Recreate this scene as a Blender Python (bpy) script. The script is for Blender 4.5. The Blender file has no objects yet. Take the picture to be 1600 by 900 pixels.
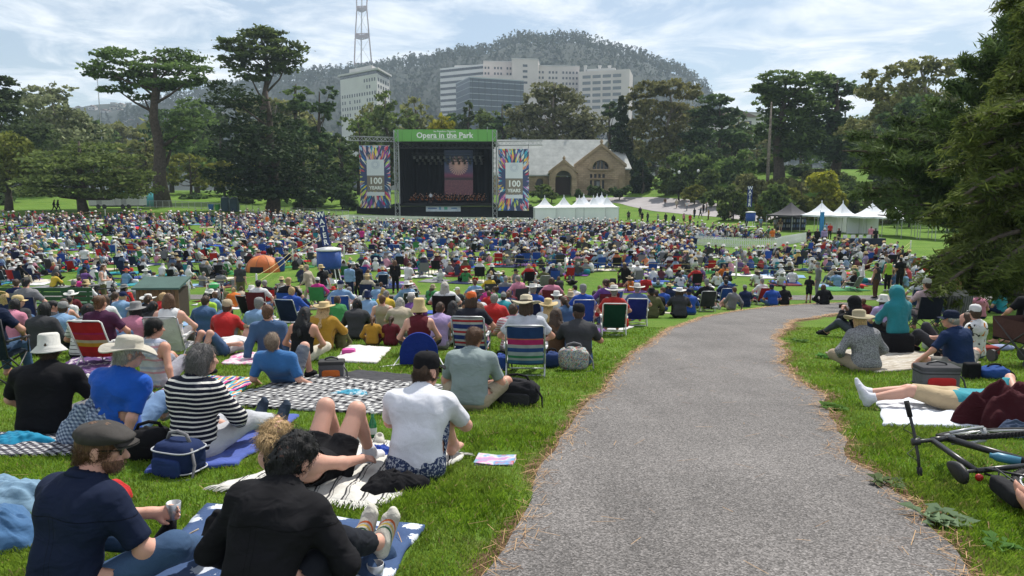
import bpy,math,random
import numpy as np
from mathutils import Vector,Matrix
R = math.radians
random.seed(7)
RNG = np.random.default_rng(11)
scene = bpy.context.scene
COL = scene.collection
# ------------------------------------------------------------------ camera, sky, sun, exposure
CAM_Z = 5.5
F = 1150.0
PITCH = math.atan(153.0 / F)
cam_data = bpy.data.cameras.new('camera')
cam_data.sensor_width = 36.0
cam_data.lens = F / 1600.0 * 36.0
cam_data.clip_start = 0.1
cam_data.clip_end = 20000.0
cam = bpy.data.objects.new('camera',cam_data)
COL.objects.link(cam)
cam.location = (0,0,CAM_Z)
cam.rotation_euler = (math.pi / 2 - PITCH,0,0)
scene.camera = cam
SUN_EL,SUN_AZ = 56.0,28.0
world = bpy.data.worlds.new('World')
scene.world = world
world.use_nodes = True
wn,wl = world.node_tree.nodes,world.node_tree.links
wn.clear()
w_out = wn.new('ShaderNodeOutputWorld')
w_bg = wn.new('ShaderNodeBackground')
w_bg.inputs['Strength'].default_value = 0.09
sky = wn.new('ShaderNodeTexSky')
sky.sky_type = 'NISHITA'
sky.sun_disc = False
sky.sun_elevation = R(SUN_EL)
sky.sun_rotation = R(SUN_AZ)
sky.air_density = 1.0
sky.dust_density = 0.5
w_tc = wn.new('ShaderNodeTexCoord')
w_sep = wn.new('ShaderNodeSeparateXYZ')
wl.new(w_tc.outputs['Generated'],w_sep.inputs[0])
w_zc = wn.new('ShaderNodeMath'); w_zc.operation = 'MAXIMUM'; w_zc.inputs[1].default_value = 0.0
wl.new(w_sep.outputs['Z'],w_zc.inputs[0])
w_za = wn.new('ShaderNodeMath'); w_za.operation = 'ADD'; w_za.inputs[1].default_value = 0.09
wl.new(w_zc.outputs[0],w_za.inputs[0])
w_dx = wn.new('ShaderNodeMath'); w_dx.operation = 'DIVIDE'
w_dy = wn.new('ShaderNodeMath'); w_dy.operation = 'DIVIDE'
wl.new(w_sep.outputs['X'],w_dx.inputs[0]); wl.new(w_za.outputs[0],w_dx.inputs[1])
wl.new(w_sep.outputs['Y'],w_dy.inputs[0]); wl.new(w_za.outputs[0],w_dy.inputs[1])
w_cmb = wn.new('ShaderNodeCombineXYZ')
wl.new(w_dx.outputs[0],w_cmb.inputs['X']); wl.new(w_dy.outputs[0],w_cmb.inputs['Y'])
w_n1 = wn.new('ShaderNodeTexNoise'); w_n1.inputs['Scale'].default_value = 1.6
w_n1.inputs['Detail'].default_value = 9; w_n1.inputs['Roughness'].default_value = 0.62
w_n1.inputs['Distortion'].default_value = 0.5
wl.new(w_cmb.outputs[0],w_n1.inputs['Vector'])
w_cr = wn.new('ShaderNodeValToRGB')
w_cr.color_ramp.elements[0].position = 0.42; w_cr.color_ramp.elements[0].color = (0.12,0.12,0.12,1)
w_cr.color_ramp.elements[1].position = 0.60; w_cr.color_ramp.elements[1].color = (1,1,1,1)
wl.new(w_n1.outputs['Fac'],w_cr.inputs[0])
w_n2 = wn.new('ShaderNodeTexNoise'); w_n2.inputs['Scale'].default_value = 0.9
w_n2.inputs['Detail'].default_value = 6
wl.new(w_cmb.outputs[0],w_n2.inputs['Vector'])
w_c2 = wn.new('ShaderNodeValToRGB')
w_c2.color_ramp.elements[0].position = 0.30; w_c2.color_ramp.elements[0].color = (8.4,9.3,10.4,1)
w_c2.color_ramp.elements[1].position = 0.62; w_c2.color_ramp.elements[1].color = (11.4,11.5,11.7,1)
wl.new(w_n2.outputs['Fac'],w_c2.inputs[0])
w_mix = wn.new('ShaderNodeMix'); w_mix.data_type = 'RGBA'
wl.new(w_cr.outputs['Color'],w_mix.inputs['Factor'])
wl.new(sky.outputs[0],w_mix.inputs[6]); wl.new(w_c2.outputs['Color'],w_mix.inputs[7])
wl.new(w_mix.outputs[2],w_bg.inputs['Color'])
wl.new(w_bg.outputs[0],w_out.inputs[0])
sun_data = bpy.data.lights.new('sun','SUN')
sun_data.energy = 5.0
sun_data.angle = R(1.5)
sun_data.color = (1.0,0.95,0.87)
sun = bpy.data.objects.new('sun',sun_data)
COL.objects.link(sun)
_sd = Vector((math.sin(R(SUN_AZ)) * math.cos(R(SUN_EL)),math.cos(R(SUN_AZ)) * math.cos(R(SUN_EL)),math.sin(R(SUN_EL))))
sun.rotation_euler = _sd.to_track_quat('Z','Y').to_euler()
scene.view_settings.view_transform = 'Standard'
scene.view_settings.look = 'None'
scene.view_settings.gamma = 1.0
scene.view_settings.exposure = 0.38
scene.view_settings.use_curve_mapping = False
scene.cycles.use_denoising = True
scene.cycles.max_bounces = 5
scene.cycles.diffuse_bounces = 2
scene.cycles.glossy_bounces = 2
scene.cycles.transmission_bounces = 3
scene.cycles.transparent_max_bounces = 6
scene.cycles.volume_bounces = 0
scene.cycles.use_adaptive_sampling = True
# ------------------------------------------------------------------ terrain and pixel helpers
_PY = [-40,-5,0,3,5.2,7.3,11,15.6,25,33,38,45,124,134,142,152,165,175,200,260,20000]
_PD = [1.3,1.35,1.5,1.78,2.05,2.3,2.72,3.2,4.25,5.1,5.42,5.5,5.5,5.2,4.6,3.6,1.6,0.9,0.6,0.3,0.0]
_yy = np.concatenate([np.arange(-40,260,0.25),[20000]])
_dd = np.interp(_yy,_PY,_PD)
_k = np.ones(13) / 13
_dd[6:-7] = np.convolve(_dd[:-1],_k,'valid')
def sstep(a,b,x):
 t = np.clip((x - a) / (b - a),0,1)
 return t * t * (3 - 2 * t)
def gz(x,y):
 x = np.asarray(x,float); y = np.asarray(y,float)
 z = CAM_Z - np.interp(y,_yy,_dd)
 left = np.clip((-x - 8) / 38,0,1.25) * 2.1 * sstep(62,122,y) * (1 - sstep(150,175,y))
 right = sstep(18,60,x) * sstep(112,165,y) * 6.0
 return z + left + right
def gz1(x,y):
 return float(gz(x,y))
_cp,_sp = math.cos(PITCH),math.sin(PITCH)
def ray(px,py):
 a,b = (px - 800.0) / F,(450.0 - py) / F
 return Vector((a,_cp + b * _sp,-_sp + b * _cp))
def G(px,py):
 0
 d = ray(px,py)
 t = np.concatenate([np.arange(1.0,60,0.02),np.arange(60,400,0.2)])
 h = CAM_Z + d.z * t - gz(d.x * t,d.y * t)
 i = int(np.argmax(h < 0)) if (h < 0).any() else len(t) - 1
 t0 = t[max(i - 1,0)]
 p = d * float(t0)
 return Vector((p.x,p.y,gz1(p.x,p.y)))
def AT(px,py,y):
 0
 d = ray(px,py)
 s = y / d.y
 return Vector((d.x * s,y,CAM_Z + d.z * s))
# ------------------------------------------------------------------ object helpers
def mesh_np(name,V,Q=None,T=None,smooth=False):
 me = bpy.data.meshes.new(name)
 V = np.asarray(V,np.float32).reshape(-1,3)
 me.vertices.add(len(V)); me.vertices.foreach_set('co',V.ravel())
 loops,starts = [],[]
 n = 0
 if Q is not None and len(Q):
  Q = np.asarray(Q,np.int32).reshape(-1,4); loops.append(Q.ravel()); starts.append(np.arange(len(Q)) * 4); n = len(Q) * 4
 if T is not None and len(T):
  T = np.asarray(T,np.int32).reshape(-1,3); loops.append(T.ravel()); starts.append(n + np.arange(len(T)) * 3)
 if loops:
  L = np.concatenate(loops).astype(np.int32); S = np.concatenate(starts).astype(np.int32)
  me.loops.add(len(L)); me.loops.foreach_set('vertex_index',L)
  me.polygons.add(len(S)); me.polygons.foreach_set('loop_start',S)
  if smooth:me.polygons.foreach_set('use_smooth',np.ones(len(S),bool))
 me.update(calc_edges=True)
 me.validate(clean_customdata=False)
 return me
def vcol(me,C,name='Col'):
 at = me.color_attributes.new(name,'FLOAT_COLOR','POINT')
 C = np.asarray(C,np.float32)
 if C.shape[1] == 3:C = np.hstack([C,np.ones((len(C),1),np.float32)])
 at.data.foreach_set('color',C.ravel())
def link(name,me,mat=None,parent=None,loc=None,rotz=None,scale=None):
 o = bpy.data.objects.new(name,me)
 COL.objects.link(o)
 if parent is not None:o.parent = parent
 if mat is not None and me is not None:
  if len(me.materials) == 0:me.materials.append(mat)
  elif me.materials[0] != mat:
   o.material_slots[0].link = 'OBJECT'; o.material_slots[0].material = mat
 if loc is not None:o.location = loc
 if rotz is not None:o.rotation_euler[2] = rotz
 if scale is not None:o.scale = (scale,) * 3 if not hasattr(scale,'__len__') else scale
 return o
def tag(o,label=None,cat=None,group=None,kind=None):
 if label:o['label'] = label
 if cat:o['category'] = cat
 if group:o['group'] = group
 if kind:o['kind'] = kind
 return o
def empty(name,loc=(0,0,0),rotz=0.0,label=None,cat=None,group=None):
 o = bpy.data.objects.new(name,None); COL.objects.link(o)
 o.location = loc; o.rotation_euler[2] = rotz
 o.empty_display_size = 0.2
 return tag(o,label,cat,group)
def copy_tree(o,parent=None):
 c = o.copy(); COL.objects.link(c)
 if parent is not None:c.parent = parent
 for ch in o.children:copy_tree(ch,c)
 return c
class MB:
 0
 def __init__(self):self.V,self.F,self.n = [],[],0
 def add(self,V,Fs):
  self.V += [tuple(v) for v in V]; self.F += [tuple(i + self.n for i in f) for f in Fs]; self.n += len(V); return self
 def box(self,c,s,rz=0.0,M=None):
  x,y,z = s[0] / 2,s[1] / 2,s[2] / 2
  vs = [Vector((a * x,b * y,d * z)) for a,b,d in ((-1,-1,-1),(1,-1,-1),(1,1,-1),(-1,1,-1),(-1,-1,1),(1,-1,1),(1,1,1),(-1,1,1))]
  m = M if M is not None else Matrix.Rotation(rz,3,'Z')
  vs = [m @ v + Vector(c) for v in vs]
  return self.add(vs,[(0,3,2,1),(4,5,6,7),(0,1,5,4),(1,2,6,5),(2,3,7,6),(3,0,4,7)])
 def tube(self,pts,r,n=8,caps=True):
  pts = [Vector(p) for p in pts]
  rs = r if hasattr(r,'__len__') else [r] * len(pts)
  base = []
  prev = None
  for i,p in enumerate(pts):
   d = (pts[min(i + 1,len(pts) - 1)] - pts[max(i - 1,0)])
   d = d.normalized() if d.length > 1e-9 else Vector((0,0,1))
   if prev is None:
    a = d.orthogonal().normalized()
   else:
    a = (prev - d * prev.dot(d))
    a = a.normalized() if a.length > 1e-6 else d.orthogonal().normalized()
   prev = a
   b = d.cross(a)
   base += [p + (a * math.cos(2 * math.pi * k / n) + b * math.sin(2 * math.pi * k / n)) * rs[i] for k in range(n)]
  fs = []
  for i in range(len(pts) - 1):
   for k in range(n):
    k2 = (k + 1) % n
    fs.append((i * n + k,i * n + k2,(i + 1) * n + k2,(i + 1) * n + k))
  if caps:
   fs.append(tuple(range(n - 1,-1,-1))); fs.append(tuple((len(pts) - 1) * n + k for k in range(n)))
  return self.add(base,fs)
 def lathe(self,prof,n=16,M=None,sx=1.0,sy=1.0,cap=True):
  vs = []
  for r_,z in prof:
   vs += [Vector((r_ * sx * math.cos(2 * math.pi * k / n),r_ * sy * math.sin(2 * math.pi * k / n),z)) for k in range(n)]
  if M is not None:vs = [M @ v for v in vs]
  fs = []
  for i in range(len(prof) - 1):
   for k in range(n):
    k2 = (k + 1) % n
    fs.append((i * n + k,i * n + k2,(i + 1) * n + k2,(i + 1) * n + k))
  if cap:
   fs.append(tuple(range(n - 1,-1,-1))); fs.append(tuple((len(prof) - 1) * n + k for k in range(n)))
  return self.add(vs,fs)
 def grid(self,P,nu,nv):
  0
  fs = [(i * nv + j,(i + 1) * nv + j,(i + 1) * nv + j + 1,i * nv + j + 1) for i in range(nu - 1) for j in range(nv - 1)]
  return self.add(P,fs)
 def prism(self,poly,axis,a,b):
  0
  f = {'y':lambda p,t:(p[0],t,p[1]),'x':lambda p,t:(t,p[0],p[1]),'z':lambda p,t:(p[0],p[1],t)}[axis]
  n = len(poly)
  vs = [f(p,a) for p in poly] + [f(p,b) for p in poly]
  fs = [tuple(range(n)),tuple(range(2 * n - 1,n - 1,-1))] + [(i,(i + 1) % n,n + (i + 1) % n,n + i) for i in range(n)]
  return self.add(vs,fs)
 def mesh(self,name,smooth=False,M=None):
  me = bpy.data.meshes.new(name)
  V = self.V if M is None else [tuple(M @ Vector(v)) for v in self.V]
  me.from_pydata(V,[],self.F)
  if smooth:me.polygons.foreach_set('use_smooth',[True] * len(me.polygons))
  me.update()
  return me
 def build(self,name,mat,parent=None,smooth=False,loc=None,rotz=None):
  return link(name,self.mesh(name,smooth),mat,parent,loc,rotz)
# ------------------------------------------------------------------ materials
_MC = {}
def srgb(r,g,b):
 f = lambda c:(c / 255 / 12.92) if c / 255 <= 0.04045 else ((c / 255 + 0.055) / 1.055) ** 2.4
 return (f(r),f(g),f(b))
class NT:
 def __init__(self,name):
  self.m = bpy.data.materials.new(name); self.m.use_nodes = True
  self.t = self.m.node_tree; self.n = self.t.nodes; self.l = self.t.links
  self.b = self.n['Principled BSDF']
 def new(self,t,**kw):
  x = self.n.new(t)
  for k,v in kw.items():
   if hasattr(x,k):setattr(x,k,v)
   else:x.inputs[k].default_value = v
  return x
 def inp(self,node,sock,v):
  if hasattr(v,'is_output') or hasattr(v,'is_linked'):self.l.new(v,node.inputs[sock])
  else:node.inputs[sock].default_value = v
 def coord(self,kind='Object',scale=None):
  c = self.new('ShaderNodeTexCoord').outputs[kind]
  if scale is not None:
   mp = self.new('ShaderNodeMapping'); mp.inputs['Scale'].default_value = scale
   self.l.new(c,mp.inputs[0]); c = mp.outputs[0]
  return c
 def noise(self,scale,detail=3,vec=None,rough=0.5):
  x = self.new('ShaderNodeTexNoise',Scale=scale,Detail=detail,Roughness=rough)
  if vec is not None:self.l.new(vec,x.inputs['Vector'])
  return x.outputs['Fac']
 def ramp(self,fac,stops):
  x = self.new('ShaderNodeValToRGB')
  els = x.color_ramp.elements
  while len(els) < len(stops):els.new(0.5)
  for e,(p,c) in zip(els,stops):
   e.position = p; e.color = (c,c,c,1) if not hasattr(c,'__len__') else (*c[:3],1)
  self.l.new(fac,x.inputs[0])
  return x.outputs['Color']
 def math(self,op,a,b=0.0,c=0.0):
  x = self.new('ShaderNodeMath'); x.operation = op
  for i,v in enumerate((a,b,c)):self.inp(x,i,v)
  return x.outputs[0]
 def mix(self,fac,a,b,blend='MIX'):
  x = self.new('ShaderNodeMix'); x.data_type = 'RGBA'; x.blend_type = blend
  self.inp(x,'Factor',fac)
  for s,v in ((6,a),(7,b)):
   if hasattr(v,'__len__') and not hasattr(v,'is_linked'):v = (*v[:3],1)
   self.inp(x,s,v)
  return x.outputs[2]
 def bump(self,h,strength=0.3,dist=0.01):
  x = self.new('ShaderNodeBump',Strength=strength,Distance=dist)
  self.l.new(h,x.inputs['Height']); self.l.new(x.outputs[0],self.b.inputs['Normal'])
 def fin(self,col=None,rough=0.8,**kw):
  if col is not None:
   if hasattr(col,'__len__') and not hasattr(col,'is_linked'):col = (*col[:3],1)
   self.inp(self.b,'Base Color',col)
  self.inp(self.b,'Roughness',rough)
  for k,v in kw.items():self.inp(self.b,k,v)
  return self.m
def M_plain(name,col,rough=0.7,var=0.12,scale=8.0,bump=0.0,bscale=40.0,metal=0.0,bdist=0.01,spec=0.4):
 key = (name,tuple(col),rough,var,scale,bump,metal)
 if key in _MC:return _MC[key]
 t = NT(name)
 v = t.coord('Object')
 n = t.noise(scale,4,v)
 f = t.ramp(n,[(0.25,1 - var * 1.6),(0.75,1 + var)])
 c = t.mix(1.0,col,f,'MULTIPLY')
 if bump:t.bump(t.noise(bscale,3,v),bump,bdist)
 _MC[key] = t.fin(c,rough,Metallic=metal,**{'Specular IOR Level':spec})
 return _MC[key]
def M_cloth(col,wr=0.5,scale=9.0,seam=None):
 0
 col = tuple(round(c,3) for c in col)
 key = ('cloth',col,wr,scale,seam)
 if key in _MC:return _MC[key]
 t = NT('cloth')
 v = t.coord('Object')
 n = t.noise(6.0,4,v)
 f = t.ramp(n,[(0.25,0.86),(0.75,1.10)])
 w = t.noise(260.0,1,v)
 f2 = t.ramp(w,[(0.3,0.90),(0.7,1.08)])
 c = t.mix(1.0,t.mix(1.0,col,f,'MULTIPLY'),f2,'MULTIPLY')
 nz = t.new('ShaderNodeTexNoise',Scale=scale,Detail=2.0,Roughness=0.5,Distortion=0.7)
 mp = t.coord('Object',(0.8,0.8,1.3)); t.l.new(mp,nz.inputs['Vector'])
 hgt = nz.outputs['Fac']
 if seam is not None:
  sp_ = t.new('ShaderNodeSeparateXYZ'); t.l.new(v,sp_.inputs[0])
  zz = t.math('ADD',sp_.outputs[2],t.math('MULTIPLY',t.math('ABSOLUTE',sp_.outputs[0]),0.12))
  ln = t.math('LESS_THAN',t.math('ABSOLUTE',t.math('SUBTRACT',zz,seam)),0.0022)
  ln2 = t.math('MULTIPLY',t.math('LESS_THAN',t.math('ABSOLUTE',t.math('SUBTRACT',t.math('ABSOLUTE',sp_.outputs[0]),0.013)),0.0014),t.math('LESS_THAN',sp_.outputs[2],seam))
  ln = t.math('MAXIMUM',ln,ln2)
  hgt = t.math('SUBTRACT',hgt,t.math('MULTIPLY',ln,0.25)); c = t.mix(ln,c,tuple(x * 0.35 for x in col))
 t.bump(hgt,wr * 0.7,0.05)
 _MC[key] = t.fin(c,0.9,**{'Specular IOR Level':0.15,'Sheen Weight':0.12 if sum(col) > 0.3 else 0.0})
 return _MC[key]
def M_skin(i=0):
 key = ('skin',i)
 if key in _MC:return _MC[key]
 cols = [(0.50,0.27,0.19),(0.56,0.33,0.25),(0.36,0.19,0.125),(0.60,0.38,0.29),(0.20,0.10,0.065)]
 t = NT('skin'); v = t.coord('Object')
 n = t.noise(14.0,4,v)
 c = t.mix(n,tuple(x * 0.86 for x in cols[i]),(cols[i][0] * 1.12,cols[i][1] * 1.0,cols[i][2] * 0.98))
 t.bump(t.noise(120.0,2,v),0.12,0.004)
 _MC[key] = t.fin(c,0.55,**{'Specular IOR Level':0.35,'Subsurface Weight':0.06,'Subsurface Radius':(0.01,0.004,0.002)})
 return _MC[key]
def M_hair(col):
 key = ('hair',tuple(col))
 if key in _MC:return _MC[key]
 t = NT('hair'); v = t.coord('Object',(1.0,1.0,0.25))
 n = t.noise(130.0,3,v)
 c = t.mix(t.ramp(n,[(0.3,0.0),(0.7,1.0)]),tuple(x * 0.45 for x in col),tuple(min(1,x * 1.5) for x in col))
 t.bump(n,0.7,0.012)
 _MC[key] = t.fin(c,0.6,**{'Specular IOR Level':0.35})
 return _MC[key]
def M_stripe(name,axis,period,stops,jitter=0.0,rot=0.0,wr=0.4):
 0
 key = ('stripe',name)
 if key in _MC:return _MC[key]
 t = NT(name); v = t.coord('Object')
 if jitter:
  nn = t.new('ShaderNodeTexNoise',Scale=6.0,Detail=2.0); t.l.new(v,nn.inputs['Vector'])
 s = t.new('ShaderNodeSeparateXYZ'); t.l.new(v,s.inputs[0])
 a = s.outputs['XYZ'.index(axis)]
 if jitter:a = t.math('ADD',a,t.math('MULTIPLY',t.math('SUBTRACT',nn.outputs['Fac'],0.5),jitter))
 fr = t.math('FRACT',t.math('DIVIDE',a,period))
 x = t.new('ShaderNodeValToRGB'); x.color_ramp.interpolation = 'CONSTANT'
 els = x.color_ramp.elements
 while len(els) < len(stops):els.new(0.5)
 for e,(p,c) in zip(els,stops):e.position = p; e.color = (*c,1)
 t.l.new(fr,x.inputs[0])
 n = t.ramp(t.noise(9.0,4,v),[(0.3,0.82),(0.7,1.08)])
 nz = t.new('ShaderNodeTexNoise',Scale=9.0,Detail=3.0,Distortion=1.2); t.l.new(v,nz.inputs['Vector'])
 t.bump(nz.outputs['Fac'],wr,0.05)
 _MC[key] = t.fin(t.mix(1.0,x.outputs['Color'],n,'MULTIPLY'),0.9,**{'Specular IOR Level':0.15})
 return _MC[key]
def M_plaid(name,c0,c1,c2,period,rot=0.3,wr=0.5):
 key = ('plaid',name)
 if key in _MC:return _MC[key]
 t = NT(name); v = t.coord('Object')
 mp = t.new('ShaderNodeMapping'); mp.inputs['Rotation'].default_value = (0,0,rot); t.l.new(v,mp.inputs[0])
 s = t.new('ShaderNodeSeparateXYZ'); t.l.new(mp.outputs[0],s.inputs[0])
 def band(a):return t.math('GREATER_THAN',t.math('FRACT',t.math('DIVIDE',a,period)),0.5)
 a = t.math('ADD',s.outputs[0],t.math('MULTIPLY',s.outputs[2],0.6))
 b = t.math('ADD',s.outputs[1],t.math('MULTIPLY',s.outputs[2],0.9))
 f = t.math('MULTIPLY',t.math('ADD',band(a),band(b)),0.5)
 x = t.new('ShaderNodeValToRGB'); x.color_ramp.interpolation = 'CONSTANT'
 els = x.color_ramp.elements; els.new(0.5)
 for e,(p,c) in zip(els,((0,c0),(0.3,c1),(0.8,c2))):e.position = p; e.color = (*c,1)
 t.l.new(f,x.inputs[0])
 nz = t.new('ShaderNodeTexNoise',Scale=8.0,Detail=3.0,Distortion=1.2); t.l.new(v,nz.inputs['Vector'])
 t.bump(nz.outputs['Fac'],wr,0.05)
 _MC[key] = t.fin(x.outputs['Color'],0.9,**{'Specular IOR Level':0.15})
 return _MC[key]
def M_print(name,base,cols,scale=18.0,thr=0.55):
 0
 key = ('print',name)
 if key in _MC:return _MC[key]
 t = NT(name); v = t.coord('Object')
 c = base
 for i,cc in enumerate(cols):
  vo = t.new('ShaderNodeTexNoise',Scale=scale * (1 + 0.37 * i),Detail=2.0,Distortion=0.8)
  mp = t.new('ShaderNodeMapping'); mp.inputs['Location'].default_value = (i * 3.1,i * 1.7,0.3 * i); t.l.new(v,mp.inputs[0])
  t.l.new(mp.outputs[0],vo.inputs['Vector'])
  c = t.mix(t.ramp(vo.outputs['Fac'],[(thr,0.0),(thr + 0.03,1.0)]),c,cc)
 nz = t.new('ShaderNodeTexNoise',Scale=8.0,Detail=3.0,Distortion=1.2); t.l.new(v,nz.inputs['Vector'])
 t.bump(nz.outputs['Fac'],0.4,0.05)
 _MC[key] = t.fin(c,0.9,**{'Specular IOR Level':0.15})
 return _MC[key]
WHITE_CLOTH = M_plain('white_cloth',(0.72,0.72,0.72),0.85,0.06,3.0,0.3,5.0,bdist=0.05)
DARK_METAL = M_plain('dark_metal',(0.03,0.03,0.032),0.45,0.2,20.0,spec=0.5)
STEEL = M_plain('steel',(0.45,0.46,0.47),0.4,0.15,12.0,metal=0.7)
WHITE_PAINT = M_plain('white_paint',(0.75,0.75,0.73),0.6,0.08,6.0)
BLACK_CLOTH = M_cloth((0.012,0.012,0.014))
# ------------------------------------------------------------------ ground, paths
def poly_world(pix):return [G(px,py) for px,py in pix]
PATH_L = [(700,960),(745,905),(790,845),(826,780),(874,700),(905,645),(955,590),(1000,546),(1040,518),(1090,498),(1145,487),(1200,480),(1262,475),(1330,473)]
PATH_R = [(1560,960),(1500,893),(1442,832),(1398,768),(1335,702),(1300,652),(1275,622),(1238,582),(1218,545),(1222,517),(1246,501),(1300,492),(1350,488),(1420,486)]
def resample(pts,n):
 P = np.array([[p.x,p.y] for p in pts]); s = np.r_[0,np.cumsum(np.linalg.norm(np.diff(P,axis=0),axis=1))]
 t = np.linspace(0,s[-1],n)
 Q = np.stack([np.interp(t,s,P[:,i]) for i in range(2)],1)
 for _ in range(max(2,n // 40)):
  Q[1:-1] = 0.25 * Q[:-2] + 0.5 * Q[1:-1] + 0.25 * Q[2:]
 return Q
NP_ = 170
PL = resample([Vector((-1.2,-2.0,0))] + poly_world(PATH_L),NP_)
PR = resample([Vector((2.6,-2.0,0))] + poly_world(PATH_R),NP_)
def wob(Q,amp,seed):
 r = np.random.default_rng(seed)
 t = np.arange(len(Q))
 w = sum(amp / (k + 1) * np.sin(t * (0.23 * (k + 1) ** 1.3) + r.uniform(0,6.28)) for k in range(5))
 d = np.gradient(Q,axis=0); d /= np.linalg.norm(d,axis=1)[:,None] + 1e-9
 return Q + np.stack([d[:,1],-d[:,0]],1) * w[:,None]
PL = wob(PL,0.035,1); PR = wob(PR,0.07,2)
def sheet_between(A,B,nv,dz):
 u = np.linspace(0,1,nv)
 P = A[:,None,:] * (1 - u[None,:,None]) + B[:,None,:] * u[None,:,None]
 P = P.reshape(-1,2)
 z = gz(P[:,0],P[:,1]) + dz
 V = np.column_stack([P,z])
 i,j = np.meshgrid(np.arange(len(A) - 1),np.arange(nv - 1),indexing='ij')
 a = (i * nv + j).ravel()
 Q = np.stack([a,a + 1,a + nv + 1,a + nv],1)
 return V,Q
def inpoly(P,poly):
 P = np.asarray(P); poly = np.asarray(poly)
 x,y = P[:,0],P[:,1]; c = np.zeros(len(P),bool)
 x1,y1 = poly[:,0],poly[:,1]; x2,y2 = np.roll(x1,-1),np.roll(y1,-1)
 for a,b,d,e in zip(x1,y1,x2,y2):
  if b == e:continue
  c ^= ((b > y) != (e > y)) & (x < (d - a) * (y - b) / (e - b) + a)
 return c
def dist_line(P,Q):
 P = np.asarray(P); d = np.full(len(P),1e9)
 for a,b in zip(Q[:-1],Q[1:]):
  ab = b - a; t = np.clip(((P - a) @ ab) / (ab @ ab + 1e-12),0,1)
  d = np.minimum(d,np.linalg.norm(P - a - t[:,None] * ab,axis=1))
 return d
PATH_POLY = np.vstack([PL,PR[::-1]])
CP_A = np.array([(x,34.9 - 0.012 * x) for x in np.linspace(-60,26,120)])
CP_B = np.array([(x,37.6 - 0.012 * x) for x in np.linspace(-60,26,120)])
CROSS_POLY = np.vstack([CP_A,CP_B[::-1]])
xs = np.unique(np.concatenate([np.arange(-7,7.01,0.16),np.arange(-16,16,0.4),np.arange(-60,60,2.0),np.arange(-260,261,10.0),[-9000,-4000,-1500,-600,600,1500,4000,9000]]).round(3))
ys = np.unique(np.concatenate([np.arange(1.6,14,0.14),np.arange(-4,40,0.5),np.arange(40,130,2.0),np.arange(130,180,1.5),np.arange(180,400,15.0),[-60,-20,600,1200,3000,9000]]).round(3))
X,Y = np.meshgrid(xs,ys,indexing='ij')
Vg = np.column_stack([X.ravel(),Y.ravel(),gz(X.ravel(),Y.ravel())])
i,j = np.meshgrid(np.arange(len(xs) - 1),np.arange(len(ys) - 1),indexing='ij')
a = (i * len(ys) + j).ravel(); ny = len(ys)
Qg = np.stack([a,a + ny,a + ny + 1,a + 1],1)
g_me = mesh_np('ground',Vg,Qg,smooth=True)
near = (np.abs(Vg[:,0]) < 16) & (Vg[:,1] > -3) & (Vg[:,1] < 40)
dirt = np.zeros(len(Vg))
dl = dist_line(Vg[near][:,:2],PL); dr = dist_line(Vg[near][:,:2],PR)
nz_ = np.sin(Vg[near][:,0] * 3.1 + 1.7 * np.sin(Vg[near][:,1] * 2.3)) * 0.5 + 0.5
dirt[near] = np.maximum(np.clip(1 - dl / (0.07 + 0.07 * nz_),0,1),np.clip(1 - dr / (0.08 + 0.20 * nz_),0,1))
vcol(g_me,np.column_stack([dirt,dirt,dirt]),'dirt')
t = NT('lawn')
v = t.coord('Object')
n1 = t.noise(0.35,5,v); n2 = t.noise(26.0,4,v,0.7); n3 = t.noise(2.2,4,v); n4 = t.noise(160.0,2,v,0.7)
c = t.mix(t.ramp(n1,[(0.35,0),(0.68,1)]),(0.072,0.158,0.017),(0.125,0.212,0.030))
c = t.mix(t.ramp(n3,[(0.42,0),(0.75,0.7)]),c,(0.135,0.190,0.040))
c = t.mix(1.0,c,t.ramp(n2,[(0.25,0.55),(0.75,1.35)]),'MULTIPLY')
at = t.new('ShaderNodeVertexColor'); at.layer_name = 'dirt'
dn = t.mix(t.ramp(t.noise(55.0,4,v,0.7),[(0.3,0),(0.7,1)]),(0.045,0.027,0.016),(0.20,0.125,0.07))
fac = t.math('MULTIPLY',at.outputs['Color'],t.ramp(t.noise(9.0,5,v,0.7),[(0.25,0.5),(0.6,3.0)]))
c = t.mix(t.math('MINIMUM',fac,1.0),c,dn)
t.bump(t.noise(45.0,4,v,0.7),0.8,0.04)
ground = link('ground',g_me,t.fin(c,0.95,**{'Specular IOR Level':0.1}))
tag(ground,'green lawn sloping down to a wide flat meadow','lawn',kind='structure')
t = NT('asphalt'); v = t.coord('Object')
n1 = t.noise(170.0,2,v,0.6)
vo = t.new('ShaderNodeTexVoronoi',Scale=104.0); t.l.new(v,vo.inputs['Vector'])
sp = t.new('ShaderNodeSeparateColor'); t.l.new(vo.outputs['Color'],sp.inputs[0])
c = t.mix(t.ramp(sp.outputs[0],[(0.0,0),(0.45,0.3),(0.8,0.6),(1.0,1)]),(0.040,0.037,0.035),(0.27,0.252,0.242))
c = t.mix(t.ramp(n1,[(0.4,0.0),(0.65,0.4)]),c,(0.125,0.117,0.113))
big = t.math('ADD',t.math('MULTIPLY',t.noise(0.8,5,v,0.6),0.55),t.math('MULTIPLY',t.noise(1.0,4,t.coord('Object',(1.9,0.16,1.0)),0.6),0.45))
c = t.mix(1.0,c,t.ramp(big,[(0.34,0.72),(0.64,1.18)]),'MULTIPLY')
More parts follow.
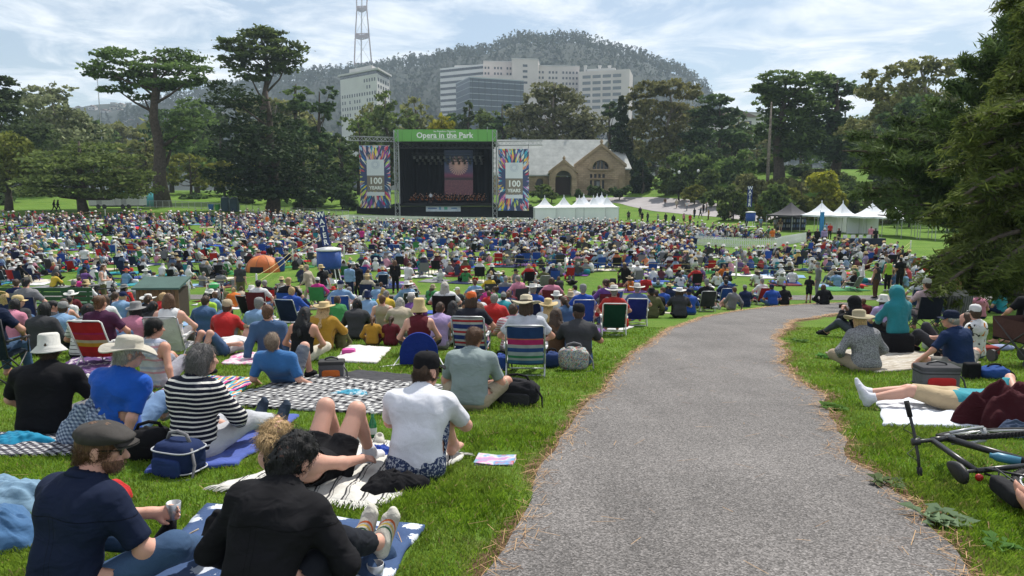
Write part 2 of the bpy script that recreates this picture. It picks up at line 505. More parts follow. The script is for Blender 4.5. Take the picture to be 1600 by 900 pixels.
# hairline cracks and tar streaks
cv = t.new('ShaderNodeTexVoronoi',Scale=0.55,feature='DISTANCE_TO_EDGE')
nd = t.new('ShaderNodeTexNoise',Scale=3.0,Detail=4.0); t.l.new(v,nd.inputs['Vector'])
vm = t.new('ShaderNodeVectorMath'); vm.operation = 'MULTIPLY_ADD'; t.l.new(nd.outputs['Color'],vm.inputs[0]); vm.inputs[1].default_value = (0.5,0.5,0.5); t.l.new(v,vm.inputs[2])
t.l.new(vm.outputs[0],cv.inputs['Vector'])
crack = t.math('MULTIPLY',t.ramp(cv.outputs['Distance'],[(0.0,1.0),(0.012,0.0)]),t.ramp(t.noise(0.9,2,v),[(0.56,0.0),(0.66,0.6)]))
c = t.mix(crack,c,(0.030,0.027,0.025))
# tufts of brown needle dust
c = t.mix(t.math('MULTIPLY',t.ramp(t.noise(1.7,5,v,0.7),[(0.6,0),(0.8,0.5)]),t.ramp(t.noise(60.0,3,v),[(0.5,0),(0.65,1)])),c,(0.20,0.13,0.08))
t.bump(vo.outputs['Distance'],0.55,0.006)
ASPHALT = t.fin(c,0.85,**{'Specular IOR Level':0.3})
Vp,Qp = sheet_between(PL,PR,40,0.012)
path = link('path',mesh_np('path',Vp,Qp,smooth=True),ASPHALT)
tag(path,'grey asphalt footpath curving down the lawn with brown needle litter along its edges','path',kind='structure')
Vp,Qp = sheet_between(CP_A,CP_B,8,0.02)
cross = link('cross_path',mesh_np('cross_path',Vp,Qp,smooth=True),ASPHALT)
tag(cross,'asphalt path crossing the foot of the slope behind the bench','path',kind='structure')
# pale road in front of the stone building, running down to the right
RD = [(900,309,314),(965,308,317),(1020,308,330),(1080,312,336),(1130,320,340),(1190,336,347),(1260,343,351)]
ra = np.array([AT(px,(a_ + b_) / 2,150)[0:2] for px,a_,b_ in RD])
def road_pts(k):
 out = []
 for row in RD:
  p = G(row[0],row[k]); out.append(p)
 return resample(out,60)
try:
 RA,RB = road_pts(1),road_pts(2)
 Vp,Qp = sheet_between(RA,RB,14,0.05)
 rd = link('road',mesh_np('road',Vp,Qp,smooth=True),M_plain('pale_asphalt',(0.30,0.28,0.28),0.9,0.12,0.4))
 tag(rd,'pale road sweeping past the stone building down to the lawn','road',kind='structure')
except Exception as e:
 print('road',e)
# ------------------------------------------------------------------ far hills, forest, towers and blocks
def leaf_quads(P,size,rng,aspect=1.0,flat=0.0,up=None):
 0
 n = len(P)
 size = np.broadcast_to(size,(n,))
 a = rng.normal(size=(n,3)); a[:,2] *= (1 - flat)
 a /= np.linalg.norm(a,axis=1)[:,None] + 1e-9
 b = rng.normal(size=(n,3)); b[:,2] *= (1 - flat)
 b -= a * np.sum(a * b,1)[:,None]; b /= np.linalg.norm(b,axis=1)[:,None] + 1e-9
 if up is not None:
  a = up / (np.linalg.norm(up,axis=1)[:,None] + 1e-9)
  b = rng.normal(size=(n,3)); b -= a * np.sum(a * b,1)[:,None]; b /= np.linalg.norm(b,axis=1)[:,None] + 1e-9
 a = a * (size * aspect)[:,None] * 0.5; b = b * size[:,None] * 0.5
 V = np.stack([P - a,P - b * 0.9,P + a,P + b * 0.9],1).reshape(-1,3)
 return V,np.arange(4 * n).reshape(-1,4)
def M_leaf(name,c_dark,c_light,transl=0.25,nscale=0.35):
 key = ('leaf',name)
 if key in _MC:return _MC[key]
 t = NT(name); v = t.coord('Object')
 g = t.new('ShaderNodeNewGeometry')
 r = g.outputs['Random Per Island']
 n = t.noise(nscale,3,v)
 f = t.math('ADD',t.math('MULTIPLY',r,0.55),t.math('MULTIPLY',t.ramp(n,[(0.3,0),(0.7,1)]),0.45))
 oi = t.new('ShaderNodeObjectInfo')
 c = t.mix(f,c_dark,c_light)
 hs = t.new('ShaderNodeHueSaturation'); t.l.new(c,hs.inputs['Color'])
 t.l.new(t.math('ADD',0.485,t.math('MULTIPLY',oi.outputs['Random'],0.03)),hs.inputs['Hue'])
 t.l.new(t.math('ADD',0.82,t.math('MULTIPLY',oi.outputs['Random'],0.36)),hs.inputs['Value'])
 c = hs.outputs['Color']
 t.fin(c,0.75,**{'Specular IOR Level':0.12})
 tr = t.new('ShaderNodeBsdfTranslucent'); t.l.new(c,tr.inputs['Color'])
 mx = t.new('ShaderNodeMixShader'); mx.inputs[0].default_value = transl
 t.l.new(t.b.outputs[0],mx.inputs[1]); t.l.new(tr.outputs[0],mx.inputs[2])
 t.l.new(mx.outputs[0],t.n['Material Output'].inputs['Surface'])
 _MC[key] = t.m
 return t.m
BARK = M_plain('bark',(0.085,0.065,0.05),0.95,0.35,3.0,0.8,14.0,bdist=0.05)
BARK_PALE = M_plain('pale_bark',(0.24,0.20,0.165),0.95,0.35,3.0,0.6,14.0,bdist=0.05)
RIDGE_PX = [-400,-100,60,120,200,300,400,480,560,620,680,720,760,800,840,900,950,1000,1050,1090,1115,1135,1180,1260,1500,1900]
RIDGE_PY = [215,205,192,180,172,165,155,132,130,126,112,101,95,87,86,88,94,108,128,156,184,215,228,232,238,240]
RD_ = 1500.0
def hillz(x,y):
 px = 800 + x / np.clip(y,500,RD_) * F
 zr = (297 - np.interp(px,RIDGE_PX,RIDGE_PY)) / F * RD_ + CAM_Z
 zr = zr + 5 * np.sin(x * 0.021) + 3 * np.sin(x * 0.057 + 1)
 f = sstep(620,RD_,y) * (1 - 0.75 * sstep(RD_,RD_ + 900,y))
 return -4 + (zr + 4) * f
hx = np.linspace(-1500,1500,121); hy = np.linspace(600,2500,70)
HX,HY = np.meshgrid(hx,hy,indexing='ij')
i,j = np.meshgrid(np.arange(120),np.arange(69),indexing='ij'); a = (i * 70 + j).ravel()
h_me = mesh_np('hill',np.column_stack([HX.ravel(),HY.ravel(),hillz(HX.ravel(),HY.ravel())]),np.stack([a,a + 70,a + 71,a + 1],1),smooth=True)
hill = link('hill',h_me,M_plain('hill_soil',(0.014,0.023,0.014),1.0,0.3,0.02))
tag(hill,'wooded hill rising behind the park and the blocks','hill',kind='structure')
rng = np.random.default_rng(5)
n = 7600
tx = rng.uniform(-1250,1150,n); ty = rng.uniform(760,1510,n)
ridge = rng.uniform(size=n) < 0.16
ty[ridge] = rng.uniform(1470,1525,ridge.sum())
tz = hillz(tx,ty)
keep = (tz > 15) & (tx > -620)
tx,ty,tz = tx[keep],ty[keep],tz[keep]
P,S = [],[]
hgt = rng.uniform(15,27,len(tx))
for k in range(17):
 f = rng.uniform(0.25,1.0,len(tx))
 w = (1.15 - f) * 4.5 + 1.4
 P.append(np.column_stack([tx + rng.normal(0,1,len(tx)) * w * 0.75,ty + rng.normal(0,1,len(tx)) * w * 0.75,tz + hgt * f]))
 S.append(rng.uniform(1.9,4.2,len(tx)))
V,Q = leaf_quads(np.concatenate(P),np.concatenate(S),rng,1.5)
# slim trunks of the skyline trees
sk = np.where(ty > 1440)[0]
w = 0.55
tv = np.stack([np.column_stack([tx[sk] + sx * w,ty[sk] + sy * w,tz[sk] + hz * hgt[sk]]) for hz in (0,0.85) for sx,sy in ((-1,-1),(1,-1),(0,1))],1).reshape(-1,3)
b = np.arange(len(sk))[:,None] * 6
tq = np.concatenate([b + np.array([[0,1,4,3]]),b + np.array([[1,2,5,4]]),b + np.array([[2,0,3,5]])])
f_me = mesh_np('hill_forest',np.vstack([V,tv]),np.vstack([Q,tq + len(V)]))
WOODM = M_leaf('eucalyptus_far',(0.021,0.036,0.021),(0.032,0.050,0.029),0.06,0.006)
_t = WOODM.node_tree; _c = _t.nodes.new('ShaderNodeCombineXYZ'); _c.inputs[1].default_value = -0.35; _c.inputs[2].default_value = 0.93
_t.links.new(_c.outputs[0],_t.nodes['Principled BSDF'].inputs['Normal'])
hf = link('hill_forest',f_me,WOODM)
tag(hf,'far eucalyptus wood covering the hill','forest',kind='stuff')
# haze over the whole valley
hb = MB().box((0,1290,325),(3600,2660,700)).mesh('haze')
hm = bpy.data.materials.new('haze_air'); hm.use_nodes = True
hm.node_tree.nodes.clear()
_o = hm.node_tree.nodes.new('ShaderNodeOutputMaterial'); _v = hm.node_tree.nodes.new('ShaderNodeVolumePrincipled')
_v.inputs['Color'].default_value = (0.70,0.86,1.0,1); _v.inputs['Density'].default_value = 0.00021; _v.inputs['Anisotropy'].default_value = 0.0
hm.node_tree.links.new(_v.outputs[0],_o.inputs['Volume'])
haze = link('haze',hb,hm)
tag(haze,'thin pale haze over the valley','haze',kind='stuff')
def wall_ring(corners,z0,z1):
 0
 return MB().prism([(c[0],c[1]) for c in corners],'z',z0,z1)
def face_rects(mb,A,B,z0,z1,cols,rows,wf,hf_,out=0.25,depth=0.5,skip=None,u0=0.02,u1=0.98):
 0
 A,B = Vector((A[0],A[1],0)),Vector((B[0],B[1],0))
 d = (B - A); L = d.length; d.normalize(); nrm = Vector((d.y,-d.x,0))
 ang = math.atan2(d.y,d.x); res = []
 for c_ in range(cols):
  for r_ in range(rows):
   if skip and skip(c_,r_):continue
   u = u0 + (u1 - u0) * (c_ + 0.5) / cols
   p = A + d * (L * u) + nrm * (out - depth / 2)
   z = z0 + (z1 - z0) * (r_ + 0.5) / rows
   res.append(((p.x,p.y,z),(L * (u1 - u0) / cols * wf,depth,(z1 - z0) / rows * hf_),ang))
 for c_,s_,a_ in res:mb.box(c_,s_,a_)
 return res
def windows(parent,mat,name='window',**kw):
 for c_,s_,a_ in face_rects(MB(),**kw):
  MB().box((0,0,0),s_,0).build(name,mat,parent,loc=(c_[0] - parent.location.x,c_[1] - parent.location.y,c_[2] - parent.location.z),rotz=a_)
def XY(px,d):p = AT(px,300,d); return (p.x,p.y)
def ZP(py,d):return AT(800,py,d).z
CONC = M_plain('pale_concrete',(0.56,0.54,0.52),0.9,0.08,0.08)
PINK = M_plain('pinkish_render',(0.60,0.53,0.49),0.9,0.07,0.06)
GLASS_D = M_plain('dark_window',(0.035,0.04,0.05),0.25,0.3,0.3,spec=0.6)
GLASS_B = M_plain('blue_glass',(0.016,0.032,0.060),0.35,0.25,0.15,spec=0.6)
def bl(name,label):return empty(name,(0,0,0),0,label,'building')
b1 = bl('office_tower','square white office block with overhanging flat roof below the lattice mast')
A,B,C = XY(537,790),XY(593,745),XY(612,790); D = (A[0] + C[0] - B[0],A[1] + C[1] - B[1])
zt,zb = ZP(118,760),ZP(205,760)
wall_ring([A,B,C,D],zb - 40,zt).build('wall',CONC,b1)
cx,cy = (A[0] + C[0]) / 2,(A[1] + C[1]) / 2
ex = lambda c,k:(cx + (c[0] - cx) * k,cy + (c[1] - cy) * k)
wall_ring([ex(c,0.99) for c in (A,B,C,D)],zt,zt + 3.2).build('clerestory',GLASS_D,b1)
wall_ring([ex(c,1.10) for c in (A,B,C,D)],zt + 3.2,zt + 5.0).build('roof',M_plain('roof_slab',(0.5,0.48,0.46),0.9),b1)
wall_ring([ex(c,0.62) for c in (A,B,C,D)],zt + 5.0,zt + 10.5).build('penthouse',CONC,b1)
rr = random.Random(3)
pat = {(c_,r_):rr.random() for c_ in range(20) for r_ in range(9)}
windows(b1,GLASS_D,A=A,B=B,z0=zb + 8,z1=zt - 2,cols=14,rows=7,wf=0.42,hf_=0.5,skip=lambda c_,r_:r_ in (0,5) and pat[(c_,r_)] < 0.8 or (r_ in (1,3) and pat[(c_,r_)] < 0.35) or r_ == 6 and c_ < 9)
windows(b1,GLASS_D,A=B,B=C,z0=zb + 8,z1=zt - 2,cols=5,rows=7,wf=0.45,hf_=0.5,skip=lambda c_,r_:r_ < 2)
b2 = bl('ward_block','white hospital block with dark ribbon windows on the hillside')
A,B,C = XY(690,960),XY(758,925),XY(768,1000); D = (A[0] + C[0] - B[0],A[1] + C[1] - B[1])
zt,zb = ZP(103,940),ZP(178,940)
wall_ring([A,B,C,D],zb,zt).build('wall',M_plain('white_concrete',(0.66,0.65,0.63),0.9,0.06,0.06),b2)
windows(b2,GLASS_D,'ribbon_window',A=A,B=B,z0=zb,z1=zt,cols=1,rows=8,wf=0.99,hf_=0.42,u0=0.0,u1=1.0)
wall_ring([XY(712,965),XY(758,960),XY(766,1000),XY(720,1005)],zt,zt + 4.5).build('upper_storey',CONC,b2)
b3 = bl('hospital','long pinkish hospital with stepped roofline below the wooded hill')
segs = [(756,801,96,150,905),(800,840,92,160,895),(838,903,103,165,915)]
for k,(x0,x1,y0,y1,d) in enumerate(segs):
 A,B = XY(x0,d),XY(x1,d + 6); C = (B[0] + 3,B[1] + 40); D = (A[0] + 3,A[1] + 40)
 zt,zb = ZP(y0,d),ZP(y1,d) - 55
 wall_ring([A,B,C,D],zb,zt).build('wall',PINK,b3)
 wall_ring([(A[0] - .4,A[1] - .5),(B[0] + .4,B[1] - .5),C,D],zt,zt + 1.0).build('parapet',CONC,b3)
 ncol = (9,3,12)[k]
 windows(b3,GLASS_D,A=A,B=B,z0=zt - 30,z1=zt - 4,cols=ncol,rows=4,wf=0.55,hf_=0.42,skip=(lambda c_,r_:c_ in (2,6)) if k != 1 else (lambda c_,r_:c_ != 1))
wall_ring([XY(738,885),XY(800,880),XY(800,905),XY(738,905)],ZP(150,880),ZP(118,880)).build('annex',PINK,b3)
b4 = bl('research_block','pinkish block with dark window bays and roof stacks on the hillside')
A,B,C = XY(902,900),XY(980,880),XY(985,930); D = (A[0] + C[0] - B[0],A[1] + C[1] - B[1])
zt,zb = ZP(110,890),ZP(172,890)
wall_ring([A,B,C,D],zb - 45,zt).build('wall',PINK,b4)
windows(b4,M_plain('grey_window',(0.13,0.14,0.15),0.4),A=A,B=B,z0=zb,z1=zt - 3,cols=4,rows=6,wf=0.80,hf_=0.5,u0=0.06,u1=0.86)
for px in (912,934,949):
 p = XY(px,905)
 MB().lathe([(1.6,0),(1.6,7),(2.2,7.2),(2.2,8.5)],10).build('roof_stack',CONC,b4,loc=(p[0],p[1],zt - 0.5))
wall_ring([XY(915,900),XY(958,890),XY(960,915),XY(917,925)],zt,zt + 3).build('plant_room',CONC,b4)
b5 = bl('laboratory_block','dark blue glass block with pale floor lines in front of the hospital')
A,B,C = XY(714,790),XY(735,745),XY(818,770); D = (A[0] + C[0] - B[0],A[1] + C[1] - B[1])
zt,zb = ZP(125,760),ZP(182,760)
wall_ring([A,B,C,D],zb - 45,zt).build('wall',GLASS_B,b5)
cx,cy = (A[0] + C[0]) / 2,(A[1] + C[1]) / 2
for k in range(6):
 z = zb + (zt - zb) * (k + 0.6) / 6.2
 wall_ring([ex(c,1.006) for c in (A,B,C,D)],z,z + 0.6).build('floor_band',M_plain('pale_band',(0.35,0.38,0.42),0.7),b5)
wall_ring([ex(c,1.008) for c in (A,B,C,D)],zt,zt + 1.0).build('parapet',M_plain('pale_band',(0.35,0.38,0.42),0.7),b5)
for k in range(9):
 u = (k + 0.5) / 9
 MB().box((B[0] + (C[0] - B[0]) * u,B[1] + (C[1] - B[1]) * u,(zt + zb) / 2),(0.5,0.5,zt - zb - 1),0).build('mullion',GLASS_D,b5)
# pale terraces seen through the trees on the right and small houses on the left ridge
rr = random.Random(9)
HC = [(0.52,0.50,0.47),(0.45,0.42,0.40),(0.58,0.57,0.55),(0.42,0.33,0.28),(0.50,0.46,0.38)]
HN = ['off-white','grey','white','terracotta','cream']
def house(px,py,d,w,h,ci,label,group,roof=True):
 p = AT(px,py,d)
 e = empty('house',(p.x,p.y,p.z - h * 0.6),rr.uniform(-0.4,0.4),label,'house',group)
 MB().box((0,0,h * 0.2),(w,w * 0.8,h * 1.6)).build('wall',M_plain('house_wall',HC[ci],0.9,0.06,0.2),e)
 if roof:MB().prism([(-w * 0.54,h),(w * 0.54,h),(0,h * 1.35)],'y',-w * 0.44,w * 0.44).build('roof',M_plain('house_roof',(0.20,0.15,0.13),0.9),e)
 else:MB().box((0,0,h + 0.3),(w * 1.05,w * 0.85,0.6)).build('roof',M_plain('flat_roof',(0.3,0.3,0.3),0.9),e)
 for k in range(2):
  for m_ in range(2):
   MB().box(((-0.25 + 0.5 * k) * w,-w * 0.4,h * (0.3 + 0.4 * m_)),(w * 0.2,0.4,h * 0.22)).build('window',GLASS_D,e)
for k in range(34):
 d_ = rr.uniform(1150,1480); px = rr.uniform(96,345); x_ = (px - 800) / F * d_; py = 297 - (float(hillz(x_,d_)) - CAM_Z + 3) / d_ * F
 ci = rr.randrange(5)
 house(px,py,d_,rr.uniform(9,17),rr.uniform(7,11),ci,f'small {HN[ci]} house on the far ridge','houses on the far ridge',rr.random() < 0.5)
for k in range(9):
 px = rr.uniform(1035,1180); py = rr.uniform(185,245); ci = rr.choice([0,2,2,4])
 house(px,py,330 + rr.uniform(-20,60),rr.uniform(10,20),rr.uniform(7,10),ci,f'{HN[ci]} house half hidden by the park trees','houses behind the park trees',rr.random() < 0.4)
# lattice mast on the far hill
tw = empty('broadcast_tower',(0,0,0),0,'tall three-legged red and white lattice mast on the far hill','tower')
MAST = M_plain('mast_steel',(0.40,0.27,0.25),0.8,0.25,0.02)
MASTW = M_plain('mast_white',(0.50,0.48,0.47),0.8,0.1,0.02)
DT = 1950.0
def TP(px,py,dy=0.0):
 p = AT(px,py,DT); return Vector((p.x,p.y + dy,p.z))
legs = [((551.5,130),(553.5,104),(555.0,60),(557.5,14),(555.5,-60),(553,-110),0),((561.5,130),(561.8,104),(561.8,60),(562.5,14),(562.8,-60),(563,-110),22),((587,130),(581.5,104),(577.5,60),(573.5,14),(575.5,-60),(578,-110),-4)]
for lg in legs:
 pts = [TP(*q,dy=lg[-1]) for q in lg[:-1]]
 MB().tube(pts,[2.1,2.0,1.8,1.6,1.6,1.5],6).build('leg',MAST if lg is not legs[1] else MASTW,tw)
for py,th in ((102,8),(56,9),(13,8),(-60,8)):
 m = MB()
 xs_ = [TP(np.interp(py,[q[1] for q in lg[-2::-1]],[q[0] for q in lg[-2::-1]]),py,lg[-1]) for lg in legs]
 for k in range(3):
  p,q = xs_[k],xs_[(k + 1) % 3]
  for dz in (-th,th):m.tube([p + Vector((0,0,dz * 0.6)),q + Vector((0,0,dz * 0.6))],1.2,5)
  for s in range(4):
   m.tube([p.lerp(q,s / 4) + Vector((0,0,-th * .6)),p.lerp(q,(s + 1) / 4) + Vector((0,0,th * .6))],0.9,4)
   m.tube([p.lerp(q,s / 4) + Vector((0,0,th * .6)),p.lerp(q,(s + 1) / 4) + Vector((0,0,-th * .6))],0.9,4)
 m.add([x + Vector((0,0,-th * .3)) for x in xs_] + [x + Vector((0,0,th * .3)) for x in xs_],[(0,1,2),(5,4,3),(0,3,4,1),(1,4,5,2),(2,5,3,0)])
 m.build('cross_frame',MAST,tw)
for a_,b_ in (((554,100),(577,60)),((581,100),(556,60)),((556,54),(573.5,16)),((577,54),(558,16))):
 MB().tube([TP(*a_),TP(*b_)],0.45,4).build('stay',MASTW,tw)
# ------------------------------------------------------------------ stone building
SY = 172.0
def SP(px,py):p = AT(px,py,SY); return (p.x,p.z)
t = NT('sandstone'); v = t.coord('Object')
mp = t.new('ShaderNodeMapping'); mp.inputs['Rotation'].default_value = (R(90),0,0); t.l.new(v,mp.inputs[0])
br = t.new('ShaderNodeTexBrick',Scale=1.0); br.inputs['Brick Width'].default_value = 1.1; br.inputs['Row Height'].default_value = 0.42; br.inputs['Mortar Size'].default_value = 0.03
br.inputs['Color1'].default_value = (0.43,0.325,0.215,1); br.inputs['Color2'].default_value = (0.33,0.245,0.16,1); br.inputs['Mortar'].default_value = (0.22,0.17,0.115,1)
t.l.new(mp.outputs[0],br.inputs['Vector'])
cc = t.mix(1.0,br.outputs['Color'],t.ramp(t.noise(0.35,5,v),[(0.3,0.78),(0.7,1.2)]),'MULTIPLY')
t.bump(br.outputs['Fac'],0.4,-0.06)
STONE = t.fin(cc,0.95)
STONE_T = M_plain('stone_trim',(0.36,0.27,0.175),0.95,0.2,0.6,0.4,3.0,bdist=0.05)
t = NT('slate_roof'); v = t.coord('Object')
wv = t.new('ShaderNodeTexWave',Scale=0.9,Distortion=0.4,bands_direction='Z'); t.l.new(v,wv.inputs['Vector'])
cc = t.mix(t.ramp(t.noise(0.5,6,v,0.7),[(0.3,0),(0.7,1)]),(0.30,0.31,0.295),(0.48,0.49,0.46))
cc = t.mix(1.0,cc,t.ramp(wv.outputs['Fac'],[(0.0,0.85),(0.3,1.05)]),'MULTIPLY')
SLATE = t.fin(cc,0.9)
sb = empty('stone_building',(0,0,0),0,'brown sandstone building with grey slate roofs and arched porch beside the stage','building')
zg = SP(800,306)[1] - 1.0
def arch_wall(outline,openings,y0,y1,name,mat):
 0
 xsq = sorted(set([p[0] for p in outline] + [x for o in openings for x in o['xs']]))
 top = lambda x:np.interp(x,[p[0] for p in outline],[p[1] for p in outline])
 m = MB()
 for xa,xb in zip(xsq[:-1],xsq[1:]):
  if xb - xa < 1e-4:continue
  xm = (xa + xb) / 2
  cuts = []
  for o in openings:
   if o['xs'][0] < xm < o['xs'][-1]:
    cuts.append(((o['lo'](xa),o['hi'](xa)),(o['lo'](xb),o['hi'](xb))))
  cuts.sort(key=lambda c_:c_[0][0])
  la,lb = zg,zg
  for ca,cb in cuts:
   m.prism([(xa,la),(xb,lb),(xb,cb[0]),(xa,ca[0])],'y',y0,y1); la,lb = ca[1],cb[1]
  m.prism([(xa,la),(xb,lb),(xb,float(top(xb))),(xa,float(top(xa)))],'y',y0,y1)
 return m.build(name,mat,sb)
def op_arch(x0,x1,zb_,zspring):
 c_,r_ = (x0 + x1) / 2,(x1 - x0) / 2
 xsq = [c_ - r_ * math.cos(math.pi * k / 14) for k in range(15)]
 return dict(xs=xsq,lo=lambda x:zb_,hi=lambda x:zspring + math.sqrt(max(0,r_ * r_ - (x - c_) ** 2)))
def op_rect(x0,x1,z0,z1):return dict(xs=[x0,x1],lo=lambda x:z0,hi=lambda x:z1)
def arch_ring(px0,px1,py_sp,w_,y,name='arch'):
 x0,z = SP(px0,py_sp); x1,_ = SP(px1,py_sp); c_,r_ = (x0 + x1) / 2,(x1 - x0) / 2
 m = MB()
 for k in range(16):
  a0,a1 = math.pi * k / 16,math.pi * (k + 1) / 16
  q = [(c_ + r0 * math.cos(a_),z + r0 * math.sin(a_)) for r0,a_ in ((r_,a0),(r_ + w_,a0),(r_ + w_,a1),(r_,a1))]
  m.prism(q,'y',y - 0.25,y + 0.3)
 m.build(name,STONE_T,sb)
# gabled wing
gx0,gz0 = SP(899,259); gx1,_ = SP(977,260); ax,az = SP(940,227)
lx0,lz = SP(926,264); lx1,_ = SP(951,264)
ops = [op_arch(lx0,lx1,lz,lz + 0.2)]
for q in ((925.5,929.5),(932,936.5),(939,943),(945.5,949.5)):
 ops.append(op_rect(SP(q[0],0)[0],SP(q[1],0)[0],SP(0,278)[1],SP(0,272)[1]))
for q in ((925.5,929.5),(932,942.5),(945,949)):
 ops.append(op_rect(SP(q[0],0)[0] + .02,SP(q[1],0)[0] - .02,SP(0,295)[1],SP(0,281.5)[1]))
arch_wall([(gx0,gz0),(ax,az),(gx1,gz0)],ops,SY,SY + 0.7,'gable_wall',STONE)
arch_ring(925,952,264,1.0,SY - 0.05)
MB().box(((gx0 + gx1) / 2,SY + 1.2,(zg + gz0) / 2),(gx1 - gx0 - 0.5,0.2,gz0 - zg - 0.4)).build('window_pane',GLASS_D,sb)
MB().prism([(lx0,lz),(lx1,lz),((lx0 + lx1) / 2,lz + 2.4)],'y',SY + 1.0,SY + 1.1).build('window_pane',GLASS_D,sb)
for q in (932,938,944):
 x,z = SP(q,264); MB().box((x,SY + 0.5,z + 0.9),(0.14,0.15,1.9)).build('mullion',STONE_T,sb)
xw,zw = SP(937,288.5); MB().box((xw,SY + 0.9,zw),(1.3,0.1,1.5)).build('window_pane',M_plain('pale_glass',(0.35,0.38,0.4),0.3),sb)
for za,th in ((SP(0,279.5)[1],0.22),(SP(0,265.5)[1],0.25)):
 MB().box(((lx0 + lx1) / 2,SY - 0.1,za),(lx1 - lx0 + 1.6,0.5,th)).build('sill',STONE_T,sb)
for s in (-1,1):
 xe = gx0 - 0.3 if s < 0 else gx1 + 0.3
 q = [(ax,az + 0.5),(xe,gz0 + 0.35),(xe,gz0 - 0.35),(ax,az - 0.2)]
 MB().prism(q if s > 0 else q[::-1],'y',SY - 0.35,SY + 0.9).build('coping',STONE_T,sb)
 q = [(ax,az + 0.1),(xe,gz0 - 0.05),(xe,gz0 - 0.3),(ax,az - 0.15)]
 MB().prism(q if s > 0 else q[::-1],'y',SY + 0.9,SY + 16).build('roof',SLATE,sb)
MB().box((gx0 + 0.3,SY + 7,(zg + gz0) / 2),(0.6,13,gz0 - zg)).build('side_wall',STONE,sb)
MB().lathe([(0.3,-0.4),(0.25,0.3),(0.45,0.5),(0.1,1.1)],8).build('finial',STONE_T,sb,loc=(ax,SY + 0.2,az + 0.3))
# porch
px0,pz0 = SP(858,270); px1,_ = SP(899.5,270); pax,paz = SP(880,252)
ox0,oz = SP(866.5,280); ox1,_ = SP(891.5,280)
arch_wall([(px0,pz0),(pax,paz),(px1,pz0)],[op_arch(ox0,ox1,zg,oz)],SY - 3.2,SY - 2.4,'porch_wall',STONE)
arch_ring(866,892,280,1.0,SY - 3.25)
for s in (-1,1):
 xe = px0 - 0.3 if s < 0 else px1 + 0.3
 q = [(pax,paz + 0.4),(xe,pz0 + 0.3),(xe,pz0 - 0.3),(pax,paz - 0.2)]
 MB().prism(q if s > 0 else q[::-1],'y',SY - 3.5,SY - 2.3).build('coping',STONE_T,sb)
 q = [(pax,paz),(xe,pz0 - 0.05),(xe,pz0 - 0.3),(pax,paz - 0.25)]
 MB().prism(q if s > 0 else q[::-1],'y',SY - 2.3,SY + 3).build('porch_roof',SLATE,sb)
 MB().box((xe - s * 0.7,SY - 0.6,(zg + pz0) / 2 - 0.2),(0.7,3.4,pz0 - zg - 0.4)).build('porch_side',STONE,sb)
MB().lathe([(0.3,-0.4),(0.25,0.2),(0.4,0.4),(0.1,0.9)],8).build('finial',STONE_T,sb,loc=(pax,SY - 2.8,paz + 0.2))
MB().box(((ox0 + ox1) / 2,SY + 0.6,zg + 2.6),(ox1 - ox0,0.2,5.4)).build('door',M_plain('dark_door',(0.06,0.035,0.025),0.6),sb)
# long hall behind with slate roof, low front wall on the left and right wing
mx0,mzr = SP(770,229.5); mx1,_ = SP(930,229.5); _,mze = SP(0,273)
MB().add([(mx0,SY + 1.0,mze),(px1 + 0.5,SY + 1.0,mze),(mx1 + 4,SY + 8.5,mzr + 2.2),(mx0,SY + 8.5,mzr + 2.2),(mx0,SY + 16,mze),(px1 + 9,SY + 16,mze),(mx0,SY + 1.0,mze - .3),(px1 + 0.5,SY + 1.0,mze - .3),(mx1 + 4,SY + 8.5,mzr + 1.9),(mx0,SY + 8.5,mzr + 1.9)],[(0,1,2,3),(3,2,5,4),(7,6,9,8),(0,6,7,1),(0,3,9,6),(1,7,8,2)]).build('roof',SLATE,sb)
wx0,_ = SP(770,300)
w_ops = [op_arch(SP(838.5,0)[0],SP(851,0)[0],SP(0,291)[1],SP(0,285)[1])]
arch_wall([(wx0,mze),(px0 + 0.4,mze)],w_ops,SY + 1.6,SY + 2.2,'front_wall',STONE)
MB().box(((wx0 + px0) / 2,SY + 3.0,(zg + mze) / 2),(px0 - wx0,0.2,mze - zg - .2)).build('window_pane',GLASS_D,sb)
arch_ring(838,851.5,285,0.7,SY + 1.55)
rx0,rzr = SP(953,238); rx1,_ = SP(990,238); _,rze = SP(0,263)
MB().add([(gx1 - 5,SY + 2,rze),(rx1,SY + 2,rze),(rx1 - 1.0,SY + 9,rzr + 1.2),(gx1 - 9,SY + 9,rzr + 1.2),(gx1 - 5,SY + 2,rze - .3),(rx1,SY + 2,rze - .3),(rx1,SY + 16,rze),(gx1 - 9,SY + 16,rze)],[(0,1,2,3),(0,4,5,1),(3,2,6,7),(1,6,2),(1,5,6)]).build('roof',SLATE,sb)
MB().box(((gx1 + rx1) / 2 - 0.3,SY + 9,(zg + rze) / 2),(rx1 - gx1 + 1,13,rze - zg)).build('wing_wall',STONE,sb)
MB().box((gx1 - 1.0,SY - 0.1,(zg + gz0) / 2 - 1),(0.9,0.5,gz0 - zg - 2)).build('buttress',STONE_T,sb)
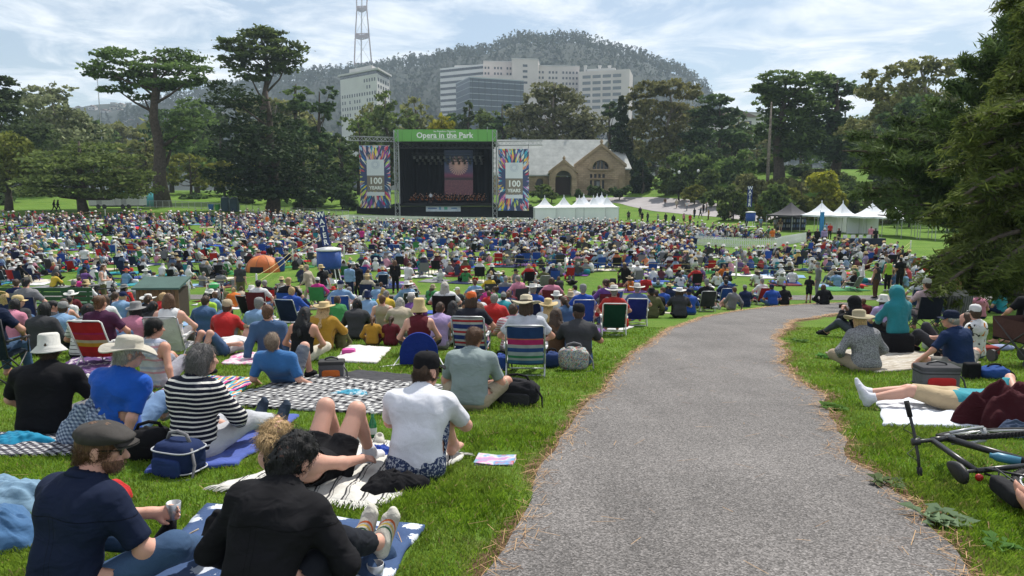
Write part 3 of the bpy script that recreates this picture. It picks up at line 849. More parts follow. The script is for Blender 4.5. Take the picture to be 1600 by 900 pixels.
# ------------------------------------------------------------------ concert stage
STY = 132.0
K = STY / F
def TX(px):return (px - 800) / F * STY
def TZ(py):return AT(800,py,STY).z
st = empty('concert_stage',(TX(697),STY,gz1(TX(697),STY)),0,'large black festival stage with green banner roof facing the meadow','stage')
def sp(mb,name,mat,par=None,smooth=False):
 o = mb.build(name,mat,par or st,smooth);
 if par is None:o.location = -st.location
 return o
BLACK = M_plain('stage_black',(0.010,0.011,0.014),0.9,0.3,0.4)
STEELT = M_plain('truss_aluminium',(0.42,0.43,0.44),0.5,0.15,0.5,metal=0.3)
GREEN = M_plain('green_banner',(0.17,0.43,0.11),0.8,0.06,0.25,0.25,0.5,bdist=0.2)
x0,x1 = TX(620),TX(776); zf = TZ(318.5); z0s = gz1(TX(697),STY) - 0.4
sp(MB().box(((x0 + x1) / 2,STY + 7,zf - 0.2),(x1 - x0 + 1,14.4,0.4)),'deck',BLACK)
sp(MB().box(((TX(558) + TX(834)) / 2,STY + 0.6,(z0s + zf - 0.45) / 2),(TX(834) - TX(558),0.5,zf - 0.45 - z0s)),'skirt',M_plain('skirt_cloth',(0.014,0.016,0.02),0.95,0.3,0.3,0.5,1.2,bdist=0.2))
sp(MB().box((TX(590),STY + 3,zf - 0.3),(TX(618) - TX(562),4,0.25)),'wing_deck',BLACK)
sp(MB().box((TX(805),STY + 3,zf - 0.3),(TX(832) - TX(780),4,0.25)),'wing_deck',BLACK)
zr0,zr1 = TZ(222),TZ(203.5)
# back and side drapes with folds
m = MB()
pts = [(x0 + 0.6,STY + 0.8),(x0 + 1.2,STY + 13.2),(x1 - 1.2,STY + 13.2),(x1 - 0.6,STY + 0.8)]
P = []
for a_,b_ in zip(pts[:-1],pts[1:]):
 for k in range(60):
  u = k / 60; P.append((a_[0] + (b_[0] - a_[0]) * u + 0.10 * math.sin(k * 1.9),a_[1] + (b_[1] - a_[1]) * u + 0.10 * math.sin(k * 1.3)))
m.grid([(p[0],p[1],z) for p in P for z in (zf,zr0)],len(P),2)
sp(m,'drape',M_plain('drape',(0.008,0.009,0.012),0.95,0.3,0.6))
# roof: sloping canopy and green fascia of eight panels
sp(MB().add([(x0,STY,zr1 - .3),(x1,STY,zr1 - .3),(x1,STY + 14,zr0 + 0.2),(x0,STY + 14,zr0 + 0.2),(x0,STY,zr1 - .6),(x1,STY,zr1 - .6),(x1,STY + 14,zr0 - .1),(x0,STY + 14,zr0 - .1)],[(0,1,2,3),(7,6,5,4),(0,4,5,1),(1,5,6,2),(2,6,7,3),(3,7,4,0)]),'canopy',M_plain('canopy',(0.05,0.055,0.06),0.8))
edges = [620,632,646,665,699,732,748,762,776]
for a_,b_ in zip(edges[:-1],edges[1:]):
 sp(MB().box(((TX(a_) + TX(b_)) / 2,STY - 0.35,(zr0 + zr1) / 2 + 0.1),(TX(b_) - TX(a_) - 0.05,0.12,zr1 - zr0)),'banner_panel',GREEN)
LET = M_plain('white_lettering',(0.85,0.86,0.84),0.7,0.02)
def lettering(text,x,y,z,size,mat,parent,align='CENTER',rz=0.0,thick=0.0,fat=0.0,rx=math.pi / 2,sx=1.0):
 cu = bpy.data.curves.new('lettering','FONT'); cu.body = text; cu.size = size; cu.align_x = align; cu.align_y = 'CENTER'; cu.extrude = thick; cu.offset = fat
 cu.resolution_u = 2
 tmp = bpy.data.objects.new('lettering_src',cu); COL.objects.link(tmp)
 dg = bpy.context.evaluated_depsgraph_get(); dg.update()
 me = bpy.data.meshes.new_from_object(tmp.evaluated_get(dg))
 bpy.data.objects.remove(tmp); bpy.data.curves.remove(cu)
 me.name = 'lettering'
 me.materials.clear()
 o = link('lettering',me,mat,parent,loc=(x,y,z)); o.rotation_euler = (rx,0,rz); o.scale = (sx,1,1)
 return o
def rel(x,y,z):return (x - st.location.x,y - st.location.y,z - st.location.z)
lettering('Opera in the Park',*rel(TX(697),STY - 0.45,TZ(212)),1.36,LET,st,fat=0.035,thick=0.01)
lettering('San Francisco Chronicle',*rel(TX(697),STY - 0.45,TZ(205.6)),0.40,LET,st,fat=0.008,thick=0.01)
sp(MB().box((TX(697),STY - 0.44,TZ(217.4)),(TX(725) - TX(669),0.03,0.10)),'underline',LET)
def truss(m,A,B,w=0.5,n=8,r=0.05):
 A,B = Vector(A),Vector(B); d = (B - A).normalized()
 s = d.cross(Vector((0,1,0)))
 s = s.normalized() if s.length > 0.1 else Vector((1,0,0))
 q = d.cross(s)
 cs = [(s * a_ + q * b_) * (w / 2) for a_,b_ in ((-1,-1),(1,-1),(1,1),(-1,1))]
 for c_ in cs:m.tube([A + c_,B + c_],r,5)
 for k in range(n):
  for f in range(4):
   a_,b_ = cs[f],cs[(f + 1) % 4]
   if k % 2:a_,b_ = b_,a_
   m.tube([A.lerp(B,k / n) + a_,A.lerp(B,(k + 1) / n) + b_],r * 0.7,4)
 return m
for px in (622.5,773.5):
 sp(truss(MB(),(TX(px),STY - 0.1,z0s),(TX(px),STY - 0.1,zr1),0.75,18,0.07),'corner_tower',STEELT)
sp(truss(MB(),(TX(548),STY + 0.3,TZ(216)),(x0,STY + 0.3,TZ(218)),0.75,12,0.06),'wing_truss',STEELT)
sp(truss(MB(),(x1,STY + 0.3,TZ(224)),(TX(847),STY + 0.3,TZ(223)),0.75,12,0.06),'wing_truss',STEELT)
sp(truss(MB(),(x0 + .4,STY + 0.2,TZ(227)),(x1 - .4,STY + 0.2,TZ(227)),1.0,22,0.07),'header_truss',M_plain('black_truss',(0.03,0.03,0.033),0.6))
for zz,yy in ((TZ(240),3.0),(TZ(243),7.0),(TZ(247),10.0)):
 sp(truss(MB(),(x0 + 2.5,STY + yy,zz),(x1 - 2.5,STY + yy,zz),0.5,16,0.05),'lighting_truss',M_plain('black_truss',(0.03,0.03,0.033),0.6))
 for k in range(12):
  xx = x0 + 3 + k * (x1 - x0 - 6) / 11
  sp(MB().lathe([(0.12,0.2),(0.22,0.1),(0.22,-0.3)],8,Matrix.Translation((xx,STY + yy,zz - 0.5))),'stage_light',M_plain('lamp_body',(0.12,0.12,0.12),0.4))
for px in (620.5,775.5):
 sp(MB().box((TX(px),STY + 1.0,(zf + zr0) / 2),(0.15,0.15,zr0 - zf)),'leg',STEELT)
for px in (762,):
 sp(MB().tube([(TX(px),STY + 1,zr1 - .2),(TX(px),STY + 1,zr1 + 0.7)],0.06,5),'mast',STEELT)
# video wall
t = NT('screen_picture'); v = t.coord('Generated'); s = t.new('ShaderNodeSeparateXYZ'); t.l.new(v,s.inputs[0])
u_,w_ = s.outputs[0],s.outputs[2]
du = t.math('SUBTRACT',u_,0.5); dw = t.math('MULTIPLY',t.math('SUBTRACT',w_,0.66),1.55)
rad = t.math('SQRT',t.math('ADD',t.math('MULTIPLY',du,du),t.math('MULTIPLY',dw,dw)))
ang = t.math('ARCTAN2',dw,du)
rays = t.math('GREATER_THAN',t.math('SINE',t.math('MULTIPLY',ang,26.0)),t.math('SUBTRACT',t.math('MULTIPLY',rad,5.5),1.7))
sunb = t.math('MULTIPLY',rays,t.math('LESS_THAN',rad,0.34))
low = t.ramp(t.noise(22.0,4,v,0.7),[(0.35,(0.05,0.03,0.06)),(0.55,(0.30,0.10,0.14)),(0.7,(0.40,0.30,0.22))])
bg_ = t.ramp(w_,[(0.0,(0.10,0.06,0.13)),(0.36,(0.03,0.025,0.04)),(0.44,(0.30,0.05,0.15)),(0.52,(0.10,0.10,0.22)),(0.75,(0.07,0.13,0.24)),(1.0,(0.04,0.06,0.12))])
cpic = t.mix(t.math('LESS_THAN',w_,0.34),bg_,low)
cpic = t.mix(t.math('MULTIPLY',sunb,0.9),cpic,(0.95,0.62,0.48))
t.fin((0.01,0.01,0.01),0.4)
t.l.new(cpic,t.b.inputs['Emission Color']); t.b.inputs['Emission Strength'].default_value = 0.17
SCREEN = t.m
scr = sp(MB().box((TX(710),STY + 12.2,(TZ(236) + TZ(309)) / 2 + 0.6),((TX(732) - TX(688)) * 1.09,0.3,(TZ(236) - TZ(309)) * 1.05)),'video_wall',SCREEN)
# sponsor panel on the skirt
spn = sp(MB().box((TX(693),STY + 0.25,TZ(325.5)),(TX(720) - TX(666),0.08,TZ(320.5) - TZ(330.5))),'sponsor_panel',M_plain('sponsor_print',(0.60,0.66,0.74),0.7,0.15,1.2))
for k,(px,w__) in enumerate(((676,14),(688,3),(697,5),(710,9))):
 o = MB().box((TX(px),STY + 0.2,TZ(325.5)),(w__ * K,0.02,0.5 if k in (1,2) else 0.25)).build('printed_mark',M_plain('mark',((0.12,0.2,0.4),(0.1,0.3,0.5),(0.1,0.4,0.3),(0.15,0.25,0.45))[k],0.7),spn)
def fan_banner(px0,px1,py0,py1,label):
 ya = STY - 0.6
 e = empty('hanging_banner',((TX(px0) + TX(px1)) / 2,ya,TZ(py1)),0,label,'banner')
 W,H = TX(px1) - TX(px0),TZ(py0) - TZ(py1)
 def add(mb,name,mat,par=e):return mb.build(name,mat,par)
 r_ = random.Random(px0)
 pal = [(0.60,0.06,0.12),(0.85,0.70,0.08),(0.04,0.16,0.50),(0.08,0.42,0.60),(0.38,0.08,0.40),(0.80,0.32,0.40),(0.55,0.65,0.12),(0.05,0.10,0.22),(0.85,0.42,0.14),(0.40,0.60,0.75),(0.75,0.58,0.62),(0.80,0.78,0.70)]
 V,Fq,C = [(-W / 2,0,0),(W / 2,0,0),(W / 2,0,H),(-W / 2,0,H)],[(0,1,2,3)],[(0.06,0.08,0.18)] * 4
 cx_,cz_ = 0.0,H * 0.5
 for k in range(520):
  a_ = r_.uniform(0,2 * math.pi); rr_ = r_.uniform(0.18,0.62) * H
  dx,dz = math.cos(a_),math.sin(a_)
  L,w__ = r_.uniform(0.08,0.20) * H,r_.uniform(0.012,0.026) * H * (0.5 + rr_ / H)
  cc_ = r_.choice(pal)
  pts_ = []
  for tt,ss in ((0,0),(0.45,-1),(1,0),(0.45,1)):
   x_ = cx_ + dx * (rr_ + L * tt) - dz * w__ * ss; z_ = cz_ + dz * (rr_ + L * tt) + dx * w__ * ss
   pts_.append((min(max(x_,-W / 2),W / 2),-0.004 - k * 0.00006,min(max(z_,0),H)))
  b_ = len(V); V += pts_; Fq.append((b_,b_ + 1,b_ + 2,b_ + 3)); C += [cc_] * 4
 me = bpy.data.meshes.new('printed_cloth'); me.from_pydata(V,[],Fq); me.update(); vcol(me,C)
 if ('vprint',) not in _MC:
  t_ = NT('printed_feathers'); vc_ = t_.new('ShaderNodeVertexColor'); vc_.layer_name = 'Col'; _MC[('vprint',)] = t_.fin(vc_.outputs['Color'],0.8)
 link('printed_cloth',me,_MC[('vprint',)],e)
 MB().box((0,0.08,H / 2),(W,0.08,H)).build('backing',BLACK,e)
 xa,xb = (577 - 566) / 47 * W - W / 2,(603.5 - 566) / 47 * W - W / 2
 cw,ww = (xa + xb) / 2,xb - xa
 hz_ = lambda f:H * (1 - f)
 MB().box((cw,-0.05,(hz_(0.22) + hz_(0.475)) / 2),(ww,0.03,hz_(0.22) - hz_(0.475))).build('logo_panel',M_plain('panel_white',(0.72,0.75,0.80),0.8,0.03),e)
 MB().box((cw,-0.05,(hz_(0.478) + hz_(0.735)) / 2),(ww,0.03,hz_(0.478) - hz_(0.735))).build('title_panel',M_plain('panel_taupe',(0.25,0.215,0.175),0.8,0.03),e)
 MB().box((cw,-0.05,(hz_(0.74) + hz_(0.80)) / 2),(ww,0.03,hz_(0.74) - hz_(0.80))).build('foot_panel',M_plain('panel_white',(0.72,0.75,0.80),0.8,0.03),e)
 m_ = MB()
 for rad_,nn in ((0.42,24),(0.58,24),(0.74,24)):
  for k in range(nn):
   a_ = 2 * math.pi * k / nn
   m_.box((cw + rad_ * math.cos(a_),-0.075,hz_(0.30) + rad_ * math.sin(a_)),(0.07,0.015,0.07))
 m_.build('dotted_emblem',M_plain('emblem_blue',(0.30,0.36,0.50),0.7),e)
 lettering('100',cw,-0.08,hz_(0.565),1.55,LET,e,fat=0.045)
 lettering('YEARS',cw,-0.08,hz_(0.675),0.80,LET,e,fat=0.03)
 for sx_ in (-1,1):
  MB().tube([(sx_ * W * 0.48,0.15,H),(sx_ * W * 0.48,0.15,H + 0.9)],0.04,5).build('hanging_strap',DARK_METAL,e)
 MB().tube([(-W / 2,0.1,H),(W / 2,0.1,H)],0.07,6).build('top_bar',STEELT,e)
fan_banner(566,613,228,325,'tall feather-patterned hanging banner nearest the dark cypress trees, reading 100 YEARS')
fan_banner(779,826,233,329,'tall feather-patterned hanging banner beside the stone building, reading 100 YEARS')
# ------------------------------------------------------------------ trees and shrubs
def lobes_points(lobes,n,rng,clump=14,spread=0.16,hollow=0.55):
 0
 vol = np.array([(l[1][0] * l[1][1] + l[1][0] * l[1][2] + l[1][1] * l[1][2]) for l in lobes]); vol = vol / vol.sum()
 nc = max(len(lobes),n // clump)
 which = rng.choice(len(lobes),nc,p=vol)
 d = rng.normal(size=(nc,3)); d /= np.linalg.norm(d,axis=1)[:,None]
 rad = hollow + (1 - hollow) * rng.uniform(size=nc) ** 0.7
 C = np.array([l[0] for l in lobes])[which]; Rr = np.array([l[1] for l in lobes])[which]
 cc = C + d * rad[:,None] * Rr
 P = np.repeat(cc,clump,0) + rng.normal(size=(nc * clump,3)) * np.repeat(Rr,clump,0) * spread * np.array([1,1,0.7])
 return P
def limb_mesh(base,h,lobes,rng,r0,lean=0.0,fork=0.35,bend=0.15):
 m = MB()
 top = Vector((lean * h,0,h))
 mid = [Vector((lean * h * k / 5 + rng.normal() * 0.02 * h * (k > 0) * (k < 5),rng.normal() * 0.015 * h,h * k / 5)) for k in range(6)]
 mid[0] = Vector((0,0,-0.5))
 rs = [r0 * 1.35,r0 * 0.95,r0 * 0.8,r0 * 0.62,r0 * 0.42,r0 * 0.18]
 m.tube(mid,rs,8)
 for c_,r_ in lobes:
  c_ = Vector(c_)
  z = max(min(c_.z - 0.12 * h - rng.uniform(0,0.12) * h,0.9 * h),fork * h * 0.6)
  k = min(int(z / h * 5),4); f = z / h * 5 - k
  s = mid[k].lerp(mid[k + 1],f)
  rr_ = r0 * (1 - 0.8 * z / h) * 0.5
  q = s.lerp(c_,0.5) + Vector((rng.normal() * bend,rng.normal() * bend,-0.06 * (c_ - s).length + rng.normal() * bend))
  m.tube([s,q,c_],[rr_,rr_ * 0.7,rr_ * 0.25],6)
 return m
LEAF = {'deep':M_leaf('deep_foliage',(0.009,0.019,0.009),(0.055,0.088,0.032),0.2,0.4),'cypress':M_leaf('cypress_foliage',(0.014,0.028,0.010),(0.181,0.264,0.077),0.38,0.25),'olive':M_leaf('olive_foliage',(0.035,0.045,0.016),(0.328,0.328,0.123),0.38,0.3),'green':M_leaf('green_foliage',(0.024,0.046,0.013),(0.212,0.291,0.080),0.38,0.3),'yellow':M_leaf('yellow_foliage',(0.13,0.145,0.015),(0.42,0.40,0.04),0.35,0.4),'lime':M_leaf('lime_foliage',(0.065,0.090,0.015),(0.27,0.285,0.06),0.35,0.4),'dark':M_leaf('dark_foliage',(0.011,0.022,0.011),(0.132,0.194,0.071),0.38,0.3),'euc':M_leaf('eucalyptus_foliage',(0.030,0.040,0.020),(0.329,0.349,0.181),0.38,0.25),}
def tree(name,label,px,d,py_base,py_top,w_px,kind,leaf,lobes=None,group=None,n=None,seed=None,bark=BARK,r0=None,lean=0.0,leafsize=3.0,n_lobes=9,cat='tree',clear=0.25,dens=1.0):
 seed = int(abs(px) * 13 + d) if seed is None else seed
 rng = np.random.default_rng(seed)
 b = AT(px,py_base,d); g = gz1(b.x,b.y)
 H = AT(px,py_top,d).z - g
 W = w_px / F * d
 mpp = d / F
 if lobes is not None:
  L = []
  for (lx,ly,lrx,lrz) in lobes:
   c_ = AT(lx,ly,d)
   L.append(((c_.x - b.x,rng.normal() * lrx * mpp * 0.5,c_.z - g),(lrx * mpp,lrx * mpp * 0.9,lrz * mpp)))
 else:
  L = []
  if kind == 'round':
   for k in range(n_lobes):
    f = rng.uniform(clear + 0.1,0.88)
    wz = math.sin(math.pi * min(1,max(0.12,(f - clear + 0.18) / (1.12 - clear)))) ** 0.6
    a_ = rng.uniform(0,6.28); rr_ = W * 0.5 * wz * rng.uniform(0.25,0.72)
    s = W * rng.uniform(0.17,0.27)
    L.append(((rr_ * math.cos(a_),rr_ * math.sin(a_),H * f),(s,s,min(s * 0.8,H * 0.16))))
   L.append(((0,0,H * 0.88),(W * 0.2,W * 0.2,H * 0.11)))
  elif kind == 'layered':
   for k in range(n_lobes):
    f = clear + (0.97 - clear) * (k + 0.5) / n_lobes
    a_ = rng.uniform(0,6.28); rr_ = W * 0.5 * (1.02 - f) ** 0.6 * rng.uniform(0.35,0.8)
    s = W * 0.30 * (1.1 - f) ** 0.5 * rng.uniform(0.7,1.1)
    L.append(((rr_ * math.cos(a_),rr_ * math.sin(a_),H * f),(s,s,H * 0.035)))
  elif kind == 'umbrella':
   for k in range(n_lobes):
    f = rng.uniform(clear + 0.25,0.95)
    a_ = rng.uniform(0,6.28); rr_ = W * 0.5 * rng.uniform(0.1,0.75)
    s = W * rng.uniform(0.16,0.26)
    L.append(((rr_ * math.cos(a_),rr_ * math.sin(a_),H * f),(s,s,H * 0.05)))
  elif kind == 'spire':
   for k in range(n_lobes):
    f = clear + (0.97 - clear) * k / (n_lobes - 1)
    s = W * 0.5 * (1.04 - f) ** 0.75
    L.append(((rng.normal() * W * 0.03,rng.normal() * W * 0.03,H * f),(s,s,H * 0.09)))
 if n is None:
  n = int(0.41 * w_px * abs(py_base - py_top) * 0.62 * dens * (3.0 / leafsize) ** 2 * 0.8)
 n = int(n * .68)
 P = lobes_points(L,n,rng,spread=0.15 if kind != 'layered' else 0.2)
 P = P[P[:,2] > 0.1]
 sz = 1.08 * leafsize * d / 736.0 * rng.uniform(0.55,1.35,len(P))
 if kind in ('layered','umbrella'):
  V,Q = leaf_quads(P,sz,rng,1.7,flat=0.55)
 else:
  V,Q = leaf_quads(P,sz,rng,1.35)
 e = empty(name,(b.x,b.y,g),0,label,cat,group)
 if kind != 'bush':
  r0 = r0 or H * 0.022 + 0.08
  limb_mesh(None,H * 0.93,L,rng,r0,lean).build('trunk',bark,e,smooth=True)
 link('crown',mesh_np('crown',V,Q),LEAF[leaf],e)
 return e
# --- the left group
tree('cypress_tree','tall umbrella cypress with bare forked trunk rising from the lawn',256,124,325,72,160,'umbrella','cypress',lobes=[(188,88,38,11),(168,112,28,12),(205,120,34,10),(262,84,42,11),(285,108,38,10),(232,108,34,9),(300,128,28,8),(250,132,46,7),(182,140,26,6),(288,200,32,16),(262,222,26,12),(218,150,20,6)],n=11000,r0=1.15,lean=0.0,leafsize=2.6)
tree('cypress_tree','very tall cypress with flat open top above the dark layered cypress',418,150,322,36,140,'umbrella','cypress',lobes=[(405,50,34,9),(440,72,38,10),(376,72,30,11),(412,84,46,10),(452,90,26,9),(365,96,24,10),(430,105,34,8),(395,118,30,9)],n=7500,r0=1.0,leafsize=2.6)
tree('cypress_tree','broad dark cypress with swept layered branches on the lawn',425,118,328,128,190,'layered','deep',lobes=[(352,136,30,9),(375,160,40,12),(395,185,50,14),(370,205,42,13),(425,215,56,15),(385,240,56,15),(455,245,52,15),(420,272,70,15),(365,272,42,14),(480,280,42,15),(410,298,60,12),(460,302,46,12),(500,262,24,12)],n=16000,r0=1.0,leafsize=2.6)
tree('cypress_tree','low spreading cypress with drooping layered branches beside the trailers',132,106,333,212,215,'layered','green',lobes=[(130,228,44,8),(90,244,44,8),(172,246,46,8),(130,256,66,9),(70,270,40,8),(196,272,44,8),(132,282,80,9),(60,296,36,7),(212,296,36,7),(110,300,62,7),(170,304,52,6)],n=11000,r0=0.65,leafsize=2.6)
tree('rounded_tree','yellow-green rounded tree at the edge of the lawn',14,112,332,208,125,'round','lime',lobes=[(-20,240,30,22),(18,228,32,20),(45,250,26,18),(10,262,42,22),(50,278,22,16),(-15,285,34,18)],n=6500,r0=0.5)
tree('cypress_tree','dark ragged conifer behind the yellow-green rounded tree',0,135,325,112,110,'umbrella','dark',lobes=[(0,128,22,8),(14,146,18,9),(-10,160,34,16),(20,178,26,15),(-5,205,46,22)],n=5200,r0=0.8)
tree('eucalyptus_tree','grey-green eucalyptus with loose ragged crown behind the lawn',92,160,325,128,150,'round','euc',lobes=[(62,148,26,13),(92,142,22,12),(48,172,30,15),(90,170,34,16),(118,184,26,14),(66,204,44,20),(118,218,40,20),(150,208,24,16),(80,240,50,22),(40,225,26,18)],n=9000,bark=BARK_PALE)
for (px,d,top,w,kind,leaf,lab) in [(232,150,205,80,'round','olive','olive-green bushy tree half hidden by the umbrella cypress'),(300,155,238,78,'round','lime','pale green shrubby tree behind the crowd barrier'),(352,152,250,80,'round','lime','pale green round tree behind the portable toilets'),(200,150,262,70,'round','olive','low olive tree behind the trailers'),(150,175,180,90,'round','dark','dark round tree far behind the trailers'),(310,185,150,100,'round','green','mid-green tree standing between the two tall cypresses'),(270,195,172,90,'round','dark','dark tree behind the umbrella cypress'),(350,200,165,90,'round','dark','dark tree behind the layered cypress'),(505,150,130,70,'umbrella','dark','dark flat-topped cypress close to the stage wing'),(470,165,118,80,'umbrella','cypress','open cypress between the layered cypress and the office block'),(535,146,205,62,'round','dark','dark bushy tree beside the stage truss'),(500,140,240,60,'layered','dark','dark layered tree beside the stage wing'),(562,170,178,84,'round','green','blue-green tree below the office block'),(606,185,140,92,'round','green','tall green round tree in front of the office block'),(650,200,150,100,'round','olive','olive tree above the stage roof beside the yellow tree'),(592,175,200,60,'round','dark','dark low tree behind the left stage truss'),(692,160,178,88,'round','yellow','bright yellow-green tree showing above the stage roof'),(735,205,156,46,'round','dark','dark pine in front of the glass block'),(762,215,166,80,'round','green','broad green tree hiding the foot of the glass block'),(712,215,172,70,'round','dark','dark tree between the yellow tree and the glass block'),(585,195,158,80,'round','olive','olive tree hiding the foot of the office block'),(640,190,172,70,'round','green','green tree behind the left half of the stage roof'),(985,205,172,60,'round','olive','olive tree beside the dark spire tree'),(765,195,190,60,'round','dark','dark tree above the right end of the stage roof'),(785,210,152,40,'umbrella','dark','small dark umbrella pine beside the glass block'),(800,200,188,70,'round','green','green tree behind the stone roof ridge'),(950,205,155,50,'umbrella','dark','dark flat pine beside the dark spire tree'),(925,200,178,70,'round','green','green tree behind the gable of the stone building'),(1085,200,200,60,'round','dark','dark tree behind the shrub bank'),(1150,190,178,70,'round','dark','dark tree beside the pale bare trunk'),(1250,205,190,80,'round','green','green tree behind the tall cypress pair')]:
 tree({'round':'leafy_tree','umbrella':'cypress_tree','layered':'cypress_tree'}[kind],lab,px,d,325,top,w,kind,leaf,clear=0.12,n_lobes=12)
tree('eucalyptus_tree','large grey-green eucalyptus below the pink hospital',866,192,300,116,130,'round','euc',lobes=[(858,138,24,13),(838,152,22,13),(885,152,26,14),(815,178,26,16),(850,176,34,18),(893,182,30,18),(922,196,26,18),(830,205,36,18),(880,212,42,20),(910,228,34,16)],n=9500,bark=BARK_PALE)
tree('eucalyptus_tree','golden olive eucalyptus with open crown beyond the stone building',1042,195,305,128,125,'round','olive',lobes=[(1010,142,24,12),(1040,138,26,11),(1072,146,24,13),(992,158,18,12),(1025,168,32,14),(1070,176,30,15),(1095,180,16,12),(1010,200,30,18),(1055,212,32,17),(1030,238,36,18)],n=8000,bark=BARK_PALE)
tree('spire_conifer','narrow dark conifer standing behind the stone gable',971,181,300,153,46,'spire','deep',n=5200,clear=0.1,n_lobes=10)
tree('clipped_conifer','dark rounded cone-shaped conifer at the corner of the stone building',1003,164,306,246,32,'spire','deep',n=3600,clear=0.05,n_lobes=7,lobes=[(1003,290,16,16),(1001,272,13,14),(1000,257,8,11),(1007,282,13,14)])
tree('cypress_tree','dark flat-topped cypress beside the pale terraces',1120,185,305,148,70,'umbrella','dark',lobes=[(1118,156,24,7),(1100,172,20,8),(1140,176,22,8),(1118,190,30,9),(1095,210,26,10),(1135,214,26,10)],n=4200)
# --- the right group
tree('cypress_tree','tall dark cypress with flat layered crown above the shrub bank',1218,150,292,112,130,'umbrella','cypress',lobes=[(1215,122,30,8),(1250,128,34,9),(1195,140,24,9),(1235,150,40,11),(1200,165,22,12),(1262,165,36,14),(1230,185,36,16),(1205,205,26,16),(1250,215,36,20),(1222,240,30,16)],n=9000,r0=1.1)
tree('cypress_tree','dark wide cypress next to the tall layered one',1300,156,292,112,110,'umbrella','dark',lobes=[(1295,124,28,9),(1318,138,22,10),(1280,148,28,12),(1310,165,28,14),(1290,190,36,18),(1320,200,22,18),(1300,232,40,20)],n=7000,r0=1.0)
tree('eucalyptus_tree','tall pale eucalyptus with drooping loose crown behind the pine',1425,135,300,84,170,'round','olive',lobes=[(1372,118,22,12),(1400,112,22,12),(1445,98,28,11),(1470,108,26,13),(1360,145,22,15),(1395,145,28,15),(1440,138,34,16),(1380,180,30,18),(1430,185,40,20),(1355,200,26,18),(1480,160,30,20),(1400,225,40,20)],n=10500,bark=BARK_PALE)
tree('cypress_tree','dark rounded tree in front of the pale eucalyptus',1430,128,310,150,90,'round','dark',lobes=[(1425,165,32,14),(1400,185,24,14),(1455,185,28,16),(1430,210,40,18)],n=4000)
p_ = AT(1199,285,140)
sn = MB().tube([(0,0,-3),(0.05,0,8),(0.1,0,14.8)],[0.36,0.28,0.12],8).build('trunk',BARK_PALE,None,True)
sn.name = 'bare_trunk'; sn.location = (p_.x,p_.y,p_.z)
tag(sn,'straight pale bare trunk standing in front of the tall cypress','tree trunk')
# shrubs of the bank and hedges along the building
for (px,d,pb,pt,w,leaf,lab) in [(1100,150,310,262,62,'green','mid-green shrub beside the lamp posts'),(1062,150,308,268,40,'dark','dark shrub beside the clipped conifer'),(1072,160,292,235,80,'green','large green shrub on the bank above the road'),(1140,160,300,232,90,'green','large dark-green shrub below the flat-topped cypress'),(1180,135,330,270,70,'olive','grey-green shrub at the bend of the road'),(1145,125,338,285,48,'green','dense green shrub where the road meets the lawn'),(1212,118,345,285,62,'green','rounded green shrub behind the dark canopy'),(1250,120,345,280,62,'lime','light green shrub behind the dark canopy'),(1288,122,342,266,74,'yellow','yellow-green tall shrub behind the white marquees'),(1335,125,345,282,66,'green','green shrub behind the white marquees'),(1372,118,350,292,64,'olive','olive shrub behind the table marquee'),(1420,110,350,280,70,'green','dark green shrub under the pine boughs'),(1480,100,355,270,90,'dark','dark shrub mass under the pine boughs'),(1560,95,360,250,120,'dark','dark shrub mass behind the feathery conifer'),(1335,170,300,240,90,'dark','dark shrub below the wide cypress'),(1230,165,300,250,90,'dark','dark shrub at the foot of the tall cypress'),(1290,150,315,262,80,'olive','dry olive shrub on the bank'),(1040,158,300,262,50,'green','green shrub between the clipped conifer and the road bank'),(1110,165,290,225,70,'dark','dark shrub high on the bank behind the lamp posts'),(1190,165,296,240,80,'green','green shrub behind the pale bare trunk'),(1265,158,306,255,80,'dark','dark shrub low between the two tall cypresses'),(1165,148,316,270,60,'dark','dark shrub above the bend of the road'),(1120,140,322,288,50,'green','low green shrub beside the road bank'),(1085,145,312,288,46,'lime','low light green ground shrub beside the lamp posts'),(1225,138,322,275,70,'olive','olive shrub rising behind the rounded ones'),(1310,140,322,270,70,'green','green shrub rising behind the yellow-green one'),(1370,145,320,255,90,'green','tall green shrub behind the olive one'),(1440,140,320,245,90,'olive','tall olive shrub behind the pine boughs'),(1520,135,320,240,100,'green','tall green shrub far behind the feathery conifer'),(845,160,308,288,34,'green','clipped hedge below the low arched window'),(862,158,309,299,24,'green','low hedge beside the porch'),(930,160,307,289,40,'dark','dark hedge under the gable windows'),(968,160,308,291,34,'dark','dark hedge at the corner of the gable'),(905,160,307,296,16,'dark','small hedge beside the porch arch'),(1190,122,346,317,22,'lime','small lime bush beside the water stand'),(300,145,328,300,50,'dark','dark low shrub behind the crowd barrier'),(225,150,326,296,60,'dark','dark low shrub behind the trailers'),(390,140,328,302,60,'dark','dark low shrub below the layered cypress'),(535,138,334,285,56,'dark','dark shrub beside the banner'),(480,135,332,296,60,'dark','dark shrub beside the stage barrier'),(50,150,326,290,90,'dark','dark shrub under the eucalyptus'),(-30,130,330,280,110,'dark','dark shrub under the rounded tree')]:
 rs_ = random.Random(px * 7 + pt)
 lb_ = []
 hh = pb - pt
 for q_ in range(10):
  f_ = rs_.uniform(0.12,0.86); ww = math.sqrt(max(0.05,1 - (f_ - 0.25) ** 2 * 1.6))
  lb_.append((px + rs_.uniform(-0.5,0.5) * w * 0.72 * ww,pb - f_ * hh * 0.92,w * 0.2,hh * 0.2))
 tree('shrub',lab,px,d,pb,pt,w,'round',leaf,lobes=lb_,cat='shrub',r0=0.12,n=int(w * hh * 0.95) + 500)
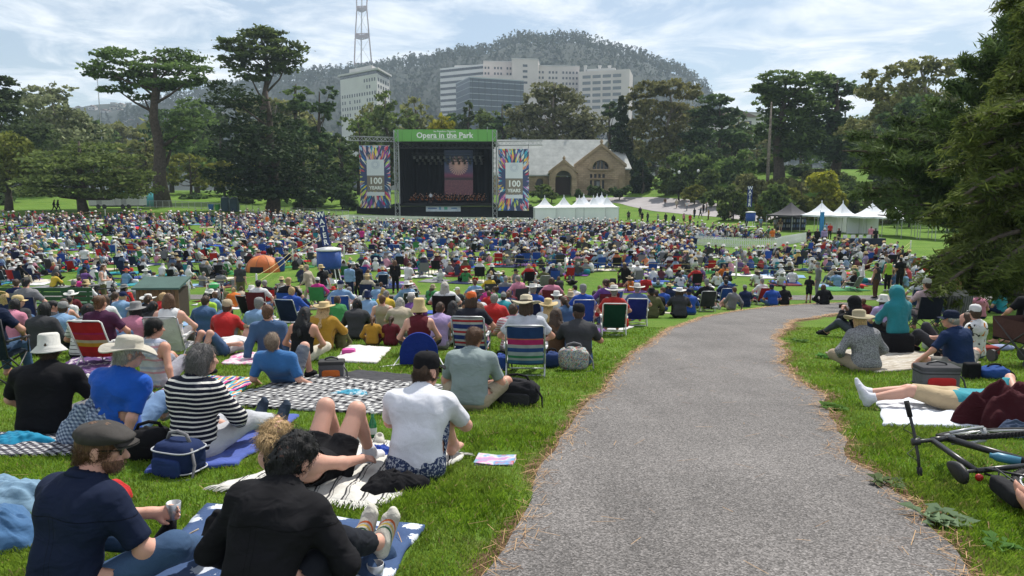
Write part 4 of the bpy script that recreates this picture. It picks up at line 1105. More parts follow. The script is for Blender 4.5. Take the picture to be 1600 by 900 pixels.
# the wood behind: a few grown trees repeated
protos = [o for o in bpy.data.objects if o.parent is None and o.get('category') == 'tree' and o.name.split('.')[0] in ('leafy_tree','eucalyptus_tree')]
rs_ = random.Random(77)
WN = {'leafy_tree':'leafy tree','eucalyptus_tree':'eucalyptus'}
for k in range(78):
 src = rs_.choice(protos)
 if 'yellow' in src['label']:continue
 px = -440 + k * 27.5 + rs_.uniform(-9,9); d = rs_.uniform(205,300)
 if 560 < px < 1130 and d < 240:d += 40
 c_ = copy_tree(src)
 kk = rs_.uniform(0.85,1.2)
 hz_ = max(v[2] for v in src.children[1].bound_box)
 want = rs_.uniform(13,20) * (1.35 if px < 520 or px > 1180 else 1.0)
 kk = want / hz_
 p_ = AT(px,300,d); c_.location = (p_.x,p_.y,gz1(p_.x,p_.y) - 1.5); c_.rotation_euler[2] = rs_.uniform(0,6.28); c_.scale = (kk * 1.15,kk * 1.15,kk)
 tag(c_,WN[src.name.split('.')[0]] + ' in the wood ' + ('behind the trailers and cypresses' if px < 330 else 'between the cypresses and the stage' if px < 560 else 'behind the stage roof' if px < 800 else 'behind the stone building' if px < 1000 else 'behind the road and shrub bank' if px < 1340 else 'behind the pine and conifer'),'tree','trees of the wood behind the park')
# --- near conifers on the right
def branch_tree(name,label,base,H,r0,limbs,leafmat,spray,rng,twig,tuft=False,lean=(0,0)):
 0
 e = empty(name,base,0,label,'tree')
 m = MB().tube([(0,0,-0.6),(lean[0] * .3,lean[1] * .3,H * 0.3),(lean[0] * .6,lean[1] * .6,H * 0.6),(lean[0],lean[1],H)],[r0 * 1.3,r0,r0 * 0.7,r0 * 0.1],9)
 PV,PQ,nn = [],[],0
 for (z0_,end,spread,cnt,droop) in limbs:
  f = z0_ / H; s = Vector((lean[0] * f,lean[1] * f,z0_)); end = Vector(end)
  L = (end - s).length
  c1 = s.lerp(end,0.5) + Vector((rng.normal() * .1 * L * .3,rng.normal() * .1 * L * .3,0.08 * L))
  pts = []
  for k in range(9):
   u = k / 8; pts.append((s * (1 - u) ** 2 + c1 * 2 * u * (1 - u) + end * u * u) + Vector((0,0,-droop * L * u * u * 0.3)))
  m.tube(pts,[r0 * 0.28 * (1 - 0.85 * k / 8) * min(1,L / 4) + 0.012 for k in range(9)],6)
  A = np.array([[*p] for p in pts])
  d = end - s; d.normalize(); side = Vector((-d.y,d.x,0)); side = side.normalized() if side.length > 0.01 else Vector((1,0,0))
  nt = max(4,int(cnt / spray))
  u = rng.uniform(0.15,1.0,nt) ** 0.8
  idx = np.clip((u * 8).astype(int),0,7); fr = u * 8 - idx
  B = A[idx] * (1 - fr[:,None]) + A[idx + 1] * fr[:,None]
  sg = rng.choice([-1,1],nt); tl = spread * (1.15 - u) * rng.uniform(0.45,1.1,nt) + 0.12
  sd = np.outer(sg,[*side]) * 0.8 + np.array([*d]) * 0.55 + rng.normal(size=(nt,3)) * 0.22
  sd[:,2] -= droop * 0.6
  sd /= np.linalg.norm(sd,axis=1)[:,None]
  T = B + sd * tl[:,None]
  for k in range(0,nt,3):
   m.tube([B[k],B[k] * 0.5 + T[k] * 0.5 + np.array([0,0,0.02]),T[k]],[0.012,0.009,0.004],3,caps=False)
  v_ = rng.uniform(0.1,1.0,(nt,spray))
  base_ = B[:,None,:] + (T - B)[:,None,:] * v_[:,:,None]
  base_[:,:,2] -= droop * 0.35 * v_ ** 2 * tl[:,None]
  base_ = base_.reshape(-1,3)
  dirs = np.repeat(sd,spray,0) + rng.normal(size=(nt * spray,3)) * (0.9 if tuft else 0.5)
  dirs[:,2] += (0.25 if tuft else -droop * 0.35)
  base_ += rng.normal(size=base_.shape) * twig * 0.35
  V,Q = leaf_quads(base_,twig * rng.uniform(0.6,1.3,len(base_)) * (0.24 if not tuft else 0.22),rng,4.6 if not tuft else 5.0,up=dirs)
  PV.append(V); PQ.append(Q + nn); nn += len(V)
 m.build('trunk',BARK,e,smooth=True)
 link('crown',mesh_np('crown',np.vstack(PV),np.vstack(PQ)),leafmat,e)
 return e
rng = np.random.default_rng(21)
NEEDLE_F = M_leaf('feathery_needles',(0.020,0.045,0.011),(0.200,0.262,0.062),0.36,0.9)
NEEDLE_P = M_leaf('pine_needles',(0.016,0.032,0.012),(0.135,0.185,0.055),0.3,0.7)
dF = 20.0
bF = AT(1640,470,dF); bF.z = gz1(bF.x,bF.y)
limbs = []
def locF(px,py,d):return AT(px,py,d) - bF
for k in range(30):
 py = 130 + 325 * (k + rng.uniform(0,.8)) / 30
 edge = np.interp(py,[130,200,260,300,340,380,420,455],[1530,1495,1470,1462,1452,1440,1425,1440])
 for q in range(2):
  px0_ = edge + rng.uniform(-8,80) + q * 45; d = dF + rng.uniform(-2.8,1.8)
  for r_ in range(2):
   e_ = locF(px0_ + rng.normal() * 12,py + rng.normal() * 5,d + rng.normal() * .3)
   limbs.append((max(0.3,e_.z + rng.uniform(-0.2,0.5)),e_,0.8,600,0.3))
for k in range(18):
 py = rng.uniform(-80,190); px = np.interp(py,[-80,0,80,160,200],[1590,1572,1568,1550,1530]) + rng.uniform(-15,60)
 e_ = locF(px,py,dF + rng.uniform(-2,2)); limbs.append((max(0.4,e_.z + 0.3),e_,0.7,850,0.3))
branch_tree('feathery_conifer','feathery light-tipped conifer overhanging the picnickers beside the path',bF,12.5,0.32,limbs,NEEDLE_F,22,rng,0.215)
dP = 33.0
bP = AT(1585,455,dP); bP.z = gz1(bP.x,bP.y)
limbs = []
clus = [(1325,222,5),(1345,250,5),(1330,282,4),(1360,225,6),(1385,205,5),(1400,240,6),(1420,265,6),(1390,300,5),(1370,320,4),(1410,330,4),(1440,300,6),(1440,225,7),(1470,190,7),(1460,160,5),(1410,190,5),(1490,120,6),(1505,80,5),(1540,60,6),(1545,100,6),(1520,150,7),(1575,30,6),(1590,0,5),(1560,130,6),(1580,170,8),(1500,230,8),(1480,270,7),(1545,200,8),(1350,305,4),(1380,265,6),(1480,330,5),(1520,300,7),(1500,380,7),(1550,350,7),(1470,400,6),(1530,420,7)]
for (px,py,c_) in clus:
 for r_ in range(2):
  e_ = AT(px + rng.normal() * 9,py + rng.normal() * 7,dP + rng.uniform(-3,2)) - bP
  limbs.append((max(0.8,e_.z * 0.8 - 0.3 + rng.uniform(-0.4,0.4)),e_,0.95,170 * c_,0.08))
branch_tree('pine_tree','dark pine with tufted boughs reaching over the white marquees',bP,15.0,0.38,limbs,NEEDLE_P,18,rng,0.36,tuft=True,lean=(-0.6,0))
# ------------------------------------------------------------------ figures: signed distance bodies meshed as one continuous surface
def smin(a,b,k):
 h = np.clip(0.5 + 0.5 * (b - a) / k,0,1)
 return b + (a - b) * h - k * h * (1 - h)
def prim_eval(p,pr):
 if pr[0] == 'c':
  _,a,b,ra,rb,k = pr
  ba = b - a; L = ba @ ba + 1e-12
  t = np.clip((p - a) @ ba / L,0,1)
  return np.sqrt(((p - a - t[:,None] * ba) ** 2).sum(1)) - (ra + (rb - ra) * t)
 _,c,Rm,r,k = pr
 q = (p - c) @ Rm
 k0 = np.sqrt(((q / r) ** 2).sum(1)) + 1e-9; k1 = np.sqrt(((q / (r * r)) ** 2).sum(1)) + 1e-9
 return k0 * (k0 - 1) / k1
class SDF:
 def __init__(self):self.groups = []; self.off = 0.0; self.noise = None; self.cuts = []
 def group(self,prims):self.groups.append(prims); return self
 def bounds(self,pad=0.06):
  lo = np.full(3,1e9); hi = -lo
  for g in self.groups:
   for pr in g:
    if pr[0] == 'c':
     r = max(pr[3],pr[4]); lo = np.minimum(lo,np.minimum(pr[1],pr[2]) - r); hi = np.maximum(hi,np.maximum(pr[1],pr[2]) + r)
    else:
     r = max(pr[3]); lo = np.minimum(lo,pr[1] - r); hi = np.maximum(hi,pr[1] + r)
  return lo - pad - self.off,hi + pad + self.off
 def __call__(self,p):
  d = np.full(len(p),1e3)
  for g in self.groups:
   pts = np.array([q for pr in g for q in ((pr[1],pr[2]) if pr[0] == 'c' else (pr[1],))])
   rm = max(max(pr[3],pr[4]) if pr[0] == 'c' else max(pr[3]) for pr in g)
   c = pts.mean(0); rad = np.sqrt(((pts - c) ** 2).sum(1)).max() + rm + 0.22
   m = ((p - c) ** 2).sum(1) < rad * rad
   if not m.any():continue
   q = p[m]; dd = d[m]
   for pr in g:dd = smin(dd,prim_eval(q,pr),pr[-1])
   d[m] = dd
  d = d - self.off
  if self.noise is not None:d = d + self.noise(p)
  for f in self.cuts:d = np.maximum(d,f(p))
  return d
_O8 = np.array([[i,j,k] for i in (0,1) for j in (0,1) for k in (0,1)])
_ED = [(a,b) for a in range(8) for b in range(a + 1,8) if abs(_O8[a] - _O8[b]).sum() == 1]
def mesh_sdf(f,vox):
 lo,hi = f.bounds()
 S = 4
 n = np.ceil((hi - lo) / (vox * S)).astype(int) + 1
 idx = np.stack(np.meshgrid(*[np.arange(k) for k in n],indexing='ij'),-1).reshape(-1,3)
 size = vox * S
 while True:
  d = f(lo + (idx + 0.5) * size)
  idx = idx[np.abs(d) < size * 1.15]
  if size <= vox * 1.01:break
  size /= 2; idx = (idx[:,None] * 2 + _O8[None]).reshape(-1,3)
 if len(idx) == 0:return np.zeros((0,3)),np.zeros((0,4),int)
 N = 4096
 key = lambda a:(a[:,0].astype(np.int64) * N + a[:,1]) * N + a[:,2]
 cor = (idx[:,None] + _O8[None]).reshape(-1,3)
 ck,inv = np.unique(key(cor),return_inverse=True)
 ci = np.stack([ck // (N * N),ck // N % N,ck % N],1)
 dv = f(lo + ci * vox)
 inv = inv.reshape(-1,8)
 D = dv[inv]
 act = (D.min(1) < 0) & (D.max(1) >= 0)
 idx,D,inv = idx[act],D[act],inv[act]
 acc = np.zeros((len(idx),3)); cnt = np.zeros(len(idx))
 for a,b in _ED:
  x = (D[:,a] < 0) != (D[:,b] < 0)
  t = D[x,a] / (D[x,a] - D[x,b])
  acc[x] += _O8[a] + (_O8[b] - _O8[a]) * t[:,None]; cnt[x] += 1
 V = lo + (idx + acc / cnt[:,None]) * vox
 k_ = key(idx); order = np.argsort(k_); ks = k_[order]
 def look(a):
  q = key(a); i = np.searchsorted(ks,q); i = np.minimum(i,len(ks) - 1)
  ok = ks[i] == q
  return np.where(ok,order[i],-1)
 Q = []
 for ax in range(3):
  e = np.zeros(3,int); e[ax] = 1
  c1 = [k for k in range(8) if (_O8[k] == e).all()][0]
  s = (D[:,0] < 0) != (D[:,c1] < 0)
  cells = idx[s]; inside = D[s,0] < 0
  u = np.zeros(3,int); w = np.zeros(3,int); u[(ax + 1) % 3] = 1; w[(ax + 2) % 3] = 1
  q = np.stack([look(cells),look(cells - u),look(cells - u - w),look(cells - w)],1)
  ok = (q >= 0).all(1)
  q = q[ok]; ins = inside[ok]
  q[~ins] = q[~ins][:,::-1]
  Q.append(q)
 return V,np.concatenate(Q)
A_ = lambda *v:np.array(v,float)
def nrm(v):return v / (np.linalg.norm(v) + 1e-9)
def rotm(axis,deg):
 return np.array(Matrix.Rotation(R(deg),3,axis))
def ik(a,t,l1,l2,pole):
 d = t - a; L = np.linalg.norm(d); u = d / (L + 1e-9)
 if L > (l1 + l2) * 0.995:t = a + u * (l1 + l2) * 0.995; L = (l1 + l2) * 0.995
 x = (l1 * l1 - l2 * l2 + L * L) / (2 * L); h = math.sqrt(max(0,l1 * l1 - x * x))
 pv = pole - u * (pole @ u); pv = nrm(pv)
 return a + u * x + pv * h,t
def wrinkle(seed,amp,fr=1.0):
 r = np.random.default_rng(seed)
 ks = [(r.normal(size=3) * np.array([9,9,16]) * fr,r.uniform(0,6.28)) for _ in range(5)]
 k2 = r.normal(size=3) * 7
 def f(p):
  w = np.sin(p @ k2) * 1.2
  rd = sum((1 - np.abs(np.sin((p @ k) * .55 + ph + 1.4 * w))) ** 4 for k,ph in ks[:3])
  return amp * (sum(np.sin(p @ k + ph + w) for k,ph in ks) * 0.25 - 0.45 * rd + .3)
 return f
class Fig:
 0
 def __init__(s,P=(0,0,.105),lean=6,roll=0,twist=0,curve=6,head=(0,0,0),hands=None,feet=None,elbow=None,knee=None,wide=1.0,belly=0.0,curl=0.6,legs=True,female=False,palm=None):
  s.wide,s.curl = wide,curl
  s.P = A_(*P)
  T0 = rotm('Y',roll) @ rotm('X',-lean)
  T1 = rotm('Z',twist) @ rotm('Y',roll) @ rotm('X',-(lean + curve))
  T2 = rotm('Z',twist) @ rotm('Y',roll) @ rotm('X',-(lean + curve * 2.0))
  s.T0,s.T1,s.T2 = T0,T1,T2
  z = A_(0,0,1)
  s.W = s.P + T0 @ z * .17
  s.C = s.W + T1 @ z * .18
  s.S = s.C + T2 @ z * .125
  s.N = s.S + T2 @ z * .045
  hy,hp,hr = head
  s.H_R = rotm('Z',-hy) @ rotm('Y',hr) @ rotm('X',-hp)
  s.HC = s.N + nrm(T2 @ z * 0.7 + z * 0.3 + s.H_R @ A_(0,0.22,0)) * .165
  s.neck_top = s.HC + s.H_R @ A_(0,-0.015,-0.05)
  sw = (.165 if female else .185) * wide
  s.sh = [s.S + T2 @ A_(sx * sw,0,-0.03) for sx in (-1,1)]
  hw = (.10 if female else .092) * wide
  s.hip = [s.P + T0 @ A_(sx * hw,0.0,0) for sx in (-1,1)]
  hands = hands or ((-.16,.25,.2),(.16,.25,.2))
  elbow = elbow or ((-1,-.5,-.3),(1,-.5,-.3))
  s.el,s.wr = [],[]
  for k in (0,1):
   e,w = ik(s.sh[k],A_(*hands[k]),.285,.255,A_(*elbow[k])); s.el.append(e); s.wr.append(w)
  feet = feet or ((-.12,.55,.08),(.12,.55,.08))
  knee = knee or ((0,.2,1),(0,.2,1))
  s.kn,s.an = [],[]
  for k in (0,1):
   e,w = ik(s.hip[k],A_(*feet[k]),.43,.42,A_(*knee[k])); s.kn.append(e); s.an.append(w)
  s.toe_dir = [None,None]
  s.female,s.belly = female,belly
  s.palm = palm
 def toes(s,k):
  sh = nrm(s.an[k] - s.kn[k])
  if s.toe_dir[k] is not None:return nrm(A_(*s.toe_dir[k]))
  f = nrm(s.an[k] - s.hip[k]); f = A_(f[0],f[1],0)
  if np.linalg.norm(f) < 0.3:f = A_(0,1,0)
  f = nrm(f)
  if abs(sh[2]) < 0.5:return nrm(f * 0.35 + A_(0,0,1))
  return f
 def torso(s,bulge=1.0):
  w = s.wide
  X2,X1,X0 = s.T2 @ A_(1,0,0),s.T1 @ A_(1,0,0),s.T0 @ A_(1,0,0)
  F0 = s.T0 @ A_(0,1,0); F1 = s.T1 @ A_(0,1,0); F2 = s.T2 @ A_(0,1,0)
  hb = .112 if not s.female else .122
  g = [('c',s.P - X0 * .075 * w,s.P + X0 * .075 * w,hb * w ** .5,hb * w ** .5,.05),('c',s.W - X0 * (.062 if not s.female else .05) * w,s.W + X0 * (.062 if not s.female else .05) * w,.098 * w ** .7,.098 * w ** .7,.09),('c',s.C - X1 * .085 * w - F1 * .0,s.C + X1 * .085 * w,.108 * w ** .5,.108 * w ** .5,.09),('c',s.C - X1 * .07 * w + X2 * 0 - F1 * .025 + s.T1 @ A_(0,0,.07),s.C + X1 * .07 * w - F1 * .025 + s.T1 @ A_(0,0,.07),.085,.085,.06),('c',s.sh[0] * .80 + s.S * .20,s.sh[1] * .80 + s.S * .20,.060,.060,.06),('c',s.N - s.T2 @ A_(0,.01,.01),s.sh[0] * .85 + s.S * .15,.050,.046,.05),('c',s.N - s.T2 @ A_(0,.01,.01),s.sh[1] * .85 + s.S * .15,.050,.046,.05),('c',s.S - F2 * .012,s.N + s.T2 @ A_(0,0,.02),.072,.056,.05)]
  if s.belly:g.append(('c',s.W + F0 * s.belly - X0 * .04,s.W + F0 * s.belly + X0 * .04,.11 * w,.11 * w,.08))
  return g
 def arm(s,k,t=1.0,grow=1.0):
  0
  a,b,c = s.sh[k],s.el[k],s.wr[k]
  g = [('c',a,a,.052,.052,.05)]
  if t <= .5:e = a + (b - a) * (t / .5); g.append(('c',a,e,.052 * grow,.044 * grow,.04))
  else:
   g.append(('c',a,b,.050 * grow,.041 * grow,.04))
   e = b + (c - b) * ((t - .5) / .5)
   g.append(('c',b,e,.043 * grow,(.043 - .016 * (t - .5) / .5) * grow,.03))
  return g,e,nrm(e - (a if t <= .5 else b))
 def leg(s,k,t=1.0,grow=1.0):
  a,b,c = s.hip[k],s.kn[k],s.an[k]
  w = s.wide ** .5
  th = .088 if s.female else .083
  g = []
  if t <= .5:e = a + (b - a) * (t / .5); g.append(('c',a,e,th * w * grow,(th - .024 * t / .5) * w * grow,.05))
  else:
   g.append(('c',a,b,th * w * grow,.058 * w * grow,.05))
   f = (t - .5) / .5; e = b + (c - b) * f
   g.append(('c',b,e,.055 * w * grow,(.055 - .018 * f) * w * grow,.04))
   if f > .5:
    up = nrm(np.cross(nrm(c - b),np.cross(nrm(b - a),nrm(c - b))))
    m = b + (c - b) * .28 - up * .02 * 0
    back = nrm(a - b) ; back = nrm(back - nrm(c - b) * (back @ nrm(c - b)))
    m = b + (c - b) * .28 + back * .018
    g.append(('c',m,b + (c - b) * .5 + back * .008,.044 * w * grow,.036 * w * grow,.04))
  return g,e,nrm(e - (a if t <= .5 else b))
 def hand(s,k):
  w = s.wr[k]; d = nrm(s.wr[k] - s.el[k])
  dn = A_(0,0,-1) if s.palm is None else A_(*s.palm[k])
  n = dn - d * (dn @ d); n = nrm(n) if np.linalg.norm(n) > .05 else nrm(np.cross(d,A_(1,0,0)))
  sd = nrm(np.cross(d,n)) * (1 if k == 0 else -1)
  g = [('c',w - d * .02,w + d * .01,.028,.028,.02)]
  kn = [w + d * .083 + sd * (o * .021) for o in (1.4,.5,-.45,-1.35)]
  for q in kn:g.append(('c',w + d * .015 + (q - w) * .12,q,.0165,.0145,.018))
  c = s.curl
  for q,L in zip(kn,(.072,.080,.075,.060)):
   a1,a2 = c * .75,c * 1.7
   f1 = d * math.cos(a1) + n * math.sin(a1); f2 = d * math.cos(a2) + n * math.sin(a2)
   m = q + f1 * L * .52; e = m + f2 * L * .48
   g += [('c',q,m,.0105,.0095,.006),('c',m,e,.0095,.0078,.004)]
  t0 = w + d * .022 + sd * .020; t1 = t0 + nrm(d * .7 + sd * .75 + n * .3) * .045; t2 = t1 + nrm(d * .9 + sd * .15 + n * (.3 + c * .5)) * .034
  g += [('c',t0,t1,.0155,.0125,.014),('c',t1,t2,.0115,.0090,.005)]
  return g
 def foot(s,k,grow=1.0):
  an = s.an[k]; f = s.toes(k)
  sh = nrm(s.an[k] - s.kn[k])
  dn = sh - f * (sh @ f); dn = nrm(dn) if np.linalg.norm(dn) > .05 else A_(0,0,-1)
  heel = an + dn * .042 - f * .045; ball = an + dn * .052 + f * .115; tip = an + dn * .056 + f * .165
  sd = nrm(np.cross(f,dn))
  g = [('c',an,heel,.036 * grow,.033 * grow,.03),('c',an + dn * .01,ball,.036 * grow,.026 * grow,.03)]
  for o in (-1,0,1):g.append(('c',heel + sd * o * .006,tip - f * (.025 * abs(o) + (.02 if o > 0 else 0)) + sd * o * .026,.026 * grow,.0175 * grow,.02))
  return g
 def headp(s,face=True):
  c,Rm = s.HC,s.H_R
  E = lambda o,r,k:('e',c + Rm @ A_(*o),Rm,A_(*r),k)
  g = [E((0,-.012,.025),(.077,.098,.092),.03),E((0,.028,-.045),(.058,.068,.072),.03),E((0,.052,-.082),(.034,.036,.030),.025),('c',c + Rm @ A_(0,-.025,-.06),s.N - s.T2 @ A_(0,0,.03),.052,.060,.03)]
  if face:
   g += [('c',c + Rm @ A_(0,.090,.002),c + Rm @ A_(0,.112,-.036),.010,.0165,.012),E((0,.082,.026),(.052,.014,.011),.012),E((0,.090,-.066),(.024,.011,.011),.008),E((.034,.072,-.016),(.022,.020,.018),.01),E((-.034,.072,-.016),(.022,.020,.018),.01)]
   for sx in (-1,1):
    g += [E((sx * .080,-.012,-.012),(.010,.022,.034),.006)]
  return g
 def body(s,legs=True,hands=True):
  f = SDF()
  f.group(s.torso()); f.group(s.headp())
  for k in (0,1):
   f.group(s.arm(k)[0]);
   if hands:f.group(s.hand(k))
   if legs:f.group(s.leg(k)[0]); f.group(s.foot(k))
  return f
 def shirt(s,sleeve=.36,off=.019,hem=-.045,neck=.070,seed=1,wr=.006,arms=(0,1),loose=1.0):
  f = SDF()
  g = s.torso()
  f.group(g)
  cuts = []
  for k in arms:
   if sleeve > 0:
    g,e,d = s.arm(k,sleeve,1.06 * loose); f.group(g)
  f.off = off
  f.noise = wrinkle(seed,wr)
  P,u0 = s.P + s.T0 @ A_(0,0,hem),s.T0 @ A_(0,0,1)
  cuts.append(lambda p:np.where((p - s.W) @ u0 < .05,-(p - P) @ u0,-1.0) if True else 0)
  nb,nt = s.S,s.neck_top + (s.neck_top - s.S) * .5
  cuts.append(lambda p:neck + off * 0 - np.sqrt(((p - (nb + np.clip((p - nb) @ (nt - nb) / ((nt - nb) @ (nt - nb)),0.22,1)[:,None] * (nt - nb))) ** 2).sum(1)))
  for k in arms:
   if sleeve > 0:
    _,e,d = s.arm(k,sleeve)
    sh = s.sh[k]
    def cut(p,e=e,d=d):
     w = (p - e) @ d
     near = ((p - e) ** 2).sum(1) < .012
     return np.where(near,w,-1.0)
    cuts.append(cut)
   else:
    sh,el = s.sh[k],s.el[k]
    x = nrm(sh - s.S)
    cuts.append(lambda p,sh=sh,x=x:np.where(((p - sh) ** 2).sum(1) < .02,(p - sh) @ x + .035,-1.0))
  f.cuts = cuts
  return f
 def pants(s,length=.97,off=.012,seed=2,wr=.006,rise=.07):
  f = SDF(); w = s.wide
  X0 = s.T0 @ A_(1,0,0)
  hb = .112 if not s.female else .122
  f.group([('c',s.P - X0 * .075 * w,s.P + X0 * .075 * w,hb * w ** .5,hb * w ** .5,.05)])
  cuts = []
  for k in (0,1):
   g,e,d = s.leg(k,length,1.10 if length > .6 else 1.14); f.group(g)
   cuts.append(lambda p,e=e,d=d:np.where(((p - e) ** 2).sum(1) < (.0085 if length > .6 else .02),(p - e) @ d,-1.0))
  f.off = off; f.noise = wrinkle(seed,wr,.8)
  u0 = s.T0 @ A_(0,0,1); P = s.P + u0 * rise
  fw = s.T0 @ A_(0,1,0)
  cuts.append(lambda p:np.where(((p - s.P) @ fw < .015) & (((p - s.P) ** 2).sum(1) < .07),(p - P) @ u0,-1.0))
  f.cuts = cuts
  return f
 def shoes(s,k,off=.008):
  f = SDF(); f.group(s.foot(k,1.12)); f.off = off
  an,sh = s.an[k],nrm(s.an[k] - s.kn[k])
  f.cuts = [lambda p:-(p - an) @ sh - .02]
  return f
 def hair(s,style='short',seed=3,amp=.006):
  f = SDF(); c,Rm = s.HC,s.H_R
  E = lambda o,r,k:('e',c + Rm @ A_(*o),Rm,A_(*r),k)
  L = lambda a,b,ra,rb,k=.03:('c',c + Rm @ A_(*a),c + Rm @ A_(*b),ra,rb,k)
  Z = lambda a,b,ra,rb,k=.03:('c',c + Rm @ A_(*a),c + Rm @ A_(*a) + s.T2 @ A_(*b),ra,rb,k)
  g = [E((0,-.014,.032),(.084,.104,.094),.03),L((0,-.05,-.02),(0,-.06,-.055),.066,.055)]
  fr = .045
  if style == 'curly':g = [E((0,-.016,.032),(.092,.108,.102),.03),L((0,-.06,-.02),(0,-.065,-.06),.075,.062)]; amp = .010
  if style == 'bun':g += [E((0,-.108,.055),(.062,.052,.060),.012),L((0,-.06,-.02),(0,-.07,-.07),.06,.04)]; amp = .009
  if style == 'pony':g += [E((0,-.115,.04),(.03,.03,.03),.02),Z((0,-.13,.03),(0,-.03,-.16),.030,.030),Z((0,-.15,-.1),(0,-.03,-.16),.03,.010)]
  if style == 'long':g += [Z((-.04,-.055,0),(-.05,-.05,-.30),.062,.05),Z((.04,-.055,0),(.05,-.05,-.30),.062,.05),Z((0,-.075,0),(0,-.075,-.36),.06,.035)]
  if style == 'bob':g += [L((-.05,-.03,0),(-.06,-.03,-.09),.052,.045),L((.05,-.03,0),(.06,-.03,-.09),.052,.045),L((0,-.06,-.02),(0,-.06,-.1),.06,.055)]
  if style == 'xlong':g += [Z((-.05,-.055,0),(-.08,-.07,-.44),.066,.06),Z((.05,-.055,0),(.08,-.07,-.44),.066,.06),Z((0,-.08,0),(0,-.1,-.50),.07,.05)]
  f.group(g)
  r = np.random.default_rng(seed)
  ks = [(r.normal(size=3) * (58 if style == 'curly' else np.array([70,70,10])),r.uniform(0,6.28)) for _ in range(4)]
  f.noise = lambda p:amp * sum(np.sin(p @ k + ph) for k,ph in ks) * .5
  n = Rm @ nrm(A_(0,.80,-.60)); q = c + Rm @ A_(0,fr,0.0)
  n2 = Rm @ nrm(A_(0,.97,-.25))
  f.cuts = [lambda p:(p - q) @ n * 1.0 - .012 if style not in ('long','xlong','bob') else (p - q) @ n2 - .002]
  if style in ('short','bun','pony'):
   lowq = c + Rm @ A_(0,-.04,-.085); up = Rm @ A_(0,.25,-1)
   if style != 'pony':f.cuts.append(lambda p:(p - lowq) @ nrm(up))
  return f
 def headM(s,dz=0.0,dy=0.0):
  M = Matrix([[*s.H_R[i],0] for i in range(3)] + [[0,0,0,1]])
  M.translation = Vector(s.HC + s.H_R @ A_(0,dy,dz))
  return M
def strands(o,n,L,mat,curl=0.0,seed=0,w=.0009,below=None):
 0
 me = o.data; r = np.random.default_rng(seed)
 V = np.empty(len(me.vertices) * 3,np.float32); me.vertices.foreach_get('co',V); V = V.reshape(-1,3)
 N = np.empty(len(me.vertices) * 3,np.float32); me.vertex_normals.foreach_get('vector',N); N = N.reshape(-1,3)
 ok = np.arange(len(V)) if below is None else np.where((V - below[0]) @ below[1] < .0)[0]
 if len(ok) == 0:return
 i = ok[r.integers(0,len(ok),n)]; p,nn = V[i] + r.normal(size=(n,3)) * .004,N[i]
 d = np.array([0,-.35,-1.0]) + r.normal(size=(n,3)) * (.45 + curl)
 d -= nn * (d * nn).sum(1)[:,None]; d /= np.linalg.norm(d,axis=1)[:,None] + 1e-6
 s = np.cross(d,nn); ln = L * r.uniform(.4,1.2,n)[:,None]
 k = 4; pts = []
 for j in range(k):
  t = j / (k - 1)
  pts.append(p + d * ln * t * (1 - .4 * curl) + nn * (.002 + .008 * np.sin(t * 3.1) * r.uniform(.3,1.4,(n,1)) + curl * .008 * np.sin(t * 9)) + s * curl * .012 * np.sin(t * 8 + r.uniform(0,6,(n,1))))
 A = np.stack(pts,1); W = (s * w)[:,None,:]
 VV = np.stack([A - W,A + W],2).reshape(-1,3)
 b = (np.arange(n) * 2 * k)[:,None] + np.arange(k - 1)[None] * 2
 Q = np.stack([b,b + 1,b + 3,b + 2],-1).reshape(-1,4)
 c = link('hair_strands',mesh_np('hair_strands',VV,Q),mat,o); c['kind'] = 'stuff'
def part(name,f,vox,mat,parent,smooth=True):
 V,Q = mesh_sdf(f,vox)
 if len(V) == 0:return None
 return link(name,mesh_np(name,V,Q,smooth=smooth),mat,parent)
